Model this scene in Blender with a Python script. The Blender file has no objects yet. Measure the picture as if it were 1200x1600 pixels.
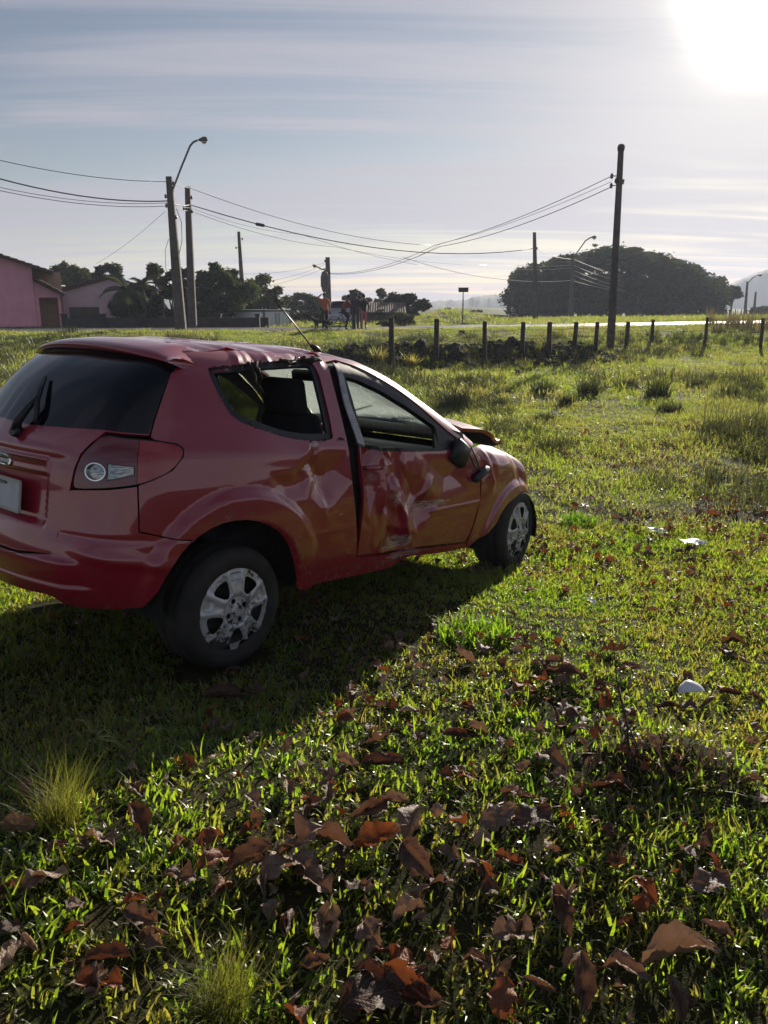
import bpy, math, random
import numpy as np
from mathutils import Matrix, Vector, Euler
from mathutils.geometry import delaunay_2d_cdt

random.seed(7)
RNG = np.random.default_rng(7)
scene = bpy.context.scene
COL = scene.collection

# ------------------------------------------------------------------ camera, sky, sun, exposure
F_PX, PITCH, CAM_H = 1225.0, math.radians(14.64), 1.586      # focal length for a 1200 x 1600 frame
cam_data = bpy.data.cameras.new('camera')
cam_data.sensor_fit = 'AUTO'
cam_data.sensor_width = 36.0
cam_data.lens = F_PX / 1600.0 * 36.0
cam_data.clip_start = 0.05
cam_data.clip_end = 4000.0
cam = bpy.data.objects.new('camera', cam_data)
cam.location = (0, 0, CAM_H)
cam.rotation_euler = (math.pi / 2 - PITCH, 0, 0)
COL.objects.link(cam)
scene.camera = cam

SUN_EL, SUN_AZ = math.radians(18.0), math.radians(23.4)     # azimuth from +Y towards +X
SUN_DIR = Vector((math.sin(SUN_AZ) * math.cos(SUN_EL), math.cos(SUN_AZ) * math.cos(SUN_EL), math.sin(SUN_EL)))
SKY_STRENGTH, SUN_STRENGTH, EXPOSURE = 0.066, 5.0, 0.70

sun_data = bpy.data.lights.new('sun', 'SUN')
sun_data.energy = SUN_STRENGTH
sun_data.angle = math.radians(0.6)
sun_data.color = (1.0, 0.90, 0.76)
sun = bpy.data.objects.new('sun', sun_data)
sun.rotation_euler = (-SUN_DIR).to_track_quat('-Z', 'Y').to_euler()
sun.location = (30, 80, 40)
COL.objects.link(sun)

world = bpy.data.worlds.new('World')
scene.world = world
world.use_nodes = True


def build_world():
    nt = world.node_tree
    nt.nodes.clear()
    N, Lk = nt.nodes.new, nt.links.new
    out = N('ShaderNodeOutputWorld')
    bg = N('ShaderNodeBackground')
    bg.inputs['Strength'].default_value = SKY_STRENGTH
    sky = N('ShaderNodeTexSky')
    sky.sky_type = 'NISHITA'
    sky.sun_disc = False
    sky.sun_elevation = SUN_EL
    sky.sun_rotation = SUN_AZ
    sky.air_density = 1.0
    sky.dust_density = 0.12
    sky.ozone_density = 1.5
    geo = N('ShaderNodeTexCoord')
    sep = N('ShaderNodeSeparateXYZ')
    Lk(geo.outputs['Generated'], sep.inputs[0])

    def math_(op, a, b=None, clamp=False):
        m = N('ShaderNodeMath'); m.operation = op; m.use_clamp = clamp
        for i, v in enumerate((a, b)):
            if v is None: continue
            if isinstance(v, (int, float)): m.inputs[i].default_value = v
            else: Lk(v, m.inputs[i])
        return m.outputs[0]
    # cloud layer: direction projected on a high plane, strongly stretched streaks
    zc = math_('ADD', math_('MAXIMUM', sep.outputs['Z'], 0.0), 0.10)
    px = math_('DIVIDE', sep.outputs['X'], zc)
    py = math_('DIVIDE', sep.outputs['Y'], zc)
    comb = N('ShaderNodeCombineXYZ')
    Lk(px, comb.inputs[0]); Lk(py, comb.inputs[1])
    mp = N('ShaderNodeMapping')
    mp.inputs['Rotation'].default_value = (0, 0, math.radians(9))
    mp.inputs['Scale'].default_value = (0.26, 1.5, 1)
    Lk(comb.outputs[0], mp.inputs[0])
    n1 = N('ShaderNodeTexNoise'); n1.inputs['Scale'].default_value = 1.3; n1.inputs['Detail'].default_value = 10
    n1.inputs['Roughness'].default_value = 0.60; n1.inputs['Distortion'].default_value = 1.1
    Lk(mp.outputs[0], n1.inputs['Vector'])
    mp2 = N('ShaderNodeMapping')
    mp2.inputs['Rotation'].default_value = (0, 0, math.radians(-6))
    mp2.inputs['Location'].default_value = (3.1, 1.7, 0)
    mp2.inputs['Scale'].default_value = (0.28, 0.75, 1)
    Lk(comb.outputs[0], mp2.inputs[0])
    n2 = N('ShaderNodeTexNoise'); n2.inputs['Scale'].default_value = 0.9; n2.inputs['Detail'].default_value = 5
    Lk(mp2.outputs[0], n2.inputs['Vector'])
    mixn = math_('ADD', math_('MULTIPLY', n1.outputs['Fac'], 0.55), math_('MULTIPLY', n2.outputs['Fac'], 0.5))
    ramp = N('ShaderNodeMapRange'); ramp.interpolation_type = 'SMOOTHSTEP'
    ramp.inputs['From Min'].default_value = 0.44; ramp.inputs['From Max'].default_value = 0.60
    Lk(mixn, ramp.inputs['Value'])
    # more veil low in the sky, thin blue towards the zenith
    low = N('ShaderNodeMapRange'); low.interpolation_type = 'SMOOTHSTEP'
    low.inputs['From Min'].default_value = 0.50; low.inputs['From Max'].default_value = 0.12
    low.inputs['To Min'].default_value = 0.42; low.inputs['To Max'].default_value = 1.0
    Lk(sep.outputs['Z'], low.inputs['Value'])
    cover = math_('MULTIPLY', ramp.outputs[0], low.outputs[0])
    cover = math_('MULTIPLY', cover, 0.92)
    # thin cirrus scatters sunlight forward: an aureole around the sun
    vec = N('ShaderNodeVectorMath'); vec.operation = 'DOT_PRODUCT'
    vec.inputs[1].default_value = SUN_DIR
    nrm = N('ShaderNodeVectorMath'); nrm.operation = 'NORMALIZE'
    Lk(geo.outputs['Generated'], nrm.inputs[0]); Lk(nrm.outputs[0], vec.inputs[0])
    d = math_('MAXIMUM', vec.outputs['Value'], 0.0)
    a1 = math_('MULTIPLY', math_('POWER', d, 850.0), 40.0)
    a2 = math_('MULTIPLY', math_('POWER', d, 60.0), 1.7)
    a3 = math_('MULTIPLY', math_('POWER', d, 9.0), .9)
    aur = math_('ADD', math_('ADD', a1, a2), a3)
    acol = N('ShaderNodeMix'); acol.data_type = 'RGBA'; acol.blend_type = 'MULTIPLY'
    acol.inputs['Factor'].default_value = 1.0
    acol.inputs['A'].default_value = (1.0, 0.94, 0.77, 1)
    Lk(aur, acol.inputs['B'])
    # sky below clouds
    ccol = N('ShaderNodeMix'); ccol.data_type = 'RGBA'; ccol.blend_type = 'ADD'
    ccol.inputs['Factor'].default_value = 1.0
    ccol.inputs['A'].default_value = (4.2, 4.05, 4.7, 1)
    Lk(acol.outputs['Result'], ccol.inputs['B'])
    mix = N('ShaderNodeMix'); mix.data_type = 'RGBA'
    tint = N('ShaderNodeMix'); tint.data_type = 'RGBA'; tint.blend_type = 'MULTIPLY'
    tint.inputs['Factor'].default_value = 1.0
    tint.inputs['B'].default_value = (0.76, 0.635, 0.60, 1)
    Lk(sky.outputs[0], tint.inputs['A'])
    Lk(cover, mix.inputs['Factor']); Lk(tint.outputs['Result'], mix.inputs['A']); Lk(ccol.outputs['Result'], mix.inputs['B'])
    add = N('ShaderNodeMix'); add.data_type = 'RGBA'; add.blend_type = 'ADD'; add.inputs['Factor'].default_value = 1.0
    Lk(mix.outputs['Result'], add.inputs['A']); Lk(acol.outputs['Result'], add.inputs['B'])
    Lk(add.outputs['Result'], bg.inputs['Color'])
    Lk(bg.outputs[0], out.inputs['Surface'])


build_world()
vs = scene.view_settings
vs.view_transform = 'Standard'
vs.look = 'None'
vs.gamma = 1.0
vs.use_curve_mapping = False
vs.exposure = EXPOSURE
scene.cycles.max_bounces = 8
scene.cycles.transparent_max_bounces = 12
scene.cycles.volume_bounces = 0
scene.cycles.caustics_reflective = False
scene.cycles.caustics_refractive = False

# ------------------------------------------------------------------ small maths
R_ = math.radians


def sst(a, b, x):
    t = np.clip((np.asarray(x, float) - a) / (b - a), 0, 1)
    return t * t * (3 - 2 * t)


def vnoise(x, y, seed=0):
    x = np.asarray(x, float); y = np.asarray(y, float)
    xi = np.floor(x); yi = np.floor(y)
    def hsh(a, b):
        v = np.sin(a * 127.1 + b * 311.7 + seed * 74.7) * 43758.5453
        return v - np.floor(v)
    u = x - xi; v = y - yi
    u = u * u * (3 - 2 * u); v = v * v * (3 - 2 * v)
    return (hsh(xi, yi) * (1 - u) + hsh(xi + 1, yi) * u) * (1 - v) + (hsh(xi, yi + 1) * (1 - u) + hsh(xi + 1, yi + 1) * u) * v


def fbm(x, y, seed=0, o=4):
    s = 0.0; a = 0.5; f = 1.0
    for i in range(o):
        s = s + a * vnoise(np.asarray(x) * f, np.asarray(y) * f, seed + i); a *= 0.5; f *= 2.03
    return s


def road_t(x, y):
    return y - (38.5 + 0.175 * x)          # distance beyond the near road edge


WEED = (0.955, 2.34)


def hgt(x, y):
    x = np.asarray(x, float); y = np.asarray(y, float)
    t = road_t(x, y)
    h = -0.16 * sst(3.0, 5.8, y)
    h = h + (0.63 + 0.012 * np.clip(x, 0, 60)) * sst(-13.0, -2.5, t) + 0.07 * np.exp(-((t + 2.2) / 1.3) ** 2)
    h = h - (0.45 + 0.012 * np.clip(x, 0, 60)) * sst(60.0, 100.0, y) * sst(0, 10, x - 0.02 * y)
    h = h + 1.35 * sst(70.0, 150.0, y) * np.exp(-((x / np.maximum(y, 1) - 0.105) / 0.05) ** 2)
    h = h + 0.8 * np.exp(-((x - 4.6) / 2.6) ** 2 - ((y - 56) / 6.0) ** 2)
    # spoil bank of dug earth behind the fence
    cy = 24.2 + 0.42 * x
    along = sst(-2.8, -1.0, x) * sst(8.6, 6.0, x)
    h = h + 0.50 * along * np.exp(-((y - cy) / 1.15) ** 2) * (0.75 + 0.5 * vnoise(x * 0.9, y * 0.9, 5))
    h = h + sst(3.5, 1.8, y - .35 * np.clip(x, -2, 0)) * (.05 + .15 * sst(0.1, -.95, x))
    r = np.hypot((x - WEED[0]) / 0.24, (y - WEED[1]) / 0.17)
    h = h + 0.11 * np.exp(-r * r)
    far = sst(12, 26, y) * 0.5
    near = np.exp(-((np.hypot(x + .9, y - 3.2)) / 1.0) ** 2)
    h = h + (0.075 * (fbm(x * 1.3, y * 1.3, 3, 3) - 0.44) + 0.16 * (vnoise(x * 0.35, y * 0.35, 9) - 0.5)) * (1 - 0.8 * far) * sst(1.2, 2.2, np.hypot(x, y)) * (1 - near) * sst(0.5, -1.0, t)
    return h


def ray(u, v):
    a = (u - 600) / F_PX; b = (800 - v) / F_PX
    return np.array([a, math.cos(PITCH) + b * math.sin(PITCH), b * math.cos(PITCH) - math.sin(PITCH)])


def at(u, v, dist):
    """point at forward distance dist in the direction of photo pixel (u, v)"""
    d = ray(u, v)
    return Vector((0, 0, CAM_H)) + Vector(d) * (dist / d[1])


def gp(u, v):
    """ground point seen at photo pixel (u, v)"""
    d = ray(u, v); t = 0.6; st = 0.02
    while t < 400:
        p = d * t
        if CAM_H + p[2] < float(hgt(p[0], p[1])):
            break
        t += st; st *= 1.01
    return Vector((d[0] * t, d[1] * t, float(hgt(d[0] * t, d[1] * t))))


# ------------------------------------------------------------------ object helpers
def tag(o, label=None, cat=None, group=None, kind=None):
    if label: o['label'] = label
    if cat: o['category'] = cat
    if group: o['group'] = group
    if kind: o['kind'] = kind
    return o


def empty(name, label, cat, loc=(0, 0, 0), rot=(0, 0, 0), group=None):
    o = bpy.data.objects.new(name, None)
    COL.objects.link(o)
    o.location = loc; o.rotation_euler = rot
    o.empty_display_size = 0.1
    return tag(o, label, cat, group)


def link(name, me, parent=None, loc=None, rot=None):
    o = bpy.data.objects.new(name, me)
    COL.objects.link(o)
    if parent: o.parent = parent
    if loc is not None: o.location = loc
    if rot is not None: o.rotation_euler = rot
    return o


class MB:
    """collects shapes into one mesh"""
    def __init__(s):
        s.v = []; s.f = []; s.m = []; s.n = 0; s.sm = []

    def add(s, vs_, fs, mat=0, smooth=False):
        vs_ = [tuple(map(float, p)) for p in vs_]
        s.v += vs_
        for f in fs:
            s.f.append(tuple(i + s.n for i in f)); s.m.append(mat); s.sm.append(smooth)
        s.n += len(vs_)

    def box(s, c, size, rot=None, mat=0, taper=1.0):
        hx, hy, hz = size[0] / 2, size[1] / 2, size[2] / 2
        P = []
        for z in (-1, 1):
            k = taper if z > 0 else 1
            for x, y in ((-1, -1), (1, -1), (1, 1), (-1, 1)):
                P.append(Vector((x * hx * k, y * hy * k, z * hz)))
        if rot is not None:
            M = rot if isinstance(rot, Matrix) else Euler(rot).to_matrix()
            P = [M @ p for p in P]
        P = [p + Vector(c) for p in P]
        s.add(P, [(3, 2, 1, 0), (4, 5, 6, 7), (0, 1, 5, 4), (1, 2, 6, 5), (2, 3, 7, 6), (3, 0, 4, 7)], mat)

    def bbox(s, c, size, b, rot=None, mat=0):
        """box with bevelled vertical and top edges"""
        hx, hy, hz = size[0] / 2, size[1] / 2, size[2] / 2
        rings = []
        for z, k in ((-hz, b), (-hz + b, 0), (hz - b, 0), (hz, b)):
            x, y = hx - k, hy - k
            c_ = b * 0.6
            rings.append([(-x + c_, -y, z), (x - c_, -y, z), (x, -y + c_, z), (x, y - c_, z), (x - c_, y, z), (-x + c_, y, z), (-x, y - c_, z), (-x, -y + c_, z)])
        P = [Vector(p) for r in rings for p in r]
        if rot is not None:
            M = rot if isinstance(rot, Matrix) else Euler(rot).to_matrix()
            P = [M @ p for p in P]
        P = [p + Vector(c) for p in P]
        fs = []
        for i in range(3):
            for j in range(8):
                k = (j + 1) % 8
                fs.append((i * 8 + j, i * 8 + k, (i + 1) * 8 + k, (i + 1) * 8 + j))
        fs.append(tuple(range(7, -1, -1))); fs.append(tuple(range(24, 32)))
        s.add(P, fs, mat, True)

    def tube(s, pts, rad, n=8, mat=0, cap=True, smooth=True):
        pts = [Vector(p) for p in pts]
        if not hasattr(rad, '__len__'): rad = [rad] * len(pts)
        P = []
        up = None
        for i, p in enumerate(pts):
            t = (pts[min(i + 1, len(pts) - 1)] - pts[max(i - 1, 0)])
            t = t.normalized() if t.length > 1e-9 else Vector((0, 0, 1))
            if up is None:
                up = Vector((0, 0, 1)) if abs(t.z) < .9 else Vector((1, 0, 0))
            a = t.cross(up).normalized(); b = a.cross(t).normalized(); up = b
            for k in range(n):
                w = 2 * math.pi * k / n
                P.append(p + (a * math.cos(w) + b * math.sin(w)) * rad[i])
        fs = []
        for i in range(len(pts) - 1):
            for k in range(n):
                k2 = (k + 1) % n
                fs.append((i * n + k, i * n + k2, (i + 1) * n + k2, (i + 1) * n + k))
        s.add(P, fs, mat, smooth)
        if cap:
            b0 = s.n - len(P)
            s.f.append(tuple(b0 + k for k in range(n - 1, -1, -1))); s.m.append(mat); s.sm.append(False)
            s.f.append(tuple(b0 + (len(pts) - 1) * n + k for k in range(n))); s.m.append(mat); s.sm.append(False)

    def lathe(s, prof, n=48, axis='y', c=(0, 0, 0), mat=0, smooth=True, a0=0.0, a1=2 * math.pi):
        """prof: (radius, along axis)"""
        full = abs(a1 - a0 - 2 * math.pi) < 1e-6
        m = n if full else n + 1
        P = []
        for r, h in prof:
            for k in range(m):
                w = a0 + (a1 - a0) * k / n
                q = {'y': (r * math.cos(w), h, r * math.sin(w)), 'z': (r * math.cos(w), r * math.sin(w), h), 'x': (h, r * math.cos(w), r * math.sin(w))}[axis]
                P.append((q[0] + c[0], q[1] + c[1], q[2] + c[2]))
        fs = []
        for i in range(len(prof) - 1):
            for k in range(n):
                k2 = (k + 1) % m
                fs.append((i * m + k, i * m + k2, (i + 1) * m + k2, (i + 1) * m + k))
        s.add(P, fs, mat, smooth)

    def mesh(s, name, mats):
        me = bpy.data.meshes.new(name)
        me.from_pydata(s.v, [], s.f)
        for m in (mats if isinstance(mats, (list, tuple)) else [mats]): me.materials.append(m)
        me.polygons.foreach_set('material_index', s.m)
        me.polygons.foreach_set('use_smooth', s.sm)
        me.update()
        return me

    def build(s, name, mats, parent=None, loc=None, rot=None):
        return link(name, s.mesh(name, mats), parent, loc, rot)


def np_mesh(name, V, Fq, mat, smooth=False):
    me = bpy.data.meshes.new(name)
    V = np.asarray(V, np.float32); Fq = np.asarray(Fq, np.int32)
    k = Fq.shape[1]
    me.vertices.add(len(V)); me.vertices.foreach_set('co', V.ravel())
    me.loops.add(Fq.size); me.loops.foreach_set('vertex_index', Fq.ravel())
    me.polygons.add(len(Fq)); me.polygons.foreach_set('loop_start', np.arange(0, Fq.size, k, dtype=np.int32))
    me.polygons.foreach_set('use_smooth', np.full(len(Fq), smooth))
    me.update(calc_edges=True)
    if mat: me.materials.append(mat)
    return me


# ------------------------------------------------------------------ materials
class NT:
    def __init__(s, name):
        s.m = bpy.data.materials.new(name); s.m.use_nodes = True
        s.t = s.m.node_tree; s.t.nodes.clear()
        s.out = s.t.nodes.new('ShaderNodeOutputMaterial')

    def n(s, typ, **kw):
        nd = s.t.nodes.new(typ)
        for k, v in kw.items():
            if hasattr(nd, k) and k not in nd.inputs: setattr(nd, k, v)
            else: nd.inputs[k].default_value = v
        return nd

    def l(s, a, b): s.t.links.new(a, b)

    def noise(s, scale, detail=4, rough=.55, coord='Object', stretch=None):
        tc = s.n('ShaderNodeTexCoord')
        o = tc.outputs[coord]
        if stretch:
            mp = s.n('ShaderNodeMapping'); mp.inputs['Scale'].default_value = stretch
            s.l(o, mp.inputs[0]); o = mp.outputs[0]
        nz = s.n('ShaderNodeTexNoise'); nz.inputs['Scale'].default_value = scale
        nz.inputs['Detail'].default_value = detail; nz.inputs['Roughness'].default_value = rough
        s.l(o, nz.inputs['Vector'])
        return nz.outputs['Fac']

    def ramp(s, fac, stops):
        r = s.n('ShaderNodeValToRGB')
        e = r.color_ramp.elements
        while len(e) < len(stops): e.new(.5)
        for q, (p, c) in zip(e, stops):
            q.position = p; q.color = (*c, 1) if len(c) == 3 else c
        s.l(fac, r.inputs[0])
        return r.outputs['Color']

    def mix(s, fac, a, b, mode='MIX'):
        m = s.n('ShaderNodeMix', data_type='RGBA', blend_type=mode)
        for sock, v in ((m.inputs['Factor'], fac), (m.inputs['A'], a), (m.inputs['B'], b)):
            if isinstance(v, (int, float)): sock.default_value = v
            elif isinstance(v, tuple): sock.default_value = (*v, 1) if len(v) == 3 else v
            else: s.l(v, sock)
        return m.outputs['Result']

    def rng(s, v, a, b, c=0., d=1., smooth=False):
        m = s.n('ShaderNodeMapRange')
        if smooth: m.interpolation_type = 'SMOOTHSTEP'
        m.inputs['From Min'].default_value = a; m.inputs['From Max'].default_value = b
        m.inputs['To Min'].default_value = c; m.inputs['To Max'].default_value = d
        s.l(v, m.inputs['Value'])
        return m.outputs[0]

    def mul(s, a, b, op='MULTIPLY'):
        m = s.n('ShaderNodeMath'); m.operation = op
        for i, v in enumerate((a, b)):
            if isinstance(v, (int, float)): m.inputs[i].default_value = v
            else: s.l(v, m.inputs[i])
        return m.outputs[0]

    def princ(s, base, rough=.5, metal=0., coat=0., coat_r=.05, spec=.5, bump=None, bump_s=.3, bump_d=.02, trans=0.):
        p = s.n('ShaderNodeBsdfPrincipled')
        for k, v in (('Base Color', base), ('Roughness', rough), ('Metallic', metal)):
            if isinstance(v, (int, float)): p.inputs[k].default_value = v
            elif isinstance(v, tuple): p.inputs[k].default_value = (*v, 1)
            else: s.l(v, p.inputs[k])
        p.inputs['Coat Weight'].default_value = coat
        p.inputs['Coat Roughness'].default_value = coat_r
        p.inputs['Specular IOR Level'].default_value = spec
        p.inputs['Transmission Weight'].default_value = trans
        if bump is not None:
            b = s.n('ShaderNodeBump'); b.inputs['Strength'].default_value = bump_s; b.inputs['Distance'].default_value = bump_d
            s.l(bump, b.inputs['Height']); s.l(b.outputs[0], p.inputs['Normal'])
        s.l(p.outputs[0], s.out.inputs['Surface'])
        return p


def simple(name, col, rough=.6, metal=0., var=.25, scale=6., bump=.2, bump_d=.01, coord='Object', **kw):
    t = NT(name)
    nz = t.noise(scale, 5, .6, coord)
    c0 = tuple(c * (1 - var) for c in col); c1 = tuple(min(1, c * (1 + var)) for c in col)
    c = t.ramp(nz, [(.3, c0), (.7, c1)])
    t.princ(c, rough, metal, bump=nz if bump else None, bump_s=bump, bump_d=bump_d, **kw)
    return t.m


M = {}


def make_materials():
    # ---- car
    t = NT('red_paint')
    mott = t.noise(3.0, 6, .6)
    base = t.ramp(mott, [(.25, (.27, .0026, .020)), (.75, (.31, .0035, .026))])
    at_ = t.n('ShaderNodeAttribute', attribute_name='wear')
    scr = t.noise(9, 8, .7, stretch=(1.0, 1.0, 3.0))
    m1 = t.rng(t.mul(t.mul(at_.outputs['Fac'], .62), scr, 'ADD'),   .76, .92)
    fine = t.noise(70, 5, .75, stretch=(.16, .6, 1.5))
    m1 = t.mul(m1, t.rng(fine, .40, .60))
    base = t.mix(m1, base, (.50, .42, .42))
    dust = t.rng(t.noise(1.7, 8, .68),   .52, .78, 0, .035)
    base = t.mix(dust, base, (.24, .19, .15))
    dirt = t.n('ShaderNodeAttribute', attribute_name='dirt')
    spk = t.noise(38, 6, .75)
    dm = t.mul(dirt.outputs['Fac'], t.rng(spk, .48, .66))
    base = t.mix(t.mul(dm, .75), base, (.12, .085, .05))
    film = t.noise(5, 5, .6)
    p = t.princ(base, .38, 0., coat=1.0, coat_r=.03, spec=.5, bump=t.noise(2.2, 3, .5), bump_s=.06, bump_d=.02)
    p.inputs['Coat IOR'].default_value = 1.70
    rr = t.mix(dm, (.014, .014, .014), (.5, .5, .5))
    rr = t.mix(m1, rr, (.5, .5, .5))
    rr = t.mix(t.rng(film, .5, .8), rr, (.012, .012, .012), 'ADD')
    t.l(rr, p.inputs['Coat Roughness'])
    M['paint'] = t.m
    M['trim'] = simple('black_plastic', (.012, .012, .014), .45, var=.4, scale=30, bump=.15, bump_d=.003)
    M['rubber'] = simple('tyre_rubber', (.022, .020, .019), .8, var=.5, scale=14, bump=.3, bump_d=.004)
    M['cabin'] = simple('cabin_cloth', (.022, .022, .026), .9, var=.3, scale=60, bump=.3, bump_d=.002)
    M['dash'] = simple('dashboard_grey', (.16, .165, .17), .55, var=.3, scale=20, bump=.1, bump_d=.002)
    M['headliner'] = simple('headliner_grey', (.10, .10, .105), .9, var=.2, scale=40, bump=.1, bump_d=.002)
    M['under'] = simple('underbody_black', (.010, .010, .010), .9, var=.3, scale=20)
    t = NT('tinted_glass')
    sm = t.noise(2.5, 5, .6, stretch=(1, 1, 2.5))
    t.princ(t.ramp(sm, [(.3, (.002, .0025, .005)), (.75, (.004, .005, .009))]), .05, coat=.0, coat_r=.02, spec=.45)
    M['tint'] = t.m
    # windscreen: laminated, crazed and dusty, lets light through
    t = NT('cracked_windscreen')
    tc = t.n('ShaderNodeTexCoord')
    mp = t.n('ShaderNodeMapping'); t.l(tc.outputs['Object'], mp.inputs[0])
    vo = t.n('ShaderNodeTexVoronoi', feature='DISTANCE_TO_EDGE'); vo.inputs['Scale'].default_value = 5.5
    wob = t.n('ShaderNodeTexNoise'); wob.inputs['Scale'].default_value = 3.0
    t.l(mp.outputs[0], wob.inputs['Vector'])
    mv = t.n('ShaderNodeVectorMath', operation='MULTIPLY_ADD'); mv.inputs[1].default_value = (.25, .25, .25)
    t.l(wob.outputs['Color'], mv.inputs[0]); t.l(mp.outputs[0], mv.inputs[2]); t.l(mv.outputs[0], vo.inputs['Vector'])
    crack = t.rng(vo.outputs['Distance'], .006, .022, 1, 0)
    patch = t.rng(t.noise(2.4, 3), .38, .52)
    crack = t.mul(crack, patch)
    film = t.rng(t.noise(4, 6, .7), .3, .8, .20, .52)
    fac = t.mul(film, crack, 'MAXIMUM')
    gl = t.n('ShaderNodeBsdfGlossy'); gl.inputs['Roughness'].default_value = .05; gl.inputs['Color'].default_value = (.8, .85, .85, 1)
    tr = t.n('ShaderNodeBsdfTransparent'); tr.inputs['Color'].default_value = (.90, .95, .92, 1)
    df = t.n('ShaderNodeBsdfTranslucent'); df.inputs['Color'].default_value = (.7, .75, .72, 1)
    dd = t.n('ShaderNodeBsdfDiffuse'); dd.inputs['Color'].default_value = (.7, .75, .72, 1)
    ms = t.n('ShaderNodeMixShader'); ms.inputs[0].default_value = .5; t.l(df.outputs[0], ms.inputs[1]); t.l(dd.outputs[0], ms.inputs[2])
    fr = t.n('ShaderNodeFresnel'); fr.inputs[0].default_value = 1.45
    mg = t.n('ShaderNodeMixShader'); t.l(fr.outputs[0], mg.inputs[0]); t.l(tr.outputs[0], mg.inputs[1]); t.l(gl.outputs[0], mg.inputs[2])
    mf = t.n('ShaderNodeMixShader'); t.l(fac, mf.inputs[0]); t.l(mg.outputs[0], mf.inputs[1]); t.l(ms.outputs[0], mf.inputs[2])
    t.l(mf.outputs[0], t.out.inputs['Surface'])
    M['screen'] = t.m
    t = NT('red_lens'); t.princ((.34, .005, .012), .12, coat=1, coat_r=.02, bump=t.noise(90, 1, .3, stretch=(1, 1, 4)), bump_s=.12, bump_d=.002); M['lens_red'] = t.m
    t = NT('dark_lens'); t.princ((.15, .003, .009), .12, coat=1, coat_r=.02); M['lens_dark'] = t.m
    t = NT('clear_lens'); t.princ(t.ramp(t.noise(40, 2, .4, stretch=(1, 1, 5)), [(.35, (.16, .17, .16)), (.65, (.50, .50, .46))]), .15, metal=.55, coat=1, coat_r=.03); M['lens_clear'] = t.m
    t = NT('chrome'); t.princ((.75, .75, .75), .12, metal=1.); M['chrome'] = t.m
    t = NT('badge_blue'); t.princ((.02, .045, .06), .2, coat=1); M['badge'] = t.m
    t = NT('plate_paint'); t.princ(t.ramp(t.noise(9, 3, .5), [(.35, (.52, .55, .58)), (.7, (.64, .66, .67))]), .4, spec=.4); M['plate'] = t.m
    t = NT('plate_frame'); t.princ((.50, .47, .42), .35, spec=.4); M['plate_rim'] = t.m
    t = NT('hubcap_silver')
    mud = t.noise(26, 7, .75); reg = t.noise(4, 2, .5)
    dm = t.mul(t.rng(mud, .50, .56), t.rng(reg, .40, .58))
    p = t.princ(t.mix(dm, (.50, .51, .54), (.035, .03, .025)), .33, metal=.35, spec=.5)
    t.l(t.mix(dm, (.32, .32, .32), (.9, .9, .9)), p.inputs['Roughness'])
    M['hub'] = t.m
    M['steel'] = simple('dark_steel', (.02, .02, .021), .6, var=.4, scale=20)
    M['bent_metal'] = simple('bent_frame_metal', (.33, .32, .31), .35, metal=.5, var=.35, scale=20, bump=.3, bump_d=.004)
    # ---- ground
    t = NT('soil_turf')
    n1 = t.noise(1.1, 6, .6); n2 = t.noise(14, 6, .7)
    c = t.mix(t.rng(n1, .38, .62), (.022, .022, .008), (.032, .036, .010))
    c = t.mix(t.rng(n2, .50, .66), c, (.045, .030, .016))
    far = t.n('ShaderNodeSeparateXYZ'); tc = t.n('ShaderNodeTexCoord'); t.l(tc.outputs['Object'], far.inputs[0])
    fm = t.rng(far.outputs['Y'], 5, 24, 0, 1)
    c = t.mix(fm, c, t.ramp(t.noise(.25, 6, .6), [(.35, (.065, .090, .020)), (.65, (.090, .120, .028))]))
    t.princ(c, .95, spec=.1, bump=n2, bump_s=.8, bump_d=.03); M['ground'] = t.m
    t = NT('asphalt')
    t.princ(t.ramp(t.noise(3, 6, .7), [(.3, (.045, .045, .047)), (.7, (.065, .064, .062))]), .60, spec=.4, bump=t.noise(60, 3), bump_s=.2, bump_d=.01); M['asphalt'] = t.m
    M['soil'] = simple('dug_soil', (.035, .026, .020), .95, var=.6, scale=9, bump=.9, bump_d=.04)

    def leafy(name, cols, trans, tw=.45, gloss=.10, rough=.38, scale=.6, vary=.35):
        t = NT(name)
        oi = t.n('ShaderNodeObjectInfo')
        geo = t.n('ShaderNodeNewGeometry')
        nz = t.n('ShaderNodeTexNoise'); nz.inputs['Scale'].default_value = scale; nz.inputs['Detail'].default_value = 4
        t.l(geo.outputs['Position'], nz.inputs['Vector'])
        f = t.mul(t.mul(oi.outputs['Random'], vary), t.mul(nz.outputs['Fac'], 1 - vary * .5), 'ADD')
        c = t.ramp(f, [(.25 + .5 * i / max(1, len(cols) - 1), q) for i, q in enumerate(cols)])
        k = t.ramp(f, [(.25 + .5 * i / max(1, len(trans) - 1), q) for i, q in enumerate(trans)])
        d = t.n('ShaderNodeBsdfDiffuse'); t.l(c, d.inputs[0])
        b = t.n('ShaderNodeBsdfTranslucent'); t.l(k, b.inputs[0])
        g = t.n('ShaderNodeBsdfGlossy'); g.inputs['Roughness'].default_value = rough; g.inputs[0].default_value = (.9, .9, .85, 1)
        m1 = t.n('ShaderNodeMixShader'); m1.inputs[0].default_value = tw
        t.l(d.outputs[0], m1.inputs[1]); t.l(b.outputs[0], m1.inputs[2])
        m2 = t.n('ShaderNodeMixShader'); m2.inputs[0].default_value = gloss
        t.l(m1.outputs[0], m2.inputs[1]); t.l(g.outputs[0], m2.inputs[2])
        t.l(m2.outputs[0], t.out.inputs['Surface'])
        return t.m
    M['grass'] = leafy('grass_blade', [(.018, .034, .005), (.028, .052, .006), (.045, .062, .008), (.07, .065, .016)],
                       [(.20, .38, .012), (.32, .56, .018), (.46, .60, .03), (.48, .42, .06)], .62, .05, .34, .9)
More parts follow.
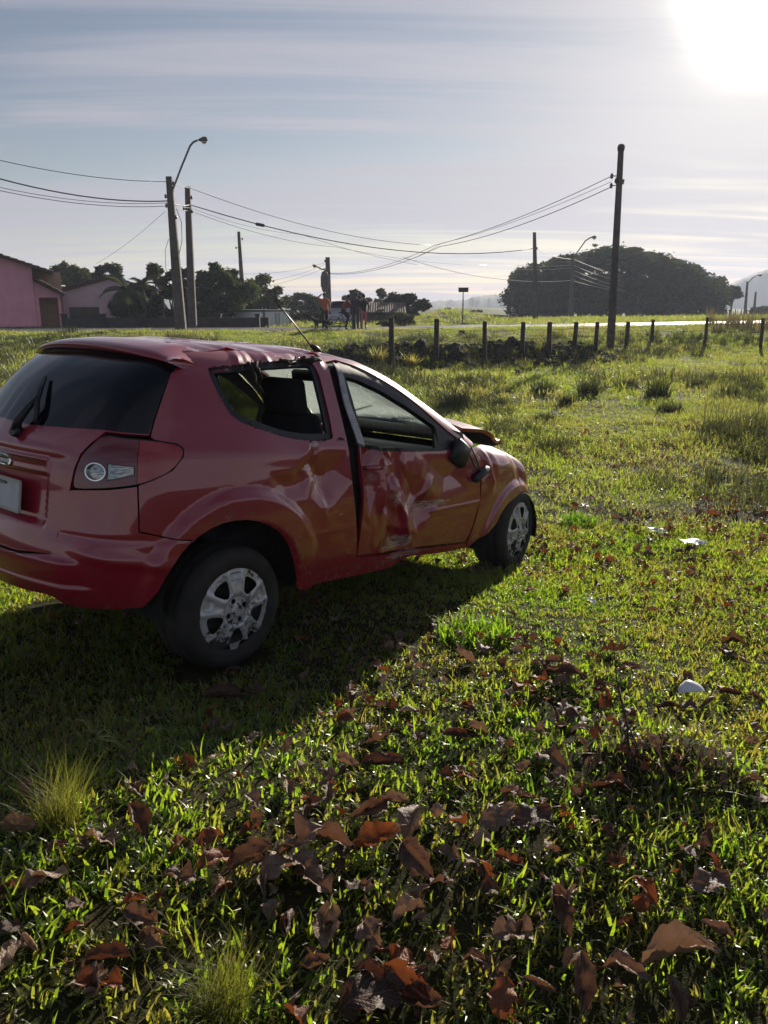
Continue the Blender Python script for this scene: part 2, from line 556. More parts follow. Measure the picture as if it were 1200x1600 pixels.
    M['grass_far'] = leafy('grass_blade_far', [(.045, .065, .012), (.070, .095, .016), (.095, .110, .024), (.12, .11, .035)],
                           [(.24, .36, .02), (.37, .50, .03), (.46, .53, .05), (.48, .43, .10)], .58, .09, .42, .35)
    M['clump_grass'] = leafy('clump_grass_blade', [(.02, .045, .006), (.035, .065, .008)], [(.22, .44, .014), (.34, .58, .02)], .6, .06, .35)
    M['fine_grass'] = leafy('fine_tuft_blade', [(.05, .065, .012), (.085, .09, .02)], [(.26, .30, .03), (.38, .38, .05)], .5, .025, .5)
    M['straw'] = leafy('dry_grass_blade', [(.10, .085, .035), (.17, .14, .06)], [(.16, .13, .05), (.25, .20, .08)], .4, .06, .5)
    M['tussock'] = leafy('tussock_blade', [(.026, .034, .012), (.055, .062, .024)], [(.07, .09, .02), (.15, .16, .04)], .35, .06, .5)
    M['tree'] = leafy('tree_leaf', [(.022, .034, .012), (.040, .055, .018), (.060, .070, .024)], [(.05, .08, .018), (.09, .13, .025), (.13, .15, .04)], .30, .035, .5, .5)
    M['tree_dark'] = leafy('dark_tree_leaf', [(.008, .013, .007), (.034, .044, .018)], [(.03, .05, .015), (.06, .08, .02)], .28, .03, .5, .15)
    M['palm'] = leafy('palm_leaf', [(.020, .030, .012), (.04, .05, .02)], [(.05, .08, .02), (.11, .13, .04)], .35, .04, .35, .8)
    M['bark'] = simple('bark', (.055, .042, .032), .95, var=.5, scale=12, bump=.6, bump_d=.02)

    # fallen leaves
    def dry(name, stops, tcol):
        t = NT(name)
        oi = t.n('ShaderNodeObjectInfo')
        tcn = t.n('ShaderNodeTexCoord')
        nz = t.n('ShaderNodeTexNoise'); nz.inputs['Scale'].default_value = 22; nz.inputs['Detail'].default_value = 6
        t.l(tcn.outputs['Object'], nz.inputs['Vector'])
        nb = t.n('ShaderNodeTexNoise'); nb.inputs['Scale'].default_value = 4.5; nb.inputs['Detail'].default_value = 5
        t.l(tcn.outputs['Object'], nb.inputs['Vector'])
        f = t.mul(t.mul(oi.outputs['Random'], .35), t.mul(t.rng(nz.outputs['Fac'], .3, .7), .25), 'ADD')
        f = t.mul(f, t.mul(t.rng(nb.outputs['Fac'], .3, .7), .42), 'ADD')
        c = t.ramp(f, stops)
        # veins: fine ridges slanting off the midrib
        sx = t.n('ShaderNodeSeparateXYZ'); t.l(tcn.outputs['UV'], sx.inputs[0])
        ab = t.mul(t.mul(sx.outputs['Y'], .5, 'SUBTRACT'), 0, 'ADD')
        abn = t.n('ShaderNodeMath', operation='ABSOLUTE'); t.l(ab, abn.inputs[0])
        ph = t.mul(t.mul(sx.outputs['X'], 62.), t.mul(abn.outputs[0], -46.), 'ADD')
        sn = t.n('ShaderNodeMath', operation='SINE'); t.l(ph, sn.inputs[0])
        vein = t.rng(sn.outputs[0], .80, 1.0)
        mid = t.rng(abn.outputs[0], .012, .035, 1, 0)
        vein = t.mul(vein, mid, 'MAXIMUM')
        c = t.mix(t.mul(vein, .6), c, (.26, .165, .10))
        d = t.n('ShaderNodeBsdfPrincipled'); t.l(c, d.inputs['Base Color']); d.inputs['Roughness'].default_value = .5
        d.inputs['Specular IOR Level'].default_value = .35
        bp = t.n('ShaderNodeBump'); bp.inputs['Strength'].default_value = .55; bp.inputs['Distance'].default_value = .006
        t.l(t.mul(vein, nz.outputs['Fac'], 'ADD'), bp.inputs['Height']); t.l(bp.outputs[0], d.inputs['Normal'])
        b = t.n('ShaderNodeBsdfTranslucent'); b.inputs[0].default_value = (*tcol, 1)
        m1 = t.n('ShaderNodeMixShader'); m1.inputs[0].default_value = .16
        t.l(d.outputs[0], m1.inputs[1]); t.l(b.outputs[0], m1.inputs[2])
        t.l(m1.outputs[0], t.out.inputs['Surface'])
        return t.m
    M['leaf_brown'] = dry('dry_leaf_brown', [(.2, (.055, .034, .026)), (.5, (.125, .082, .060)), (.8, (.23, .16, .12))], (.26, .11, .05))
    M['leaf_red'] = dry('dry_leaf_rust', [(.2, (.09, .022, .010)), (.5, (.17, .045, .015)), (.8, (.24, .085, .03))], (.40, .11, .03))
    M['leaf_tan'] = dry('dry_leaf_tan', [(.2, (.12, .080, .056)), (.5, (.24, .17, .125)), (.8, (.38, .28, .21))], (.34, .17, .08))
    M['leaf_dark'] = dry('dry_leaf_dark', [(.2, (.030, .018, .013)), (.5, (.060, .034, .024)), (.8, (.10, .06, .04))], (.16, .05, .02))
    M['white_plastic'] = simple('white_plastic', (.72, .73, .75), .4, var=.08, scale=10, bump=.1, bump_d=.004)
    # ---- built things
    M['pink'] = simple('pink_render', (.88, .40, .50), .9, var=.10, scale=1.6, bump=.3, bump_d=.01)
    M['pale_pink'] = simple('pale_pink_render', (.84, .60, .66), .9, var=.10, scale=1.6, bump=.3, bump_d=.01)
    M['tan_wall'] = simple('tan_render', (.50, .33, .23), .9, var=.12, scale=2)
    M['tile'] = simple('roof_tile_brown', (.085, .050, .040), .85, var=.5, scale=5, bump=.5, bump_d=.02)
    M['concrete'] = simple('pole_concrete', (.105, .088, .080), .9, var=.35, scale=4, bump=.3, bump_d=.01)
    M['wood'] = simple('fence_post_wood', (.055, .042, .032), .95, var=.5, scale=9, bump=.6, bump_d=.02)
    M['wire'] = simple('cable_black', (.02, .02, .022), .5, var=.2, scale=1, bump=0)
    M['wire_shine'] = simple('bare_wire_shine', (.55, .53, .50), .7, metal=.0, var=.2, scale=1, bump=0)  # pale matte colour stands in for sunlight shining along the wires
    M['rust_wire'] = simple('rusty_wire', (.05, .035, .028), .95, var=.2, scale=1, bump=0, spec=.05)
    M['grey_metal'] = simple('grey_metal', (.13, .13, .135), .5, metal=.5, var=.2, scale=6)
    M['ceramic'] = simple('insulator_brown', (.05, .03, .025), .3, var=.2)
    M['lamp_glass'] = simple('lamp_glass', (.55, .56, .58), .15, var=.1)
    M['white_box'] = simple('white_box_panel', (.78, .80, .82), .5, var=.1, scale=2)
    M['dark_wall'] = simple('dark_wall_render', (.045, .042, .042), .9, var=.3, scale=3)
    M['shed_wall'] = simple('shed_boards', (.075, .062, .055), .9, var=.35, scale=3)
    M['shed_roof'] = simple('shed_roof_brown', (.095, .060, .050), .85, var=.3, scale=4)
    M['glass_dark'] = simple('window_dark', (.02, .018, .02), .2, var=.2, bump=0)
    M['silver'] = simple('silver_paint', (.42, .43, .45), .3, metal=.4, var=.05, bump=0, coat=1.0)
    for k, c in dict(skin=(.22, .11, .075), hair=(.015, .012, .010), orange=(.48, .11, .03), red=(.30, .035, .025), navy=(.035, .037, .05),
                     black=(.014, .014, .017), pink_cloth=(.42, .15, .19), grey_cloth=(.07, .07, .08)).items():
        M[k] = simple('cloth_' + k if k not in ('skin', 'hair') else k, c, .85, var=.2, scale=25, bump=.2, bump_d=.01)
    M['dog'] = simple('black_fur', (.012, .011, .011), .8, var=.3, scale=40, bump=.4, bump_d=.01)


make_materials()

# ------------------------------------------------------------------ ground, road, hills
def build_ground():
    rs = [0.0]; r = 0.35; st = 0.028
    rs = [r]
    while r < 980:
        r += max(st, r * 0.017) if r < 40 else r * 0.03
        rs.append(min(r, 980))
    rs = np.array(rs); na = 540
    a = np.linspace(0, 2 * np.pi, na, endpoint=False)
    X = rs[:, None] * np.sin(a); Y = rs[:, None] * np.cos(a)
    Z = hgt(X, Y)
    V = np.stack([X, Y, Z], -1).reshape(-1, 3)
    V = np.vstack([V, [[0, 0, float(hgt(0., 0.))]]])
    i = np.arange(len(rs) - 1)[:, None] * na; j = np.arange(na)[None]; j2 = (j + 1) % na
    q = np.stack([i + j, i + na + j, i + na + j2, i + j2], -1).reshape(-1, 4)
    c = len(V) - 1
    tri = np.stack([np.arange(na), (np.arange(na) + 1) % na, np.full(na, c)], -1)
    me = bpy.data.meshes.new('ground')
    me.from_pydata(V.tolist(), [], q.tolist() + tri[:, ::-1].tolist())
    me.materials.append(M['ground'])
    me.polygons.foreach_set('use_smooth', np.ones(len(me.polygons), bool))
    tag(link('ground', me), kind='structure')
    # road strip a little above the turf, with a kerbless edge
    xs = np.linspace(-60, 160, 120)
    P = []
    for x in xs:
        for t in (0.0, 0.4, 3.2, 6.0, 6.4):
            y = 38.5 + 0.175 * x + t
            P.append((x, y, float(hgt(x, y)) + (0.02 if t in (0., 6.4) else 0.07 if t != 3.2 else 0.11)))
    fs = []
    for k in range(len(xs) - 1):
        for j in range(4):
            a0 = k * 5 + j
            fs.append((a0, a0 + 5, a0 + 6, a0 + 1))
    me = bpy.data.meshes.new('road'); me.from_pydata(P, [], [f[::-1] for f in fs]); me.materials.append(M['asphalt'])
    tag(link('road', me), kind='structure')
    # distant wooded hills
    hm = simple('far_hill_wood', (.030, .040, .022), .95, var=.35, scale=.05, bump=0)
    def hill(d, u0, u1, fn, seed, name):
        us = np.linspace(u0, u1, 220); rows = 8
        V = []; Fq = []
        for k in range(rows):
            s = k / (rows - 1)
            dd = d + s * d * 0.16
            for u in us:
                top = fn(u) * dd / F_PX
                x = (u - 600) / F_PX * dd * 1.033
                bump = (fbm(u * 0.06, k * 1.3, seed, 4) - .45) * 5.0 * (dd / 600) + (vnoise(u * .35, k * 3.1, seed + 3) - .5) * 2.2
                prof = math.sin(min(1, s * 1.6) * math.pi / 2)
                V.append((x, dd, -1.5 + (top + 1.5) * prof + bump * prof * (1 if top > 0 else 0)))
        n = len(us)
        for k in range(rows - 1):
            for j in range(n - 1):
                Fq.append((k * n + j, k * n + j + 1, (k + 1) * n + j + 1, (k + 1) * n + j))
        me = bpy.data.meshes.new(name); me.from_pydata(V, [], Fq); me.materials.append(hm)
        me.polygons.foreach_set('use_smooth', np.ones(len(me.polygons), bool))
        tag(link(name, me), kind='structure')
    hill(640, 560, 1000, lambda u: 9 + 11 * np.exp(-((u - 775) / 60) ** 2), 3, 'hills')
    hill(720, 960, 1700, lambda u: 30 + 24 * np.exp(-((u - 1160) / 45) ** 2) + 16 * np.exp(-((u - 1320) / 120) ** 2), 8, 'hills')
    hill(760, -900, 640, lambda u: 10 + 6 * math.sin(u * .01), 12, 'hills')


build_ground()


# ------------------------------------------------------------------ foliage helpers
def scatter(name, pts, rot, scl, idx, meshes, label_kind='stuff'):
    me = bpy.data.meshes.new(name)
    pts = np.asarray(pts, np.float32)
    me.vertices.add(len(pts)); me.vertices.foreach_set('co', pts.ravel())
    a = me.attributes.new('rot', 'FLOAT_VECTOR', 'POINT'); a.data.foreach_set('vector', np.asarray(rot, np.float32).ravel())
    a = me.attributes.new('scl', 'FLOAT_VECTOR', 'POINT'); a.data.foreach_set('vector', np.asarray(scl, np.float32).ravel())
    a = me.attributes.new('idx', 'INT', 'POINT'); a.data.foreach_set('value', np.asarray(idx, np.int32))
    src = bpy.data.collections.new(name + '_clumps')
    for k, m in enumerate(meshes):
        src.objects.link(bpy.data.objects.new('%s_clump_%02d' % (name, k), m))
    ob = link(name, me)
    ng = bpy.data.node_groups.new(name + '_scatter', 'GeometryNodeTree')
    ng.interface.new_socket('Geometry', in_out='INPUT', socket_type='NodeSocketGeometry')
    ng.interface.new_socket('Geometry', in_out='OUTPUT', socket_type='NodeSocketGeometry')
    N = ng.nodes.new; Lk = ng.links.new
    gi = N('NodeGroupInput'); go = N('NodeGroupOutput')
    iop = N('GeometryNodeInstanceOnPoints')
    ci = N('GeometryNodeCollectionInfo'); ci.inputs['Collection'].default_value = src
    ci.inputs['Separate Children'].default_value = True; ci.inputs['Reset Children'].default_value = True
    def attr(nm, ty):
        n = N('GeometryNodeInputNamedAttribute'); n.data_type = ty; n.inputs['Name'].default_value = nm
        return n.outputs['Attribute']
    e2r = N('FunctionNodeEulerToRotation')
    Lk(attr('rot', 'FLOAT_VECTOR'), e2r.inputs[0])
    Lk(gi.outputs[0], iop.inputs['Points']); Lk(ci.outputs[0], iop.inputs['Instance'])
    iop.inputs['Pick Instance'].default_value = True
    Lk(attr('idx', 'INT'), iop.inputs['Instance Index'])
    Lk(e2r.outputs[0], iop.inputs['Rotation']); Lk(attr('scl', 'FLOAT_VECTOR'), iop.inputs['Scale'])
    Lk(iop.outputs[0], go.inputs[0])
    md = ob.modifiers.new('scatter', 'NODES'); md.node_group = ng
    tag(ob, kind=label_kind)
    return ob


def blades(n, spread, l0, l1, w0, w1, lean, rng, seg=3, curl=.8, straight=False):
    """grass clump: tapered curved blades; returns verts, faces"""
    V = []; Fc = []
    for _ in range(n):
        ang = rng.uniform(0, 2 * math.pi); rr = spread * math.sqrt(rng.uniform(0, 1))
        bx, by = rr * math.cos(ang), rr * math.sin(ang)
        L = rng.uniform(l0, l1); w = rng.uniform(w0, w1)
        d = rng.uniform(0, 2 * math.pi) if not straight else ang + rng.uniform(-.5, .5)
        dx, dy = math.cos(d), math.sin(d)
        el = math.pi / 2 - abs(rng.normal(0, lean)) - .08
        px, py, pz = bx, by, -0.01
        tw = rng.uniform(-.5, .5)
        b0 = len(V)
        for k in range(seg + 1):
            s = k / seg
            ww = w * (1 - s ** 2.2) * .5 if k < seg else 0
            sx, sy = -dy * math.cos(tw), dx * math.cos(tw); sz = math.sin(tw)
            if k < seg:
                V.append((px - sx * ww, py - sy * ww, pz - sz * ww)); V.append((px + sx * ww, py + sy * ww, pz + sz * ww))
            else:
                V.append((px, py, pz))
            px += dx * math.cos(el) * L / seg; py += dy * math.cos(el) * L / seg; pz += math.sin(el) * L / seg
            el -= curl * rng.uniform(.2, 1.) / seg * 1.6
        for k in range(seg - 1):
            a = b0 + 2 * k
            Fc.append((a, a + 1, a + 3)); Fc.append((a, a + 3, a + 2))
        a = b0 + 2 * (seg - 1)
        Fc.append((a, a + 1, a + 2))
    return np.array(V), np.array(Fc)


def clump_mesh(name, mat, *a, **k):
    V, Fc = blades(*a, **k)
    return np_mesh(name, V, Fc, mat)


# ------------------------------------------------------------------ the wrecked car
CAR_LOC = (-1.268, 3.758, 0.0)
CAR_ROT = (0, 0.067, math.pi / 2 - R_(40.58))
CAR_M = Matrix.Translation(CAR_LOC) @ Euler(CAR_ROT).to_matrix().to_4x4()


def spline(xs, ys):
    xs = np.array(xs, float); ys = np.array(ys, float)
    h = np.diff(xs); d = np.diff(ys) / h
    m = np.zeros(len(xs)); m[1:-1] = (d[:-1] * h[1:] + d[1:] * h[:-1]) / (h[:-1] + h[1:]); m[0] = d[0]; m[-1] = d[-1]
    def ev(x):
        x = np.asarray(x, float); c = np.clip(x, xs[0], xs[-1])
        i = np.clip(np.searchsorted(xs, c) - 1, 0, len(xs) - 2)
        t = (c - xs[i]) / h[i]
        r = (2 * t**3 - 3 * t**2 + 1) * ys[i] + (t**3 - 2 * t**2 + t) * h[i] * m[i] + (-2 * t**3 + 3 * t**2) * ys[i + 1] + (t**3 - t**2) * h[i] * m[i + 1]
        return r + np.where(x < xs[0], (x - xs[0]) * m[0], 0) + np.where(x > xs[-1], (x - xs[-1]) * m[-1], 0)
    return ev


def smax(a, b, k):
    h = np.clip(.5 + .5 * (a - b) / k, 0, 1)
    return b * (1 - h) + a * h + k * h * (1 - h)


S_W = spline([.2, .32, .45, .6, .75, .9, 1.0, 1.1, 1.22, 1.34, 1.42, 1.5], [.745, .775, .80, .815, .815, .80, .772, .728, .668, .603, .555, .50])
S_XR = spline([.3, .42, .55, .70, .80, .92, 1.02, 1.12, 1.22, 1.32, 1.40, 1.48], [-.60, -.66, -.69, -.66, -.645, -.63, -.60, -.53, -.45, -.36, -.28, -.2])
S_ZT = spline([-.6, -.3, -.1, .15, .45, .8, 1.02, 1.2, 1.45, 1.7, 1.9, 2.05, 2.3, 2.5, 2.65, 2.8],
              [1.33, 1.41, 1.445, 1.455, 1.448, 1.443, 1.42, 1.365, 1.245, 1.115, 1.01, .965, .91, .85, .77, .60])
ARCH_R, ARCH_F = (.02, .36), (2.38, .19)


def body_f(x, y, z):
    ay = np.abs(y)
    w = S_W(z) - .11 * sst(.25, -.75, x) - .15 * sst(1.85, 3.0, x)
    r1 = np.hypot(x - ARCH_R[0], z - ARCH_R[1]); r2 = np.hypot(x - ARCH_F[0], z - ARCH_F[1])
    w = w + .034 * sst(.485, .43, r1) * sst(.28, .34, r1) + .030 * sst(.455, .40, r2) * sst(.28, .34, r2)
    w = w + .008 * np.exp(-((z - .97 - .03 * np.clip(.2 - x, -2, 1)) / .05) ** 2) * sst(.95, .6, x)
    side = ay - w
    top = (z - S_ZT(x) + .16 * y * y + .25 * np.clip(ay - .45, 0, 9) ** 2) * np.where(x > 1.1, .9, 1)
    rear = (S_XR(z) + .16 * (y / .75) ** 2 + .03 * (ay / .75) ** 6 - x) * np.where(z > 1.0, .85, 1)
    front = x - (2.85 - .1 * ((z - .5) / .3) ** 2) + .25 * y * y
    return smax(smax(smax(side, top, .085), rear, .14), front, .12)


XC, RC = .3, .8
PC = XC - RC * math.pi / 2                  # wrap coordinate of the middle of the tail


def cast(o, d):
    lo = np.zeros(len(o)); hi = lo + 1.35
    for _ in range(30):
        m = (lo + hi) / 2; P = o + d * m[:, None]
        s = body_f(P[:, 0], P[:, 1], P[:, 2]) > 0
        hi = np.where(s, m, hi); lo = np.where(s, lo, m)
    return (lo + hi) / 2


def wrap(sgn=-1, disp=None, off=0.0):
    """chart (p, z): p runs forward along the flank and round the tail"""
    def f(q):
        p, z = q[:, 0], q[:, 1]
        phi = np.clip((XC - p) / RC, 0, 9)
        ox = np.where(p > XC, p, XC)
        o = np.stack([ox, 0 * ox, z], -1); d = np.stack([-np.sin(phi), sgn * np.cos(phi), 0 * phi], -1)
        t = cast(o, d) + off
        if disp is not None: t = t + disp(p, z)
        return o + d * t[:, None], d
    return f


def topc(disp=None, off=0.0):
    def f(q):
        x, y = q[:, 0], q[:, 1]
        o = np.stack([x, y, 0 * x + .45], -1); d = np.stack([0 * x, 0 * x, 0 * x + 1.], -1)
        t = cast(o, d) + off
        if disp is not None: t = t + disp(x, y)
        return o + d * t[:, None], d
    return f


def resample(poly, sp, closed=True):
    P = [np.array(p, float) for p in poly]; out = []
    n = len(P)
    for i in range(n if closed else n - 1):
        a, b = P[i], P[(i + 1) % n]
        k = max(1, int(math.ceil(np.linalg.norm(b - a) / sp)))
        for j in range(k): out.append(a + (b - a) * j / k)
    if not closed: out.append(P[-1])
    return np.array(out)


def smooth_closed(poly, it=2):
    P = np.array(poly, float)
    for _ in range(it):
        Q = np.roll(P, -1, 0)
        P = np.stack([.75 * P + .25 * Q, .25 * P + .75 * Q], 1).reshape(-1, 2)
    return P


def smooth_open(poly, it=2):
    P = np.array(poly, float)
    for _ in range(it):
        a, b = P[:-1], P[1:]
        Q = np.stack([.75 * a + .25 * b, .25 * a + .75 * b], 1).reshape(-1, 2)
        P = np.vstack([P[:1], Q[1:-1], P[-1:]])
    return [tuple(p) for p in P]


def inside(P, poly):
    x, y = P[:, 0], P[:, 1]; c = np.zeros(len(P), bool)
    n = len(poly)
    for i in range(n):
        x1, y1 = poly[i]; x2, y2 = poly[(i + 1) % n]
        if y1 == y2: continue
        k = ((y1 > y) != (y2 > y)) & (x < (x2 - x1) * (y - y1) / (y2 - y1) + x1)
        c ^= k
    return c


def edge_dist(P, poly):
    d = np.full(len(P), 9.0)
    n = len(poly)
    for i in range(n):
        a = np.array(poly[i]); b = np.array(poly[(i + 1) % n]); ab = b - a
        t = np.clip(((P - a) @ ab) / max(1e-12, ab @ ab), 0, 1)
        d = np.minimum(d, np.linalg.norm(P - (a + t[:, None] * ab), axis=1))
    return d


def panel(name, chart, outer, holes=(), sp=.025, thick=.018, mats=None, parent=None, fields=None, bsp=.018):
    """sheet-metal panel: a triangulated outline laid on the body surface, with a turned-in rim and an inner skin"""
    outer = resample(outer, bsp); holes = [resample(h, bsp) for h in holes]
    lo = outer.min(0); hi = outer.max(0)
    gx = np.arange(lo[0], hi[0], sp); gy = np.arange(lo[1], hi[1], sp * .866)
    G = np.array([(x + (sp / 2 if j % 2 else 0), y) for j, y in enumerate(gy) for x in gx])
    k = inside(G, outer) & (edge_dist(G, outer) > sp * .45)
    for h in holes:
        k &= ~inside(G, h) & (edge_dist(G, h) > sp * .45)
    G = G[k]
    pts = [outer] + list(holes) + [G]
    V2 = np.vstack(pts)
    edges = []; b = 0
    for L in [outer] + list(holes):
        n = len(L); edges += [(b + i, b + (i + 1) % n) for i in range(n)]; b += n
    vo, eo, fo, *_ = delaunay_2d_cdt([Vector(p) for p in V2], edges, [], 0, 1e-7)
    V2 = np.array([tuple(v) for v in vo]); T = np.array([f for f in fo if len(f) == 3])
    c = V2[T].mean(1)
    k = inside(c, outer)
    for h in holes: k &= ~inside(c, h)
    T = T[k]
    P, d = chart(V2)
    e = .004
    Pu = chart(V2 + [e, 0])[0] - chart(V2 - [e, 0])[0]; Pv = chart(V2 + [0, e])[0] - chart(V2 - [0, e])[0]
    n = np.cross(Pu, Pv); n /= np.maximum(np.linalg.norm(n, axis=1, keepdims=True), 1e-12)
    n *= np.sign((n * d).sum(1, keepdims=True))
    # orient triangles outward
    fn = np.cross(P[T[:, 1]] - P[T[:, 0]], P[T[:, 2]] - P[T[:, 0]])
    fl = (fn * d[T[:, 0]]).sum(1) < 0
    T[fl] = T[fl][:, ::-1]
    N = len(P)
    ec = {}
    for t in T:
        for a, b2 in ((t[0], t[1]), (t[1], t[2]), (t[2], t[0])):
            key = (min(a, b2), max(a, b2))
            ec[key] = None if key in ec else (a, b2)
    rim = [v for v in ec.values() if v]
    Q = P - n * thick
    V3 = np.vstack([P, Q])
    faces = [tuple(t) for t in T] + [tuple(t[::-1] + N) for t in T] + [(b2, a, a + N, b2 + N) for a, b2 in rim]
    me = bpy.data.meshes.new(name)
    me.from_pydata(V3.tolist(), [], [tuple(int(i) for i in f) for f in faces])
    mats = mats or [M['paint'], M['headliner']]
    for m in mats: me.materials.append(m)
    mi = np.zeros(len(faces), np.int32); mi[len(T):2 * len(T)] = min(1, len(mats) - 1)
    me.polygons.foreach_set('material_index', mi)
    me.polygons.foreach_set('use_smooth', np.ones(len(faces), bool))
    nl = []
    for t in T: nl += [n[i] for i in t]
    for t in T: nl += [-n[i] for i in t[::-1]]
    for a, b2 in rim:
        fnr = np.cross(P[a] - P[b2], Q[a] - P[b2]); fnr = fnr / max(1e-12, np.linalg.norm(fnr)); nl += [fnr] * 4
    me.update()
    me.normals_split_custom_set([tuple(map(float, q)) for q in nl])
    if fields:
        for an, fnc in fields.items():
            val = np.asarray(fnc(V3[:, 0], V3[:, 1], V3[:, 2]), np.float32)
            at_ = me.attributes.new(an, 'FLOAT', 'POINT'); at_.data.foreach_set('value', val)
    return link(name, me, parent)


def tent(p, z, poly, depth, width):
    """convex creased dent"""
    P = np.array(poly, float); c = P.mean(0); d = np.full(np.shape(p), 9.)
    for i in range(len(P)):
        a, b = P[i], P[(i + 1) % len(P)]
        nx, nz = -(b[1] - a[1]), b[0] - a[0]; L = math.hypot(nx, nz); nx /= L; nz /= L
        s = (p - a[0]) * nx + (z - a[1]) * nz
        if (c[0] - a[0]) * nx + (c[1] - a[1]) * nz < 0: s = -s
        d = np.minimum(d, s)
    q = np.clip(d / (width * 1.35), 0, 1)
    return .95 * depth * (.35 * q * q * (3 - 2 * q) + .65 * q)


def ridge(p, z, a, b, depth, wid):
    a = np.array(a, float); b = np.array(b, float); ab = b - a; L = np.hypot(*ab); t = ab / L
    u = (p - a[0]) * t[0] + (z - a[1]) * t[1]; v = -(p - a[0]) * t[1] + (z - a[1]) * t[0]
    q = np.clip(1 - np.abs(v) / (wid * 1.4), 0, 1)
    return .95 * depth * (.35 * q * q + .65 * q) * sst(-.06, .06, u) * sst(L + .06, L - .06, u)


def quarter_disp(p, z):
    w = .02 * (vnoise(p * 7, z * 7, 2) - .5)
    d = -tent(p + w, z + w, [(.30, .885), (.42, .975), (.56, .985), (.70, .97), (.72, .80), (.527, .638), (.40, .74)], .045, .13)
    d = d - tent(p, z + w, [(.17, .885), (.36, .90), (.43, .84), (.40, .74), (.25, .74), (.18, .80)], .022, .05)
    d = d - tent(p + w, z, [(.36, .885), (.44, 1.0), (.50, .98), (.46, .86)], .028, .04)
    d = d + ridge(p, z, (.43, .97), (.527, .638), .012, .06)
    d = d - ridge(p, z, (.47, .90), (.52, .74), .02, .05)
    # roof rail creases
    top = sst(1.33, 1.39, z)
    for c, wd, a in ((.13, .05, .014), (.27, .06, -.018), (.36, .03, .012), (.58, .05, -.02), (.70, .03, .012)):
        d = d + a * np.clip(1 - np.abs(p - c - .25 * (z - 1.38)) / wd, 0, 1) * top
    # sill scrape
    d = d - .03 * np.clip(1 - np.abs(p - 1.22) / .10, 0, 1) * sst(.38, .30, z)
    # rub strip groove
    d = d + .004 * np.exp(-((z - .563) / .008) ** 2) * sst(.36, .44, p) * sst(.80, .76, p)
    return d


def door_disp(p, z):
    w = .05 * (vnoise(p * 6, z * 6, 4) - .5); w2 = .05 * (vnoise(p * 6, z * 6, 14) - .5)
    P, Z = p + w, z + w2
    d = -tent(P, Z, [(.77, 1.0), (.90, .99), (.90, .76), (.83, .58), (.79, .66)], .045, .055)
    d = d - tent(P, Z, [(.90, .96), (1.10, .95), (1.17, .70), (1.12, .47), (.95, .60)], .075, .10)
    d = d + ridge(P, Z, (.91, .97), (.93, .62), .045, .035)
    d = d + ridge(P, Z, (1.00, .90), (1.06, .60), .045, .05)
    d = d + ridge(P, Z, (1.02, .76), (1.20, .40), .05, .045)
    d = d - tent(P, Z, [(1.10, .84), (1.32, .76), (1.45, .60), (1.30, .45), (1.12, .50)], .05, .09)
    d = d + ridge(P, Z, (1.14, .56), (1.36, .74), .03, .04)
    d = d - tent(P, Z, [(1.28, .89), (1.66, .87), (1.72, .64), (1.42, .60)], .03, .12)
    d = d - tent(P, Z, [(.98, .52), (1.26, .46), (1.26, .33), (1.0, .36)], .03, .06)
    m = sst(1.5, 1.1, p) * sst(1.0, .85, z)
    d = d + .022 * (fbm(p * 9, z * 7, 21, 3) - .44) * m + .010 * (vnoise(p * 22, z * 14, 8) - .5) * m
    d = d + .006 * np.exp(-((z - .56) / .012) ** 2) * sst(1.3, 1.45, p)
    return d


def fender_disp(p, z):
    d = -tent(p, z, [(1.76, .90), (1.95, .90), (1.98, .72), (1.88, .66)], .02, .06)
    d = d + ridge(p, z, (1.90, .88), (2.02, .62), .02, .05) - ridge(p, z, (1.98, .86), (2.06, .66), .02, .04)
    d = d - ridge(p, z, (2.35, .88), (2.52, .62), .03, .08)
    return d + .008 * (vnoise(p * 9, z * 9, 3) - .5)


def tail_disp(p, z):
    ay = np.abs(p - PC)
    d = -.022 * sst(.285, .262, ay) * sst(.945, .925, z) * sst(.66, .70, z)     # number plate recess
    d = d + .020 * sst(.29, .27, ay) * sst(.955, .945, z) * sst(.885, .893, z)   # garnish with handle above the plate
    d = d + .010 * np.exp(-((z - .985) / .018) ** 2) * sst(.42, .3, ay)
    return d


def bumper_disp(p, z):
    ay = np.abs(p - PC)
    d = .030 * sst(.575, .555, z) * sst(.46, .36, ay) + .012 * sst(.46, .44, z) * sst(.52, .42, ay)
    d = d - .006 * np.exp(-((z - .655) / .012) ** 2) * sst(.28, .42, ay)
    d = d + .010 * np.exp(-((z - .60 + .2 * (ay - .45)) / .03) ** 2) * sst(.36, .46, ay)
    return d


def roof_disp(x, y):
    r = sst(.25, .48, -y)
    d = 0 * x
    for c, wd, a in ((.05, .06, -.012), (.18, .05, .012), (.32, .07, -.020), (.55, .10, -.022), (.72, .05, .014), (.88, .07, -.02)):
        d = d + a * np.clip(1 - np.abs(x - c + .2 * (y + .5)) / wd, 0, 1) * r
    for yy in (-.22, 0, .22): d = d + .004 * np.exp(-((y - yy) / .02) ** 2) * sst(.0, .1, x) * sst(.95, .85, x)
    return d - .012 * sst(.0, .5, -y) * (fbm(x * 4, y * 4, 6, 2) - .3)


def hood_disp(x, y):
    return .035 + .055 * np.exp(-((x - 2.18) / .20) ** 2) + .03 * np.clip(1 - np.abs(x - 2.28 + .3 * y) / .12, 0, 1) - .02 * np.clip(1 - np.abs(x - 2.40) / .1, 0, 1)


def ypil(x): return .50 + .15 * sst(1.0, 1.95, x)


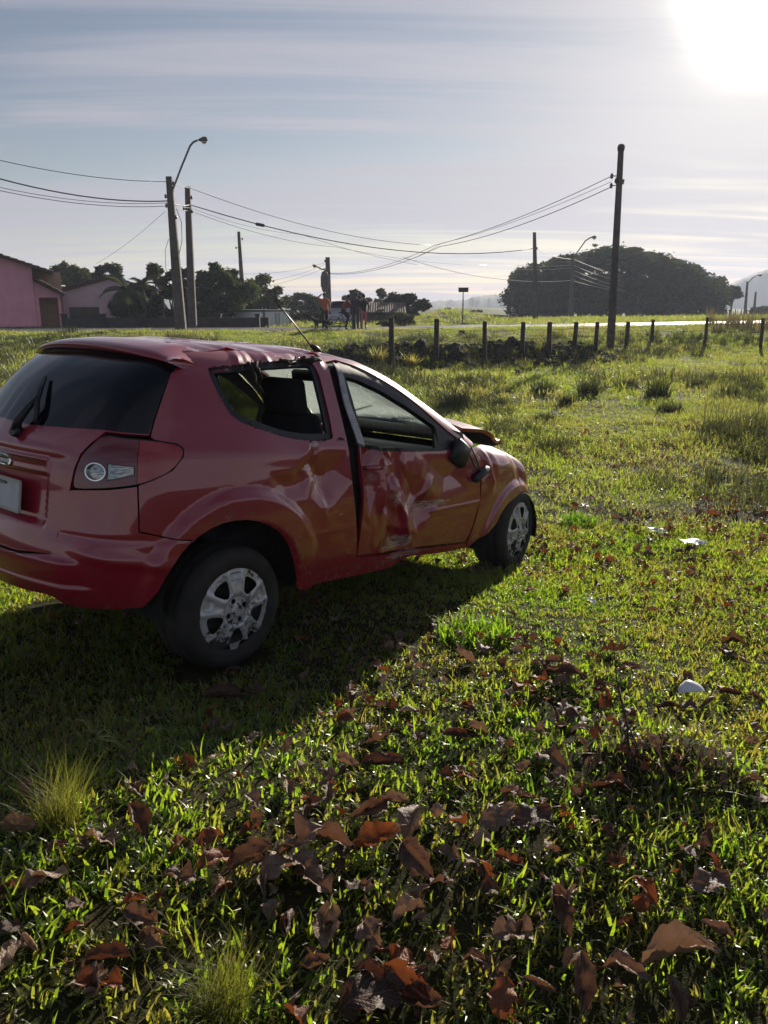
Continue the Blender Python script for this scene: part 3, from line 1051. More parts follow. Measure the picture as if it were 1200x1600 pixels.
def wear_f(x, y, z):
    g = np.zeros(np.shape(x))
    for cx, cz, sx, sz, a in ((1.12, .42, .16, .05, 1.), (1.35, .60, .20, .035, 1.0), (1.05, .70, .06, .12, .7), (.86, .80, .05, .12, .55), (1.2, .335, .25, .03, .8),
                              (.45, 1.385, .5, .02, .5), (1.75, .75, .08, .1, .45), (.47, .99, .05, .03, .7), (1.9, .95, .3, .05, .4)):
        g = np.maximum(g, a * np.exp(-((x - cx) / sx) ** 2 - ((z - cz) / sz) ** 2))
    return np.where(y < 0, g, g * .2)


def dirt_f(x, y, z):
    r = np.hypot(x - ARCH_R[0], z - ARCH_R[1])
    return np.clip(sst(.52, .28, z) * .9 + sst(.43, .36, r) * .7 + .5 * sst(1.36, 1.42, z) * (x > -.1) * (y < -.3) + .12, 0, 1)


FIELDS = dict(wear=wear_f, dirt=dirt_f)


def shrink(poly, d):
    P = np.array(poly, float); n = len(P)
    A = 0.5 * np.sum(P[:, 0] * np.roll(P[:, 1], -1) - np.roll(P[:, 0], -1) * P[:, 1])
    s = 1 if A > 0 else -1
    out = []
    for i in range(n):
        a, b, c = P[i - 1], P[i], P[(i + 1) % n]
        e1 = (b - a) / max(1e-9, np.linalg.norm(b - a)); e2 = (c - b) / max(1e-9, np.linalg.norm(c - b))
        n1 = np.array([-e1[1], e1[0]]) * s; n2 = np.array([-e2[1], e2[0]]) * s
        m = n1 + n2; L = np.linalg.norm(m)
        m = m / L if L > .3 else n1
        out.append(tuple(b + m * d / max(.5, m @ n1)))
    return out


def mirror_p(pts): return [(2 * PC - p, z) for p, z in pts]


def rounded_box(name, size, loc, rot, mat, parent, bevel=.03, taper=(1, 1), seg=3):
    """cushion-like box: bevelled, subdivided and slightly swollen"""
    import bmesh
    bm = bmesh.new(); bmesh.ops.create_cube(bm, size=1)
    for v in bm.verts:
        k = v.co.z + .5
        v.co.x *= size[0] * (1 + (taper[0] - 1) * k); v.co.y *= size[1] * (1 + (taper[1] - 1) * k); v.co.z *= size[2]
    bmesh.ops.bevel(bm, geom=bm.edges[:], offset=bevel, segments=seg, profile=.5, affect='EDGES')
    for f in bm.faces: f.smooth = True
    me = bpy.data.meshes.new(name); bm.to_mesh(me); bm.free(); me.materials.append(mat)
    return link(name, me, parent, loc, rot)


GLASS_R = [(-.312, 1.064), (-.302, 1.129), (-.286, 1.196), (-.269, 1.261), (-.256, 1.31)]
LAMP = [(-.468, 1.069), (-.384, 1.059), (-.302, 1.05), (-.223, 1.034), (-.199, 1.013), (-.201, .981), (-.238, .928), (-.296, .895), (-.344, .877),
        (-.43, .862), (-.545, .845), (-.562, .858), (-.553, .928), (-.534, .985), (-.502, 1.025)]
ARCH_IN = smooth_open([(-.285, .441), (-.265, .490), (-.208, .604), (-.133, .674), (-.041, .708), (.066, .700), (.180, .645), (.256, .572), (.306, .482), (.336, .397), (.351, .320)], 1)
SILL_BOT = [(.372, .303), (.634, .292), (.842, .28), (1.069, .271), (1.195, .281), (1.281, .305), (1.638, .269), (1.823, .262)]
SILL_TOP = [(.80, .386), (1.013, .361), (1.25, .347), (1.553, .318), (1.815, .294)]
GAP_Q = smooth_open([(.745, 1.372), (.725, 1.297), (.713, 1.175), (.699, 1.023), (.690, .933), (.703, .821), (.731, .657), (.786, .393)], 1)
APIL = smooth_open([(1.775, .905), (1.706, .925), (1.560, .995), (1.504, 1.037), (1.331, 1.171), (1.161, 1.273), (.976, 1.352), (.84, 1.383)], 1)
QWIN = [(-.084, 1.329), (-.06, 1.338), (.268, 1.362), (.566, 1.380), (.640, 1.380), (.652, 1.336), (.632, 1.176), (.614, 1.028), (.595, 1.006), (.45, 1.01), (.316, 1.029), (.139, 1.081), (.031, 1.119), (-.020, 1.19)]
DOOR_REAR = [(.779, .961), (.771, .879), (.785, .775), (.783, .61), (.797, .397)]
DOOR_FRONT = [(1.808, .306), (1.83, .374), (1.868, .556), (1.847, .761), (1.757, .887)]
BELT = [(1.70, .900), (1.46, .896), (1.167, .912), (.933, .931)]
FARCH = smooth_open([(2.775, .43), (2.70, .49), (2.60, .525), (2.50, .542), (2.40, .535), (2.30, .50), (2.216, .460), (2.12, .40), (2.02, .34), (1.912, .285), (1.845, .255)], 1)
FEND_TOP = [(1.772, .897), (1.909, .893), (2.15, .872), (2.411, .829), (2.556, .765), (2.62, .71), (2.70, .61), (2.76, .50)]


def rail_points(x0, x1, n):
    xs = np.linspace(x0, x1, n)
    P, _ = topc()(np.stack([xs, -np.array([ypil(x) for x in xs])], -1))
    return [(float(p[0]), float(p[2])) for p in P]


def make_wheel(name, parent, loc, steer=0.0, side=-1, spin=0.0, battered=True):
    w = empty(name, None, None, loc, (0, 0, steer + (0 if side < 0 else math.pi)))
    w.parent = parent
    b = MB()
    b.lathe([(.182, -.010), (.190, -.022), (.205, -.028), (.235, -.030), (.258, -.022), (.272, -.008), (.280, .006), (.284, .03), (.2815, .034), (.2815, .042), (.285, .046),
             (.286, .092), (.2835, .096), (.2835, .104), (.286, .108), (.284, .160), (.278, .176), (.258, .200), (.22, .208), (.18, .19)], 72)
    b.build('tyre', M['rubber'], w)
    b = MB()
    b.lathe([(.0, .028), (.12, .030), (.165, .022), (.185, .008)], 40)
    for k in range(10):
        a = k * math.pi / 5
        b.lathe([(0, .0175), (.016, .0175), (.018, .026)], 12, c=(.12 * math.cos(a), .004, .12 * math.sin(a)))
    b.build('steel_rim', M['steel'], w)
    # pressed plastic wheel cover: five broad spokes, five windows, four bolt holes
    RR = .188
    circ = [(RR * math.cos(t), RR * math.sin(t)) for t in np.linspace(0, 2 * math.pi, 72, endpoint=False)]
    if battered:
        circ = []
        for t in np.linspace(0, 2 * math.pi, 90, endpoint=False):
            a = math.degrees(t)
            r = RR
            if 228 < a < 262: r = RR * (.80 + .05 * math.sin(a * .9))
            if 276 < a < 312: r = RR * (.86 + .04 * math.sin(a * 1.3))
            circ.append((r * math.cos(t), r * math.sin(t)))
    holes = []
    for k in range(5):
        a = math.radians(54 + 72 * k)
        wnd = []
        for r, da in ((.084, -9), (.084, 9), (.118, 15), (.158, 17), (.160, 0), (.158, -17), (.118, -15)):
            wnd.append((r * math.cos(a + R_(da)), r * math.sin(a + R_(da))))
        holes.append([tuple(p) for p in smooth_closed(wnd, 1)])
    for k in range(4):
        a = math.radians(22 + 90 * k)
        holes.append([(.048 * math.cos(a) + .0125 * math.cos(t), .048 * math.sin(a) + .0125 * math.sin(t)) for t in np.linspace(0, 2 * math.pi, 14, endpoint=False)])

    def cap(q):
        x, z = q[:, 0], q[:, 1]
        r = np.hypot(x, z); th = np.degrees(np.arctan2(z, x))
        dome = .020 * (1 - (r / RR) ** 2)
        k = (th - 54 + 36) % 72 - 36             # angle from the window axis
        arc = np.radians(np.abs(k)) * r
        wall = .006 * np.exp(-((np.abs(k) - 21) * r / 4.0) ** 2 * 18) * sst(.065, .085, r) + .006 * np.exp(-((r - .078) / .007) ** 2) * (np.abs(k) < 20)
        sp = np.abs(k) - 36                       # around the spoke axis
        slot = -.010 * sst(11, 8, np.abs(sp)) * sst(.135, .142, r) * sst(.172, .166, r)
        hubb = .007 * sst(.03, .024, r) - .004 * sst(.072, .066, r) * sst(.03, .036, r)
        y = -(.020 + dome + wall + slot + hubb)
        return np.stack([x * np.cos(spin) - z * np.sin(spin), y, x * np.sin(spin) + z * np.cos(spin)], -1), np.tile(np.array([0, -1., 0]), (len(x), 1))
    panel('hubcap', cap, circ, holes, sp=.0075, bsp=.006, thick=.004, mats=[M['hub'], M['steel']], parent=w)
    return w


def make_car():
    car = empty('wrecked_car', 'red hatchback with crumpled door and smashed side windows standing on the grass', 'car', CAR_LOC, CAR_ROT)
    rail = rail_points(-.10, 1.93, 27)
    rs = [(-.153, 1.338)]
    for sgn in (-1, 1):
        near = sgn < 0
        qd = quarter_disp if near else None
        side = rs + rail + [(1.93, .955), (1.80, .905)] + APIL + GAP_Q + SILL_TOP + SILL_BOT[::-1] + ARCH_IN[::-1][:-3] + \
            [(-.176, .645), (-.26, .665), (-.335, .696), (-.339, .876)] + LAMP[7:2:-1][:5] + [(-.30, 1.052)] + GLASS_R + [(-.215, 1.325)]
        # lamp[7:2:-1] runs from the lower edge round the tip to the upper edge
        panel('body_side', wrap(sgn, qd), side, [smooth_closed(QWIN, 1)], sp=.015 if near else .03, parent=car, fields=FIELDS)
        seal_o = smooth_closed(shrink(QWIN, .000), 1); seal_i = smooth_closed(shrink(QWIN, .030), 1)
        panel('window_seal', wrap(sgn, qd, -.012), seal_o, [seal_i], sp=.02, thick=.016, mats=[M['trim']], parent=car)
        dd = door_disp if near else None
        skin = smooth_open(DOOR_REAR, 1) + [(1.013, .375), (1.25, .362), (1.553, .333), (1.80, .306)] + DOOR_FRONT[1:] + BELT
        door = panel('door', wrap(sgn, dd), skin, sp=.0115 if near else .03, parent=car, fields=FIELDS)
        fr = [(1.70, .903), (1.549, .985), (1.50, 1.028), (1.325, 1.163), (1.157, 1.263), (.975, 1.343), (.86, 1.372), (.805, 1.36), (.765, .985), (.779, .963),
              (.82, .955), (.838, 1.300), (.925, 1.283), (1.086, 1.224), (1.266, 1.134), (1.446, 1.030), (1.447, .900)]
        panel('window_frame', wrap(sgn, None, -.006), fr, sp=.02, thick=.03, mats=[M['trim']], parent=door)
        if near:
            panel('bent_pillar_trim', wrap(sgn, lambda p, z: .014 + .012 * np.sin(z * 9)), [(.792, 1.372), (.755, 1.18), (.752, .985), (.800, .968), (.800, 1.18), (.822, 1.35)], sp=.02, thick=.006, mats=[M['bent_metal']], parent=door)
            panel('window_ledge', wrap(sgn, door_disp, -.004), [(.775, .962), (.933, .932), (1.167, .913), (1.46, .897), (1.46, .912), (1.167, .930), (.933, .950), (.775, .985)], sp=.02, thick=.03, mats=[M['trim']], parent=door)
        h = MB()
        hx, hz = .865, .843
        y0 = sgn * .79
        h.tube([(hx - .055, y0 + sgn * .0, hz + .012), (hx - .045, y0 + sgn * .03, hz + .012), (hx + .05, y0 + sgn * .035, hz + .008), (hx + .075, y0 + sgn * .0, hz + .004)], [.010, .014, .014, .009], 8, 0)
        h.lathe([(0, 0), (.030, .001), (.034, -.004)], 20, c=(hx, y0 - sgn * .045, hz - .01), mat=1)
        h.build('handle', [M['paint'], M['trim']], door)
        panel('fender', wrap(sgn, fender_disp if near else None), FEND_TOP + FARCH + [(1.832, .262), (1.835, .30), (1.845, .374), (1.882, .556), (1.861, .761)], parent=car, fields=FIELDS, sp=.02)
        panel('pillar_cover', wrap(sgn, None, -.040), [(.64, .36), (.86, .36), (.84, .96), (.84, 1.35), (.66, 1.36), (.64, .96)], sp=.04, thick=.02, mats=[M['trim']], parent=car)
        # wheel housing
        for (cx, cz, rr_h) in ((*ARCH_R, .375), (2.40, .24, .315)):
            b = MB()
            b.lathe([(rr_h, sgn * .755), (rr_h + .02, sgn * .70), (rr_h + .02, sgn * .48), (.02, sgn * .47)], 30, c=(cx, 0, cz), a0=R_(-8), a1=R_(188))
            b.build('wheel_housing', M['under'], car)
        panel('roof_corner', wrap(sgn, None, -.012), [(-.255, 1.30), (.06, 1.325), (.06, 1.402), (-.20, 1.402)], sp=.03, thick=.008, parent=car, fields=FIELDS)
        # tail lamp cluster
        mp = (lambda q: q)
        lamp = shrink(smooth_closed(LAMP, 1), .005)
        tl = empty('tail_light', None, None); tl.parent = car
        panel('lamp_rim', wrap(sgn, None, -.006), shrink(smooth_closed(LAMP, 1), .001), sp=.03, thick=.012, mats=[M['trim']], parent=tl)
        right = [p for p in lamp if p[0] > -.345]; left = [p for p in lamp if p[0] <= -.345]
        cut_hi, cut_lo = (-.360, 1.050), (-.360, .878)
        def clip(poly, keep_gt, c):
            out = []
            n = len(poly)
            for i in range(n):
                a, q = poly[i], poly[(i + 1) % n]
                ia = (a[0] > c) == keep_gt; iq = (q[0] > c) == keep_gt
                if ia: out.append(a)
                if ia != iq:
                    t = (c - a[0]) / (q[0] - a[0]); out.append((c, a[1] + t * (q[1] - a[1])))
            return out
        panel('red_lens', wrap(sgn, None, .003), clip(lamp, True, -.343), sp=.02, thick=.01, mats=[M['lens_red']], parent=tl)
        cxr, czr, rr = -.475, .925, .036
        circ = [(cxr + rr * 1.05 * math.cos(t), czr + rr * math.sin(t)) for t in np.linspace(0, 2 * math.pi, 28, endpoint=False)]
        blink = [(-.434, .961), (-.352, .953), (-.350, .918), (-.434, .893)]
        panel('smoked_lens', wrap(sgn, None, .003), clip(lamp, False, -.345), [circ[::-1], blink], sp=.02, thick=.01, mats=[M['lens_dark']], parent=tl)
        ring_in = [(cxr + (p - cxr) * .87, czr + (z - czr) * .87) for p, z in circ]
        panel('reversing_lamp_ring', wrap(sgn, None, .007), circ, [ring_in], sp=.02, bsp=.008, thick=.012, mats=[M['chrome']], parent=tl)
        panel('reversing_lamp', wrap(sgn, lambda p, z: -.004 - .35 * ((p - cxr) ** 2 + (z - czr) ** 2) * 4), ring_in, sp=.012, bsp=.008, thick=.004, mats=[M['lens_clear']], parent=tl)
        panel('indicator_lens', wrap(sgn, None, .004), shrink(blink, .003), sp=.02, thick=.008, mats=[M['lens_clear']], parent=tl)

    t = NT('tinted_side_glass')
    tr = t.n('ShaderNodeBsdfTransparent'); tr.inputs['Color'].default_value = (.26, .29, .28, 1)
    gg = t.n('ShaderNodeBsdfGlossy'); gg.inputs['Roughness'].default_value = .04
    ms = t.n('ShaderNodeMixShader'); ms.inputs[0].default_value = .05
    t.l(tr.outputs[0], ms.inputs[1]); t.l(gg.outputs[0], ms.inputs[2]); t.l(ms.outputs[0], t.out.inputs['Surface'])
    panel('side_glass', wrap(1, None, -.016), smooth_closed(shrink(QWIN, .01), 1), sp=.05, thick=.004, mats=[t.m, t.m], parent=car)
    panel('side_glass', wrap(1, None, -.020), [(.84, .95), (1.44, .90), (1.445, 1.03), (1.266, 1.134), (1.086, 1.224), (.925, 1.283), (.84, 1.30)], sp=.06, thick=.004, mats=[t.m, t.m], parent=car)
    # tailgate
    hr = [(-.02 + PC + .70, 1.41)]
    edge_r = [(-.28, 1.375), (-.262, 1.31), (-.275, 1.261), (-.292, 1.196), (-.308, 1.129), (-.318, 1.068), (-.46, 1.078), (-.505, 1.032), (-.539, .987), (-.558, .928), (-.572, .850),
              (-.605, .708), (-.628, .577)]
    gate = edge_r + [(PC + .12, .552)] + mirror_p([(PC + .12, .552)]) + mirror_p(edge_r)[::-1] + [(PC - .3, 1.41), (PC + .3, 1.41)]
    gl = [(-.475, 1.084)] + [(-.318, 1.072)] + [(p - .003, z) for p, z in GLASS_R[1:]] + [(-.272, 1.345), (-.33, 1.372), (-.43, 1.385), (PC + .2, 1.402)]
    glass = gl + mirror_p(gl)[::-1] + mirror_p([(-.648, 1.077)]) + [(-.84, 1.069), (-.648, 1.077)]
    # glass list must run round once: right edge up, across the top, left edge down, along the bottom
    gate_o = panel('tailgate', wrap(-1, tail_disp), gate, [shrink(glass, .03)], sp=.016, parent=car, fields=FIELDS)
    panel('rear_window', wrap(-1, None, .003), shrink(glass, .002), sp=.025, thick=.008, mats=[M['tint'], M['tint']], parent=gate_o)
    # number plate and badge
    def plate_chart(off):
        c, _ = wrap(-1, None)(np.array([[PC, .775]])); c = c[0]
        def f(q):
            u, v = q[:, 0], q[:, 1]
            tilt = R_(8)
            P = np.stack([c[0] - .010 - off + v * math.sin(tilt) * -0 + .10 * v, -u, .780 + v], -1)
            return P, np.tile(np.array([-1., 0, 0]), (len(u), 1))
        return f
    rect = [(-.20, -.065), (.20, -.065), (.20, .065), (-.20, .065)]
    pr = [tuple(p) for p in smooth_closed([(-.20, -.065), (0, -.065), (.20, -.065), (.20, 0), (.20, .065), (0, .065), (-.20, .065), (-.20, 0)], 2)]
    def rr_(w, h, r, n=5):
        out = []
        for cx, cy, a in ((w - r, h - r, 0), (-w + r, h - r, 90), (-w + r, -h + r, 180), (w - r, -h + r, 270)):
            for k in range(n + 1):
                t = R_(a + 90 * k / n); out.append((cx + r * math.cos(t), cy + r * math.sin(t)))
        return out
    pl = panel('number_plate', plate_chart(.004), rr_(.196, .061, .012), sp=.03, thick=.004, mats=[M['plate']], parent=car)
    panel('plate_border', plate_chart(.008), rr_(.204, .069, .015), [rr_(.192, .057, .010)], sp=.02, thick=.008, mats=[M['plate_rim']], parent=pl)
    b = MB()                                   # the small embossed heading along the top of the plate
    gx = .0
    cpt, _ = plate_chart(.0075)(np.array([[0., .045]]))
    for k, (u, w_, kind) in enumerate(((-.055, .010, 0), (-.040, .012, 1), (-.022, .010, 0), (.012, .014, 2), (.032, .013, 2), (.052, .012, 2), (.075, .014, 3))):
        for du, dv, sw, sh in {0: ((0, 0, .002, .012), (.005, .005, .008, .002), (.009, 0, .002, .012)), 1: ((0, 0, .002, .012), (.006, 0, .002, .010), (.011, 0, .002, .012)),
                               2: ((0, 0, .002, .014), (.005, .006, .008, .002), (.005, -.006, .008, .002), (.010, .002, .002, .010)), 3: ((0, 0, .012, .010),)}[kind]:
            b.box((float(cpt[0, 0]), -(u + du), float(cpt[0, 2]) + dv), (.0016, sw, sh))
    b.build('plate_lettering', M['trim'], pl)['kind'] = 'stuff'
    def badge(off, rx, rz, name, mat):
        o = [(PC + rx * math.cos(t), .912 + rz * math.sin(t)) for t in np.linspace(0, 2 * math.pi, 36, endpoint=False)]
        return o
    bo, bi = badge(0, .062, .030, '', 0), badge(0, .050, .021, '', 0)
    em = panel('badge', wrap(-1, tail_disp, .004), bi, sp=.015, bsp=.008, thick=.004, mats=[M['badge']], parent=car)
    panel('badge_ring', wrap(-1, tail_disp, .007), bo, [bi], sp=.015, bsp=.008, thick=.008, mats=[M['chrome']], parent=em)
    # rear wiper
    b = MB()
    def wp(p, z, off): return tuple(wrap(-1, None, off)(np.array([[p, z]]))[0][0])
    b.tube([wp(-.895, 1.045, .02), wp(-.885, 1.085, .045), wp(-.865, 1.14, .05), wp(-.855, 1.18, .045)], [.022, .020, .015, .011], 8)
    b.tube([wp(-.895, 1.03, -.01), wp(-.895, 1.045, .035)], .026, 12)
    b.tube([wp(-.80, 1.085, .022), wp(-.815, 1.13, .034), wp(-.85, 1.17, .040), wp(-.89, 1.215, .034), wp(-.945, 1.265, .026)], [.010, .012, .013, .012, .008], 6)
    b.build('rear_wiper', M['trim'], car)
    # roof spoiler over the rear window
    def spoil():
        rows = []
        ys = np.linspace(-.575, .575, 41)
        for y in ys:
            e = abs(y) / .575
            xf = -.02 - .0 * e; k = 1 - .9 * sst(.93, 1.0, e)
            P, _ = topc()(np.array([[min(-.012 + .02 * e, 0.0), y * .86]])); zf = P[0, 2] - .055 * sst(.75, 1.0, e)
            yy = y
            front = np.array([-.012 - .05 * sst(.8, 1, e), yy * (.90 + .10 * e), zf - .002])
            lipx = -.285 + .10 * e ** 2.5; lipz = 1.418 - .055 * e ** 2.2
            lip = np.array([lipx, yy, lipz])
            mid = front * .5 + lip * .5 + np.array([0, 0, .012])
            low = np.array([lipx + .012, yy, lipz - .028 * (1 - .5 * e)])
            back = np.array([lipx + .085, yy * .99, lipz - .040])
            rows.append([front, front * .7 + lip * .3 + np.array([0, 0, .010]), mid, front * .2 + lip * .8 + np.array([0, 0, .010]), lip, lip + np.array([-.004, 0, -.010]), low, back, back + np.array([.12, 0, .0])])
        V = [tuple(p) for r in rows for p in r]; n = len(rows[0]); Fq = []
        for i in range(len(rows) - 1):
            for j in range(n - 1): Fq.append((i * n + j, i * n + j + 1, (i + 1) * n + j + 1, (i + 1) * n + j))
        Fq.append(tuple(range(n))); Fq.append(tuple((len(rows) - 1) * n + j for j in range(n - 1, -1, -1)))
        me = bpy.data.meshes.new('spoiler'); me.from_pydata(V, [], Fq); me.materials.append(M['paint'])
        me.polygons.foreach_set('use_smooth', np.ones(len(me.polygons), bool))
        o = link('spoiler', me, car)
        for f_ in FIELDS:
            a_ = me.attributes.new(f_, 'FLOAT', 'POINT'); a_.data.foreach_set('value', np.full(len(V), .1, np.float32))
        return o
    spoil()
    # rear bumper
    top_r = [(-.632, .574), (-.609, .705), (-.577, .835), (-.560, .841), (-.43, .857), (-.344, .872), (-.339, .690), (-.262, .659), (-.180, .640)]
    low_r = [(-.208, .600), (-.240, .540), (-.265, .490), (-.285, .441), (-.33, .376), (-.42, .362), (-.53, .358), (-.60, .375), (-.64, .40), (-.80, .388)]
    bump = [(PC + .12, .547)] + top_r + low_r + mirror_p(low_r)[::-1] + mirror_p(top_r)[::-1] + mirror_p([(PC + .12, .547)])
    bo_ = panel('rear_bumper', wrap(-1, bumper_disp), bump, sp=.018, parent=car, fields=FIELDS)
    # roof and bonnet
    xs = np.linspace(-.105, 1.01, 22)
    roof = [(x, -ypil(x) + .006) for x in xs] + [(1.02, -.25), (1.03, 0), (1.02, .25)] + [(x, ypil(x) - .006) for x in xs[::-1]] + [(-.115, .25), (-.12, 0), (-.115, -.25)]
    panel('roof', topc(roof_disp), roof, sp=.022, parent=car, fields=FIELDS)
    xs = np.linspace(1.03, 1.90, 16)
    ws = [(x, -ypil(x) + .02) for x in xs] + [(1.95, -.3), (1.965, 0), (1.95, .3)] + [(x, ypil(x) - .02) for x in xs[::-1]]
    panel('windscreen', topc(None, -.012), ws, sp=.06, thick=.004, mats=[M['screen'], M['screen']], parent=car)
    hd = [(1.97, -.58), (2.1, -.60), (2.3, -.60), (2.48, -.56), (2.58, -.40), (2.62, 0), (2.58, .40), (2.48, .56), (2.3, .60), (2.1, .60), (1.97, .58), (1.99, .3), (2.0, 0), (1.99, -.3)]
    panel('bonnet', topc(hood_disp), hd, sp=.025, thick=.022, mats=[M['paint'], M['under']], parent=car, fields=FIELDS)
    # front end: bumper torn off, dark support frame behind it
    b = MB()
    b.bbox((2.50, 0, .50), (.26, 1.05, .36), .05)
    b.bbox((2.66, 0, .62), (.06, .95, .10), .02)
    b.bbox((2.62, 0, .36), (.10, .90, .10), .02)
    b.tube([(2.60, -.60, .44), (2.68, -.66, .40), (2.70, -.68, .33), (2.66, -.66, .26)], [.03, .025, .018, .010], 6)
    b.tube([(2.56, -.58, .52), (2.68, -.64, .46), (2.74, -.66, .37)], [.02, .02, .008], 6)
    b.build('front_support', M['under'], car)
    for sg in (-1, 1):
        b = MB()
        b.bbox((2.52, sg * .50, .70), (.16, .17, .15), .04, rot=(0, .35, sg * -.3))
        b.build('headlight', M['lens_clear'], car)
    # floor, bulkheads
    b = MB()
    b.bbox((1.0, 0, .31), (2.5, 1.22, .16), .04)
    b.bbox((-.36, 0, .52), (.26, .95, .22), .04)
    b.bbox((2.0, 0, .60), (.10, 1.18, .55), .03)
    b.tube([(-.55, -.30, .36), (-.35, -.30, .34), (.1, -.28, .33)], .028, 10)
    b.tube([(0, -.62, .285), (0, .62, .285)], .045, 10)
    b.tube([(2.45, -.60, .285), (2.45, .60, .285)], .035, 10)
    b.build('floor_pan', M['under'], car)
    # cabin
    seat = M['cabin']
    for y in (-.35, .35):
        s = empty('front_seat', None, None); s.parent = car
        rounded_box('seat_cushion', (.50, .48, .16), (1.10, y, .52), (0, -.12, 0), seat, s, .05)
        rounded_box('backrest', (.15, .48, .60), (.78, y, .82), (0, -.28, 0), seat, s, .05, (.7, .82))
        rounded_box('headrest', (.10, .27, .19), (.665, y, 1.185), (0, -.2, 0), seat, s, .035)
    s = empty('rear_seat', None, None); s.parent = car
    rounded_box('seat_cushion', (.48, 1.12, .15), (.30, 0, .52), (0, -.15, 0), seat, s, .05)
    rounded_box('backrest', (.15, 1.08, .56), (.02, 0, .78), (0, -.3, 0), seat, s, .05)
    rounded_box('dashboard', (.42, 1.26, .26), (1.70, 0, .745), (0, .12, 0), M['dash'], car, .06)
    rounded_box('cowl', (.20, 1.20, .06), (1.90, 0, .935), (0, .25, 0), M['dash'], car, .02)
    b = MB()
    b.bbox((1.54, .36, .865), (.20, .34, .07), .03, rot=(0, .15, 0))
    b.build('instrument_hood', M['cabin'], car)
    sw = empty('steering_wheel', None, None, (1.36, .36, .90), (0, -1.05, 0)); sw.parent = car
    b = MB(); b.tube([(.185 * math.cos(t), .185 * math.sin(t), 0) for t in np.linspace(0, 2 * math.pi, 41)], .016, 8, cap=False); b.build('wheel_grip', M['trim'], sw)
    b = MB()
    b.bbox((0, 0, -.02), (.13, .15, .05), .02)
    for a in (0, 2.2, -2.2): b.tube([(.04 * math.cos(a), .04 * math.sin(a), -.015), (.18 * math.cos(a), .18 * math.sin(a), 0)], [.018, .013], 6)
    b.tube([(0, 0, -.03), (0, 0, -.30)], .03, 8)
    b.build('wheel_hub', M['grey_metal'], sw)
    mr = MB()
    mr.bbox((1.18, .02, 1.275), (.035, .21, .065), .012, rot=(0, -.15, .15))
    mr.tube([(1.20, 0, 1.30), (1.23, 0, 1.36)], .012, 6)
    mr.build('rear_view_mirror', M['trim'], car)
    # windscreen wipers on the cowl
    for y0, y1 in ((-.05, -.55), (.45, -.02)):
        b = MB()
        pts = []
        for s_ in np.linspace(0, 1, 6):
            y = y0 + (y1 - y0) * s_
            x = 1.93 - .17 * s_
            P, _ = topc(None, .015)(np.array([[x, y]])); pts.append(tuple(P[0]))
        b.tube(pts, [.010, .009, .008, .008, .007, .005], 6); b.build('wiper', M['trim'], car)
    # broken mirror: a bare foot on the door and the housing hanging by its cable
    b = MB()
    b.add([(1.40, -.775, .905), (1.72, -.765, .905), (1.70, -.745, .985), (1.52, -.735, 1.02), (1.45, -.74, .99), (1.40, -.80, .900), (1.72, -.79, .895), (1.70, -.77, .985), (1.52, -.755, 1.025), (1.43, -.765, .99)],
          [(5, 6, 7, 8, 9), (4, 3, 2, 1, 0), (0, 1, 6, 5), (1, 2, 7, 6), (2, 3, 8, 7), (3, 4, 9, 8), (4, 0, 5, 9)])
    b.bbox((1.62, -.815, .875), (.15, .05, .15), .02, rot=(0, .5, 0))
    b.build('mirror_foot', M['trim'], car)
    b = MB()
    b.tube([(1.66, -.81, .90), (1.70, -.835, .86), (1.74, -.84, .80), (1.80, -.83, .765)], .007, 6, mat=1)
    b.tube([(1.68, -.81, .88), (1.73, -.86, .82), (1.82, -.84, .755)], .004, 6, mat=1)
    b.bbox((1.83, -.835, .735), (.17, .05, .055), .018, rot=(0, -.35, .1))
    b.build('hanging_mirror', [M['trim'], M['grey_metal']], car)
    # crumpled roof drip rail, glass crumbs and straw on the window ledge
    rngd = np.random.default_rng(4)
    b = MB()
    for k in range(90):
        x = rngd.uniform(-.05, .70)
        low = rngd.random() < .45
        if low:
            z = float(np.interp(x, [-.04, .03, .14, .32, .45, .60], [1.235, 1.125, 1.085, 1.033, 1.012, 1.008])); off = .002
        else:
            z = float(np.interp(x, [-.05, .27, .57, .70], [1.335, 1.362, 1.38, 1.385])); off = .010
        p = np.array(wrap(-1, quarter_disp, off)(np.array([[x, z]]))[0][0])
        s_ = rngd.uniform(.003, .009)
        q = Euler(rngd.uniform(-2, 2, 3)).to_matrix()
        b.box(p + rngd.normal(0, .004, 3), (s_ * 1.6, s_ * .5, s_), q, mat=0 if rngd.random() < .8 else 1)
    for (x0, z0, x1, z1, r) in ((.20, 1.362, .23, 1.22, .008), (.23, 1.36, .245, 1.29, .012), (.43, 1.375, .52, 1.36, .012), (.60, 1.385, .72, 1.38, .016), (.66, 1.385, .74, 1.40, .014)):
        pts = [np.array(wrap(-1, None, .012)(np.array([[x0 + (x1 - x0) * s_, z0 + (z1 - z0) * s_]]))[0][0]) + rngd.normal(0, .006, 3) for s_ in np.linspace(0, 1, 6)]
        b.tube(pts, [r, r * .8, r, r * .6, r * .8, r * .3], 6, mat=0)
    o = b.build('torn_seal_debris', [M['soil'], M['lens_clear']], car); o['kind'] = 'stuff'
    # whip aerial at the front of the roof
    P, _ = topc()(np.array([[.95, -.28]])); a0 = Vector(P[0])
    b = MB()
    b.tube([a0 + Vector((.03, 0, -.005)), a0 + Vector((0, 0, .018)), a0 + Vector((-.03, 0, .03))], [.022, .018, .010], 8)
    b.tube([a0 + Vector((-.02, 0, .02)), a0 + Vector((-.17, .01, .155)), a0 + Vector((-.285, .015, .25))], [.005, .004, .0035], 6)
    b.build('aerial', M['trim'], car)
    make_wheel('rear_wheel', car, (0, -.757, .285), 0, -1, 0.0)
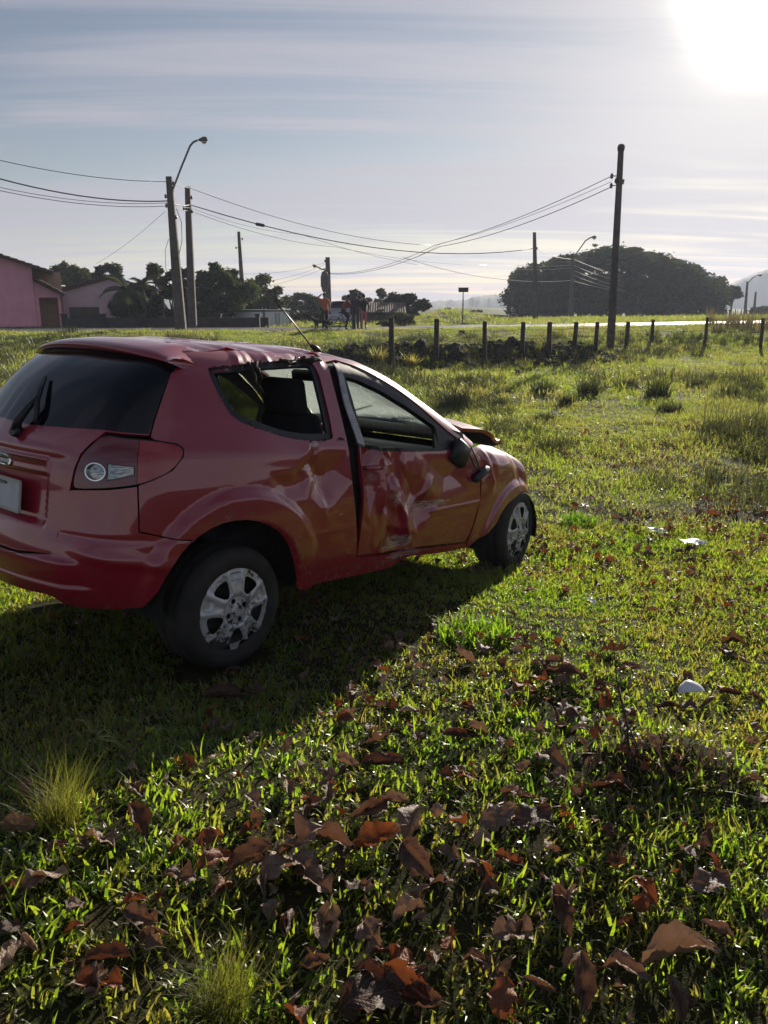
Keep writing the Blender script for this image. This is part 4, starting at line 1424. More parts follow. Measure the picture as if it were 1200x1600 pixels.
    make_wheel('rear_wheel', car, (0, .757, .285), 0, 1, .4, False)
    make_wheel('front_wheel', car, (2.45, -.74, .285), R_(9), -1, .5)
    make_wheel('front_wheel', car, (2.45, .757, .285), R_(9), 1, .2, False)
    return car


CAR = make_car()


# ------------------------------------------------------------------ poles, lamps and cables
def pole(top, base_u, dist, w_top, w_base, label, name='utility_pole', rnd=False, mat=None, extra=None, group=None, base_z=None):
    """top: photo pixel of the pole head; the shaft is planted at distance dist"""
    b0 = at(base_u, 500, dist); b0.z = float(hgt(b0.x, b0.y)) - .3 if base_z is None else base_z
    t0 = at(top[0], top[1], dist)
    root = empty(name, label, 'utility pole', (b0.x, b0.y, b0.z + .3), group=group)
    L = t0 - root.location
    b = MB()
    if rnd:
        b.tube([Vector((0, 0, -.4)) , L * .5, L], [w_base, (w_base + w_top) / 2, w_top], 14)
    else:
        n = 6; P = []; Fq = []
        for k in range(n + 1):
            s = k / n; w = w_base + (w_top - w_base) * s; c = L * s - Vector((0, 0, .4)) * (1 - s)
            e = w * .22
            for x, y in ((-w + e, -w), (w - e, -w), (w, -w + e), (w, w - e), (w - e, w), (-w + e, w), (-w, w - e), (-w, -w + e)):
                P.append(c + Vector((x, y * .8, 0)))
        for k in range(n):
            for j in range(8):
                j2 = (j + 1) % 8; Fq.append((k * 8 + j, k * 8 + j2, k * 8 + 8 + j2, k * 8 + 8 + j))
        Fq.append(tuple(n * 8 + j for j in range(8)))
        b.add(P, Fq)
    b.build('shaft', mat or M['concrete'], root)
    return root, L


def insul(root, p, side, n=1, mat='ceramic'):
    b = MB()
    b.lathe([(0, -.09), (.035, -.09), (.06, -.05), (.04, -.02), (.065, .02), (.04, .05), (.03, .09), (0, .09)], 12, 'z', c=p)
    b.tube([(p[0] - side * .16, p[1], p[2]), p], .018, 6)
    b.build('insulator', M[mat], root)


def lamp_arm(root, pts, r, head_dir, hs=1.0):
    a = MB(); a.tube(pts, r, 8); arm = a.build('lamp_arm', M['grey_metal'], root)
    e = Vector(pts[-1]); d = Vector(head_dir).normalized()
    h = MB()
    prof = [(.03, 0), (.06, .05), (.10, .14), (.145, .25), (.15, .36), (.11, .45), (.0, .48)]
    q = d.to_track_quat('Z', 'Y').to_matrix()
    P = []; n = 16
    for rr, t in prof:
        for k in range(n):
            w = 2 * math.pi * k / n
            P.append(e + q @ Vector((rr * hs * math.cos(w), rr * hs * math.sin(w) * .8, t * hs)))
    Fq = [(i * n + k, i * n + (k + 1) % n, (i + 1) * n + (k + 1) % n, (i + 1) * n + k) for i in range(len(prof) - 1) for k in range(n)]
    h.add(P, Fq, 0, True)
    hd = h.build('lamp_head', M['grey_metal'], arm)
    g = MB()
    c = e + d * .30 * hs + Vector((0, 0, -.09 * hs))
    P = []; 
    for i in range(5):
        f = math.pi / 2 * i / 4
        for k in range(n):
            w = 2 * math.pi * k / n
            P.append(c + Vector((.13 * hs * math.cos(f) * math.cos(w), .13 * hs * math.cos(f) * math.sin(w), -.11 * hs * math.sin(f))))
    g.add(P, [(i * n + k, i * n + (k + 1) % n, (i + 1) * n + (k + 1) % n, (i + 1) * n + k) for i in range(4) for k in range(n)], 0, True)
    g.build('lamp_glass', M['lamp_glass'], arm)


def cable(pts, r, label, mat='wire', sag=None, group=None, name='overhead_cable'):
    """pts: world points; each span hangs in its own shallow curve"""
    b = MB(); P = []
    for i in range(len(pts) - 1):
        a, c = Vector(pts[i]), Vector(pts[i + 1]); s = sag[i] if sag else 0
        n = 14
        for k in range(n if i < len(pts) - 2 else n + 1):
            t = k / n; p = a.lerp(c, t); p.z -= 4 * s * t * (1 - t); P.append(p)
    b.tube(P, r, 5)
    o = b.build(name, M[mat])
    tag(o, label, 'cable', group)
    return o, P


def build_poles():
    DA, DB, DC, DD = 38.5, 41.5, 60.0, 62.0
    p1, L = pole((264, 276), 282, DA, .13, .26, 'leaning concrete pole carrying a long street lamp arm beside the trees')
    X1 = p1.location
    top = L
    s = DA / F_PX
    a0 = top + Vector((.14, 0, -.55))
    lamp_arm(p1, [a0 + Vector((-.05, 0, -.3)), a0, at(283, 262, DA) - X1, at(297, 228, DA) - X1, at(302, 222, DA) - X1, at(309, 219, DA) - X1], .045, (1, 0, .12), .95)
    for dz, sd in ((-.30, 1), (-.85, -1), (-1.25, -1), (-1.75, 1)):
        q = top * (1 + dz / top.z); insul(p1, (q.x + sd * .20, q.y - .1, q.z), sd)
    b = MB(); q = top * .80
    b.tube([q + Vector((.25, -.1, .0)), q + Vector((.45, -.1, -.6)), q + Vector((.42, -.1, -1.4)), q + Vector((.25, -.1, -2.0))], .015, 5)
    q = top * .55
    b2 = MB(); b2.tube([q + Vector((-.22, -.1, .4)), q + Vector((-.42, -.1, -.1)), q + Vector((-.45, -.1, -.9)), q + Vector((-.3, -.1, -1.3))], .012, 5)
    b.build('loose_lead', M['wire'], p1); b2.build('loose_lead', M['wire'], p1)
    p2, L2 = pole((293, 292), 300, DB, .12, .22, 'bare concrete pole standing just right of the lamp pole')
    for dz, sd in ((-.5, 1), (-1.0, -1), (-1.15, 1)):
        q = L2 * (1 + dz / L2.z); insul(p2, (q.x + sd * .20, q.y - .1, q.z), sd)
    p3, L3 = pole((373, 362), 382, DC, .10, .20, 'thin concrete pole in front of the airy tree left of the low white shed')
    for dz, sd in ((-.5, 1), (-1.1, -1)):
        q = L3 * (1 + dz / L3.z); insul(p3, (q.x + sd * .25, q.y - .1, q.z), sd)
    p4, L4 = pole((512, 402), 514, DC + 2, .16, .24, 'pole with a grey transformer behind the bystanders')
    c = at(512, 440, DC + 2) - p4.location
    b = MB(); b.lathe([(0, -.78), (.16, -.78), (.26, -.55), (.27, .50), (.20, .70), (.08, .74), (.06, .82), (0, .82)], 16, 'z', c=(c.x - .18, c.y - .45, c.z))
    for k in range(10):
        w = k * math.pi / 5
        b.box((c.x - .18 + .29 * math.cos(w), c.y - .45 + .29 * math.sin(w), c.z), (.05, .05, .8), (0, 0, w))
    b.build('transformer', M['grey_metal'], p4)
    a = at(511, 420, DC + 2) - p4.location
    lamp_arm(p4, [a, at(503, 421, DC + 2) - p4.location, at(496, 417, DC + 2) - p4.location], .05, (-1, 0, .35), .8)
    for u, v in ((508, 408), (516, 426)):
        q = at(u, v, DC + 2) - p4.location; insul(p4, (q.x, q.y - .2, q.z), 1 if u > 512 else -1)
    p5b = gp(957, 546)
    p5, L5 = pole((970.5, 231), 957, p5b.y, .105, .155, 'tall round concrete pole with a capped top standing in the fence line', rnd=True, base_z=p5b.z - .3)
    b = MB(); b.lathe([(.0, -.12), (.12, -.10), (.135, .0), (.12, .08), (.07, .12), (0, .13)], 14, 'z', c=tuple(L5)); b.build('pole_cap', M['concrete'], p5)
    d5 = p5b.y
    q = at(965, 282, d5) - p5.location
    b = MB(); b.lathe([(0, -.11), (.08, -.10), (.115, -.04), (.10, .05), (.05, .11), (0, .12)], 12, 'z', c=tuple(q)); b.tube([q, q + Vector((.25, 0, 0))], .03, 6); b.build('insulator', M['ceramic'], p5)
    for u, v in ((956, 275), (955, 290), (973, 284)):
        q = at(u, v, d5) - p5.location; insul(p5, (q.x, q.y, q.z), -1 if u < 965 else 1)
    p6, L6 = pole((835, 363), 838, DD, .11, .21, 'dark pole at the left edge of the wooded hill')
    q = at(839, 388, DD) - p6.location; insul(p6, (q.x, q.y, q.z), 1)
    p7, L7 = pole((895, 397), 892, 82, .13, .24, 'pole with a curved street lamp arm in front of the wooded hill')
    lamp_arm(p7, [at(896, 402, 82) - p7.location, at(905, 390, 82) - p7.location, at(915, 376, 82) - p7.location, at(923, 371, 82) - p7.location], .06, (1, 0, .1), 1.2)
    p8, L8 = pole((1055, 433), 1053, 130, .16, .28, 'small distant pole with a crossarm before the dark woods')
    b = MB(); b.box(L8 + Vector((.6, 0, -.1)), (3.0, .12, .14)); b.build('crossarm', M['concrete'], p8)
    p9, L9 = pole((1067, 432), 1064, 128, .10, .18, 'slim distant pole at the right of the crossarm pole')
    p10, L10 = pole((1168, 440), 1163, 118, .12, .2, 'far pole with a lamp arm at the right edge of the view')
    lamp_arm(p10, [at(1168, 443, 118) - p10.location, at(1176, 434, 118) - p10.location, at(1184, 430, 118) - p10.location], .06, (1, 0, .1), 1.2)
    p11, L11 = pole((1181, 456), 1177, 122, .11, .2, 'shorter far pole right of the lamp pole at the view edge')
    # cables: attachment points in the world
    J1a, J1b, J1c = at(263, 284, DA), at(262, 314, DA), at(263, 319, DA)
    J2a, J2b, J2c = at(297, 294, DB), at(297, 320, DB), at(299, 325, DB)
    J6a = at(836, 388, DD)
    Lf = [at(u, v, 30) for u, v in ((-60, 236), (-60, 262), (-60, 279), (-60, 284))]
    cable([Lf[0], J1a, J2a, at(672, 383, 56)], .014, 'topmost thin wire crossing the sky from upper left past the lamp pole', sag=[.25, .02, .55])
    o, P = cable([Lf[1], J1b, J2b, J6a], .026, 'thick black cable from the left edge to the pole by the wooded hill', sag=[.35, .1, 1.15])
    sp = min(P, key=lambda p: abs(600 + F_PX * p.x / (p.y * math.cos(PITCH) - (p.z - CAM_H) * math.sin(PITCH)) - 386))
    b = MB(); b.tube([sp + Vector((-.24, -.03, .045)), sp + Vector((-.20, -.03, .035)), sp + Vector((.20, .03, -.035)), sp + Vector((.25, .03, -.05))], [.03, .085, .085, .03], 10)
    b.build('splice_closure', M['trim'], o)
    cable([Lf[2], at(259, 317, DA), J2c, at(470, 366, 52), at(662, 415, 60)], .011, 'thin grey wire below the thick cable, sagging towards the transformer', sag=[.3, .05, .25, .2])
    cable([Lf[3], at(259, 322, DA), at(299, 330, DB), at(525, 386, 54), at(760, 414, 75)], .013, 'lowest of the wires from the left edge, crossing behind the others', sag=[.3, .05, .3, .3])
    C5a, C5b, C5c = at(956, 275, d5), at(955, 284, d5), at(955, 292, d5)
    E4 = at(517, 427, DC + 1.5)
    cable([C5a, at(680, 383, 45), E4], .013, 'upper wire from the tall capped pole down to the transformer pole', sag=[.22, .42])
    cable([C5c, at(688, 385, 45.5), E4 + Vector((0, 0, -.05))], .015, 'lower wire from the tall capped pole down to the transformer pole', sag=[.28, .45])
    cable([C5b, at(690, 380, 46), at(625, 411, 52)], .009, 'faint middle wire from the tall capped pole', sag=[.2, .1])
    cable([at(630, 402, 60), at(790, 437, 72), at(893, 438, 82), at(1060, 451, 130)], .020, 'low wire running past the lamp arm pole along the woods', 'wire_shine', sag=[.25, .15, .9])
    cable([J6a, at(895, 405, 82), at(1056, 434, 130)], .020, 'wire from the hill edge pole over the lamp arm pole to the crossarm pole', 'wire_shine', sag=[.2, .9])
    for k, (v0, v1, v2) in enumerate(((402, 433, 0), (413, 437, 0), (421, 447, 0), (429, 451, 0))):
        cable([at(893, v0, 82), at(1048 + 6 * k, v1, 130)], .022, ['shining top wire across the woods right of the lamp arm pole', 'second shining wire across the woods right of the lamp arm pole',
                                                                   'third shining wire across the woods right of the lamp arm pole', 'bottom shining wire across the woods right of the lamp arm pole'][k], 'wire_shine', sag=[1.2])
    for k, v in enumerate((414, 419)):
        cable([at(806, v + 1, 78), at(892, v, 82)], .018, ['upper short bright wire left of the lamp arm pole', 'lower short bright wire left of the lamp arm pole'][k], 'wire_shine', sag=[.1])
    cable([at(1064, 446, 129), at(1140, 460, 124)], .02, 'faint wire running right from the slim distant pole to the lone tree', 'wire_shine', sag=[.4])
    for k, (v0, v1) in enumerate(((410, 425), (413, 437), (418, 447))):
        cable([at(509, v0, DC + 2), at(330, v1 + (10 if k else 0), 50)], .009, ['top faint wire leading left from the transformer pole', 'middle faint wire leading left from the transformer pole',
                                                               'lowest faint wire leading left from the transformer pole'][k], sag=[.4])
    cable([at(258, 330, DA), at(150, 412, DA + 8)], .007, 'very thin service wire from the lamp pole down to the pale pink house', sag=[.15])


build_poles()


# ------------------------------------------------------------------ houses, walls, shed and other far things
def wall_box(name, x0, x1, y0, y1, z0, z1, mat, parent):
    b = MB(); b.box(((x0 + x1) / 2, (y0 + y1) / 2, (z0 + z1) / 2), (x1 - x0, y1 - y0, z1 - z0)); return b.build(name, mat, parent)


def tiled_slope(name, ridge, eave, y0, y1, parent, thick=.10):
    """roof slope seen from the gable: ridge and eave are (x, z); tiles run down the slope in rolls and lapped courses"""
    r = Vector((ridge[0], 0, ridge[1])); e = Vector((eave[0], 0, eave[1])); d = e - r; L = d.length; d.normalize()
    nrm = Vector((-d.z, 0, d.x)); nrm = nrm if nrm.z > 0 else -nrm
    rows = max(4, int(L / .36)); cols = int((y1 - y0) / .11)
    V = []; Fq = []
    for i in range(rows):
        for sgm in (0, 1):
            for j in range(cols + 1):
                y = y0 + (y1 - y0) * j / cols
                roll = .03 * abs(math.sin(j * math.pi / 2))
                s = (i + sgm * 1.04) / rows * L
                lift = (.045 if sgm else .0) + roll + .006 * random.random()
                p = r + d * s + nrm * (lift + thick); V.append((p.x, y, p.z))
    n = cols + 1
    for i in range(rows * 2 - 1):
        for j in range(cols): Fq.append((i * n + j, i * n + j + 1, (i + 1) * n + j + 1, (i + 1) * n + j))
    b = MB(); b.add(V, Fq)
    c = (r + e) / 2 + nrm * (thick * .45)
    ang = math.atan2(-(e - r).z, (e - r).x)
    b.box((c.x, (y0 + y1) / 2, c.z), (L - .03, y1 - y0 - .05, thick), (0, ang, 0))
    return b.build(name, M['tile'], parent)


def build_houses():
    d = 44.0
    def X(u, v=470): return at(u, v, d).x
    def Z(v): return at(100, v, d).z
    g = .40
    h = empty('pink_house', 'bright pink house with brown tiled gable roof and a tan porch recess', 'house', (X(0), d, g), (0, 0, R_(23)))
    o = h.location
    # gable end: a pentagon wall with thickness
    xe, xr, xl = X(50), X(-120), X(-290)
    eav = (X(76, 426), Z(427)); rz = eav[1] + (eav[0] - xr) * .335
    ze = eav[1] + (eav[0] - xe) * .335 - .02; zr = rz - .02
    V = []
    for y in (0, 9.0):
        V += [(xl - o.x, y, g - .6 - o.z), (xe - o.x, y, g - .6 - o.z), (xe - o.x, y, ze - o.z), (xr - o.x, y, zr - o.z), (xl - o.x, y, ze - o.z)]
    b = MB(); b.add(V, [(0, 1, 2, 3, 4), (9, 8, 7, 6, 5), (1, 6, 7, 2), (0, 4, 9, 5)]); b.build('wall', M['pink'], h)
    ea = (eav[0] - o.x, eav[1] - o.z); rg = (xr - o.x, rz - o.z)
    tiled_slope('roof', rg, ea, -.55, 9.4, h)
    tiled_slope('roof', (rg[0] - .002, rg[1]), (2 * rg[0] - ea[0], ea[1]), -.55, 9.4, h)
    b = MB(); b.tube([(rg[0], -.56, rg[1] + .18), (rg[0], 9.4, rg[1] + .18)], .11, 8); b.build('ridge_cap', M['tile'], h)
    # lower wing with the recess
    xw = X(88)
    zt0, zt1 = Z(440), Z(462)
    px0, px1 = X(56), X(84)
    y0 = .10
    b = MB()
    def quad_wall(x0, x1, za, zb, yy, th=.18):
        V = [(x0, yy, g - .6 - o.z), (x1, yy, g - .6 - o.z), (x1, yy, zb), (x0, yy, za)]
        V += [(p[0], p[1] + th, p[2]) for p in V]
        b.add(V, [(0, 1, 2, 3), (7, 6, 5, 4), (1, 5, 6, 2), (3, 2, 6, 7), (0, 3, 7, 4)])
    lx = lambda x: x - o.x
    zline = lambda x: (Z(438) + (x - X(50)) / (X(92) - X(50)) * (Z(462) - Z(438))) - o.z - .02
    quad_wall(lx(xe) + .003, lx(px0), zline(xe), zline(px0), y0)
    quad_wall(lx(px1), lx(xw), zline(px1), zline(xw), y0)
    zo = Z(464.5) - o.z
    V = [(lx(px0), y0 + .002, zo), (lx(px1), y0 + .002, zo), (lx(px1), y0 + .002, zline(px1)), (lx(px0), y0 + .002, zline(px0))]
    V += [(p[0], p[1] + .17, p[2]) for p in V]
    b.add(V, [(0, 1, 2, 3), (7, 6, 5, 4), (0, 4, 5, 1)])
    V = [(lx(xw), y0, g - .6 - o.z), (lx(xw), 7, g - .6 - o.z), (lx(xw), 7, zline(xw)), (lx(xw), y0, zline(xw))]
    b.add(V, [(0, 1, 2, 3)])
    b.build('porch_wall', M['pink'], h)
    b = MB(); b.box(((lx(px0) + lx(px1)) / 2, 1.6, 1.0), (lx(px1) - lx(px0) + .6, .15, 4.2)); b.build('recess_wall', M['tan_wall'], h)
    tiled_slope('porch_roof', (X(49) - o.x, Z(434) - o.z), (X(93, 462) - o.x, Z(461.5) - o.z), -.6, 7.6, h, .09)
    # second, paler house
    d2 = 48.0
    def X2(u): return at(u, 470, d2).x
    def Z2(v): return at(100, v, d2).z
    h2 = empty('pale_pink_house', 'pale pink gabled house with a dark window behind the palm', 'house', (X2(172), d2, g), (0, 0, R_(19))); o2 = h2.location
    xa, xp, xb = X2(90) - o2.x, 0.0, X2(254) - o2.x
    zp, zs = Z2(437) - o2.z, Z2(461) - o2.z
    wx0, wx1, wz0, wz1 = X2(111) - o2.x, X2(155) - o2.x, Z2(500) - o2.z, Z2(480) - o2.z
    V = []; B0 = g - .8 - o2.z
    ring_o = [(xa, B0), (xb, B0), (xb, zs), (xp, zp), (xa, zs)]
    ring_i = [(wx0, wz0), (wx1, wz0), (wx1, wz1), (wx0, wz1)]
    b = MB()
    for y, fl in ((0, 1), (.2, -1)):
        P = [(x, y, z) for x, z in ring_o + ring_i]
        fs = [(0, 1, 6, 5), (1, 2, 7, 6), (2, 3, 7), (3, 8, 7), (3, 4, 8), (4, 0, 5, 8)]
        b.add(P, [f if fl > 0 else f[::-1] for f in fs])
    P = [(x, y, z) for y in (0, .2) for x, z in ring_i]
    b.add(P, [(1, 0, 4, 5), (2, 1, 5, 6), (3, 2, 6, 7), (0, 3, 7, 4)])
    b.add([(xa, 0, B0), (xa, 8, B0), (xa, 8, zs), (xa, 0, zs), (xb, 0, B0), (xb, 8, B0), (xb, 8, zs), (xb, 0, zs)], [(0, 3, 2, 1), (4, 5, 6, 7)])
    b.build('wall', M['pale_pink'], h2)
    tiled_slope('roof', (xp, zp + .10), (xa - .25, zs - .02), -.35, 8, h2)
    tiled_slope('roof', (xp + .002, zp + .10), (xb + .25, zs - .02), -.35, 8, h2)
    w = empty('window', None, None, ((wx0 + wx1) / 2, .12, (wz0 + wz1) / 2)); w.parent = h2
    ww, wh = wx1 - wx0, wz1 - wz0
    b = MB()
    for c, s_ in (((0, 0, wh / 2 - .03), (ww, .06, .06)), ((0, 0, -wh / 2 + .03), (ww, .06, .06))): b.box(c, s_)
    for x in (-ww / 2 + .03, -ww / 6, ww / 6, ww / 2 - .03): b.box((x, .001, 0), (.05, .06, wh - .12))
    b.build('window_frame', M['trim'], w)
    for x in (-ww / 3, 0, ww / 3):
        b = MB(); b.box((x, .02, 0), (ww / 3 - .05, .015, wh - .12)); b.build('pane', M['glass_dark'], w)
    # dark garden wall with piers
    gw = empty('garden_wall', 'low dark rendered wall running along the road in front of the trees', 'wall', (at(260, 505, 43.2).x, 43.2, .40))
    x0, x1 = at(101, 505, 43.2).x - gw.location.x, at(403, 505, 43.2).x - gw.location.x
    b = MB(); b.box(((x0 + x1) / 2, 0, .15), (x1 - x0, .14, 1.0)); b.build('wall_panel', M['dark_wall'], gw)
    for k in range(6):
        b = MB(); b.box((x0 + (x1 - x0) * k / 5, -.003, .20), (.22, .24, 1.14)); b.box((x0 + (x1 - x0) * k / 5, -.003, .81), (.30, .30, .08)); b.build('pier', M['dark_wall'], gw)
    # white box body
    dW = 47.0
    wx = empty('white_shed', 'low white boxy shed standing by the road under the airy tree', 'shed', (at(412, 500, dW).x + .93 * math.cos(R_(40)), dW + .93 * math.sin(R_(40)), .40), (0, 0, R_(40)))
    zt = at(420, 484, dW).z - .4
    W_ = 1.95
    b = MB(); b.bbox((0, 1.7, zt / 2 - .10), (W_ * .93, 3.4, zt + .2), .05); b.build('wall', M['white_box'], wx)
    b = MB()
    for sx in (-1, 1): b.box((sx * W_ * .465, 1.8, zt - .06), (.07, 3.8, .1)); b.box((sx * W_ * .465, -.02, zt / 2 - .1), (.08, .08, zt + .1))
    b.box((0, -.023, zt - .05), (W_ * .93, .07, .09)); b.build('roof_rail', M['grey_metal'], wx)
    for sx in (-1, 1):
        b = MB(); b.box((sx * W_ * .23, -.012, zt / 2 - .02), (W_ * .42, .03, zt - .22)); dr = b.build('door', M['white_box'], wx)
        b = MB(); b.tube([(sx * W_ * .06, -.04, .2), (sx * W_ * .06, -.04, zt - .2)], .02, 6); b.build('lock_bar', M['grey_metal'], dr)
    # slatted crate before it
    cr = empty('slatted_crate', 'dark slatted wooden crate standing before the low white shed', 'crate', (at(406, 508, 44.5).x, 44.5, .42))
    for k in range(4):
        b = MB(); b.box((0, -.25, .06 + k * .17), (1.05, .03, .11)); b.build('slat', M['wood'], cr)
    for sx in (-.5, .5):
        b = MB(); b.box((sx, -.2, .30), (.07, .07, .66)); b.build('post', M['wood'], cr)
    b = MB(); b.box((0, .05, .30), (.98, .45, .56)); b.build('crate_body', M['dark_wall'], cr)
    # long low shed behind the people
    dS = 56.0
    def XS(u): return at(u, 490, dS).x
    def ZS(v): return at(580, v, dS).z
    sh = empty('low_shed', 'long low shed with a dull brown roof behind the bystanders', 'shed', (XS(572), dS, .2)); o3 = sh.location
    xa, xb = XS(503) - o3.x, XS(634) - o3.x
    b = MB(); b.box(((xa + xb) / 2, 2.5, (ZS(487) - .2 + 0) / 2 - .2), (xb - xa - .3, 4.6, ZS(487) - .2 + .4)); b.build('wall', M['shed_wall'], sh)
    zr_, ze_ = ZS(472.5) - .2, ZS(488) - .2
    b = MB()
    n = 70; V = []
    for k in range(n + 1):
        x = xa + (xb - xa) * k / n; lift = .03 * (k % 2)
        V += [(x, -.35, ze_ + lift), (x, 2.4, zr_ + lift), (x, 5.2, ze_ + lift)]
    b.add(V, [(3 * k + j, 3 * k + 3 + j, 3 * k + 4 + j, 3 * k + 1 + j) for k in range(n) for j in range(2)])
    V2 = [(p[0], p[1], p[2] - .08) for p in V]
    b.add(V2, [(3 * k + 1 + j, 3 * k + 4 + j, 3 * k + 3 + j, 3 * k + j) for k in range(n) for j in range(2)])
    b.build('roof', M['shed_roof'], sh)
    for u0, u1 in ((512, 524), (590, 602), (612, 622)):
        b = MB(); b.box(((XS(u0) + XS(u1)) / 2 - o3.x, .185, .62), (XS(u1) - XS(u0), .05, 1.25)); b.build('shed_door', M['dark_wall'], sh)
    # road sign board
    sg = empty('road_sign', 'small dark sign board on a thin post in the field by the hill', 'sign', (at(723, 495, 46).x, 46.0, float(hgt(at(723, 495, 46).x, 46)))); o4 = sg.location
    zt = at(723, 450, 46).z - o4.z; zb = at(723, 456.5, 46).z - o4.z
    b = MB(); b.tube([(0, 0, -.2), (0, 0, zb + .05)], .035, 8); b.build('post', M['grey_metal'], sg)
    b = MB(); b.bbox((0, -.05, (zt + zb) / 2), (.56, .05, zt - zb), .015); b.build('board', M['dark_wall'], sg)
    b = MB(); b.box((0, -.02, zt + .01), (.60, .16, .03)); b.build('board_cap', M['dark_wall'], sg)
    # concrete meter post beside the people
    mp = empty('meter_post', 'grey concrete meter post with a flat cap among the bystanders', 'post', (at(553, 513, 39.3).x, 39.3, .42)); o5 = mp.location
    zt = at(553, 455, 39.3).z - o5.z
    b = MB(); b.box((0, 0, zt / 2 - .1), (.20, .22, zt + .2)); b.build('post_shaft', M['grey_metal'], mp)
    b = MB(); b.bbox((-.02, -.03, zt - .30), (.34, .24, .48), .02); b.build('meter_box', M['grey_metal'], mp)
    b = MB(); b.bbox((-.03, 0, zt + .03), (.42, .34, .07), .02, rot=(0, -.12, 0)); b.build('cap', M['concrete'], mp)
    # parked silver car, seen from behind
    pc = empty('parked_car', 'silver car parked on the road behind the bystanders', 'car', (at(532, 512, 44).x, 44.0, float(hgt(-2.4, 44)) + .12)); 
    b = MB()
    prof = [(.0, .25, .74), (.04, .55, .78), (.10, .86, .76), (.35, .92, .74), (.75, 1.32, .58), (2.0, 1.36, .56), (2.7, .92, .72), (3.7, .80, .70), (3.85, .50, .70), (3.85, .25, .68)]
    V = []; m = 9
    for y, z, w_ in prof:
        for k in range(m):
            t = -1 + 2 * k / (m - 1); V.append((w_ * math.copysign(abs(t) ** .7, t), y, z - .05 * t * t))
    b.add(V, [(i * m + k, i * m + k + 1, (i + 1) * m + k + 1, (i + 1) * m + k) for i in range(len(prof) - 1) for k in range(m - 1)], 0, True)
    side = lambda sx: [(V[i * m + (m - 1 if sx > 0 else 0)]) for i in range(len(prof))]
    for sx in (-1, 1):
        s_ = side(sx); b.add(s_, [tuple(range(len(s_))) if sx < 0 else tuple(range(len(s_) - 1, -1, -1))])
    b.build('body', M['silver'], pc)
    b = MB(); b.add([(-.56, .37, .97), (.56, .37, .97), (.47, .70, 1.29), (-.47, .70, 1.29), (-.56, .35, .975), (.56, .35, .975), (.47, .68, 1.30), (-.47, .68, 1.30)],
                    [(4, 5, 6, 7), (3, 2, 1, 0), (0, 1, 5, 4), (2, 3, 7, 6), (1, 2, 6, 5), (3, 0, 4, 7)]); b.build('rear_window', M['glass_dark'], pc)
    for sx in (-1, 1):
        b = MB(); b.bbox((sx * .62, .03, .72), (.18, .08, .16), .02); b.build('tail_light', M['lens_red'], pc)
        for yy in (.75, 3.1):
            b = MB(); b.lathe([(0, -.09), (.20, -.09), (.29, -.06), (.29, .06), (.20, .09), (0, .09)], 18, 'x', c=(sx * .68, yy, .29)); b.build('wheel', M['rubber'], pc)
    b = MB(); b.bbox((0, -.02, .40), (1.40, .12, .20), .04); b.build('bumper', M['silver'], pc)


build_houses()


# ------------------------------------------------------------------ fences
def build_fences():
    def fence(label, posts, name):
        root = None; tops = []
        for k, (u, vb, vt) in enumerate(posts):
            p = gp(u, vb); d = p.y
            zt = at(u, vt, d).z - p.z
            if root is None:
                root = empty(name, label, 'fence', p)
            b = MB()
            lx, ly = random.uniform(-.03, .03), random.uniform(-.03, .03)
            r = random.uniform(.065, .085)
            h = zt
            b.tube([(0, 0, -.3), (lx * .5, ly * .5, h * .5), (lx, ly, h - .03), (lx, ly, h)], [r * 1.05, r, r * .95, r * .75], 8)
            b.build('post', M['wood'], root, p - root.location)
            tops.append((p, Vector((lx, ly, h))))
        for s in (.30, .55, .80, .95):
            b = MB(); P = []
            for i in range(len(tops) - 1):
                a = tops[i][0] + tops[i][1] * s + Vector((0, -.08, 0)); c = tops[i + 1][0] + tops[i + 1][1] * s + Vector((0, -.08, 0))
                for k in range(8):
                    t = k / 8; q = a.lerp(c, t); q.z -= 4 * .03 * t * (1 - t); P.append(q - root.location)
            P.append(tops[-1][0] + tops[-1][1] * s - root.location)
            b.tube(P, .0045, 4)
            for i in range(2, len(P) - 1, 2):
                for q in (-.25, .25):
                    c = P[i].lerp(P[i + 1], .5 + q); b.tube([c + Vector((-.02, -.02, -.025)), c + Vector((.02, .02, .025))], .003, 3, cap=False)
            b.build('barbed_wire', M['rust_wire'], root)
    fence('dark wooden post and barbed wire fence before the dug earth bank', [(612, 586, 497), (681, 571, 498), (757, 574, 502), (815, 562, 503), (857, 560, 503), (897, 553, 503), (930, 554, 503), (978, 545, 502)], 'wire_fence')
    fence('post and wire fence with wide gaps right of the tall pole', [(978, 546, 503), (1018, 538, 499), (1101, 543, 496), (1188, 547, 497), (1290, 550, 497)], 'wire_fence')
    # row of tiny posts far right below the woods
    b0 = empty('wire_fence', 'short far fence of thin posts below the hills at right', 'fence', at(1130, 497, 95))
    for k, u in enumerate(range(1112, 1200, 9)):
        p = at(u, 497, 95); p.z = float(hgt(p.x, p.y))
        b = MB(); b.tube([(0, 0, -.2), (0, 0, 1.3)], .06, 5); b.build('post', M['wood'], b0, p - b0.location)


build_fences()


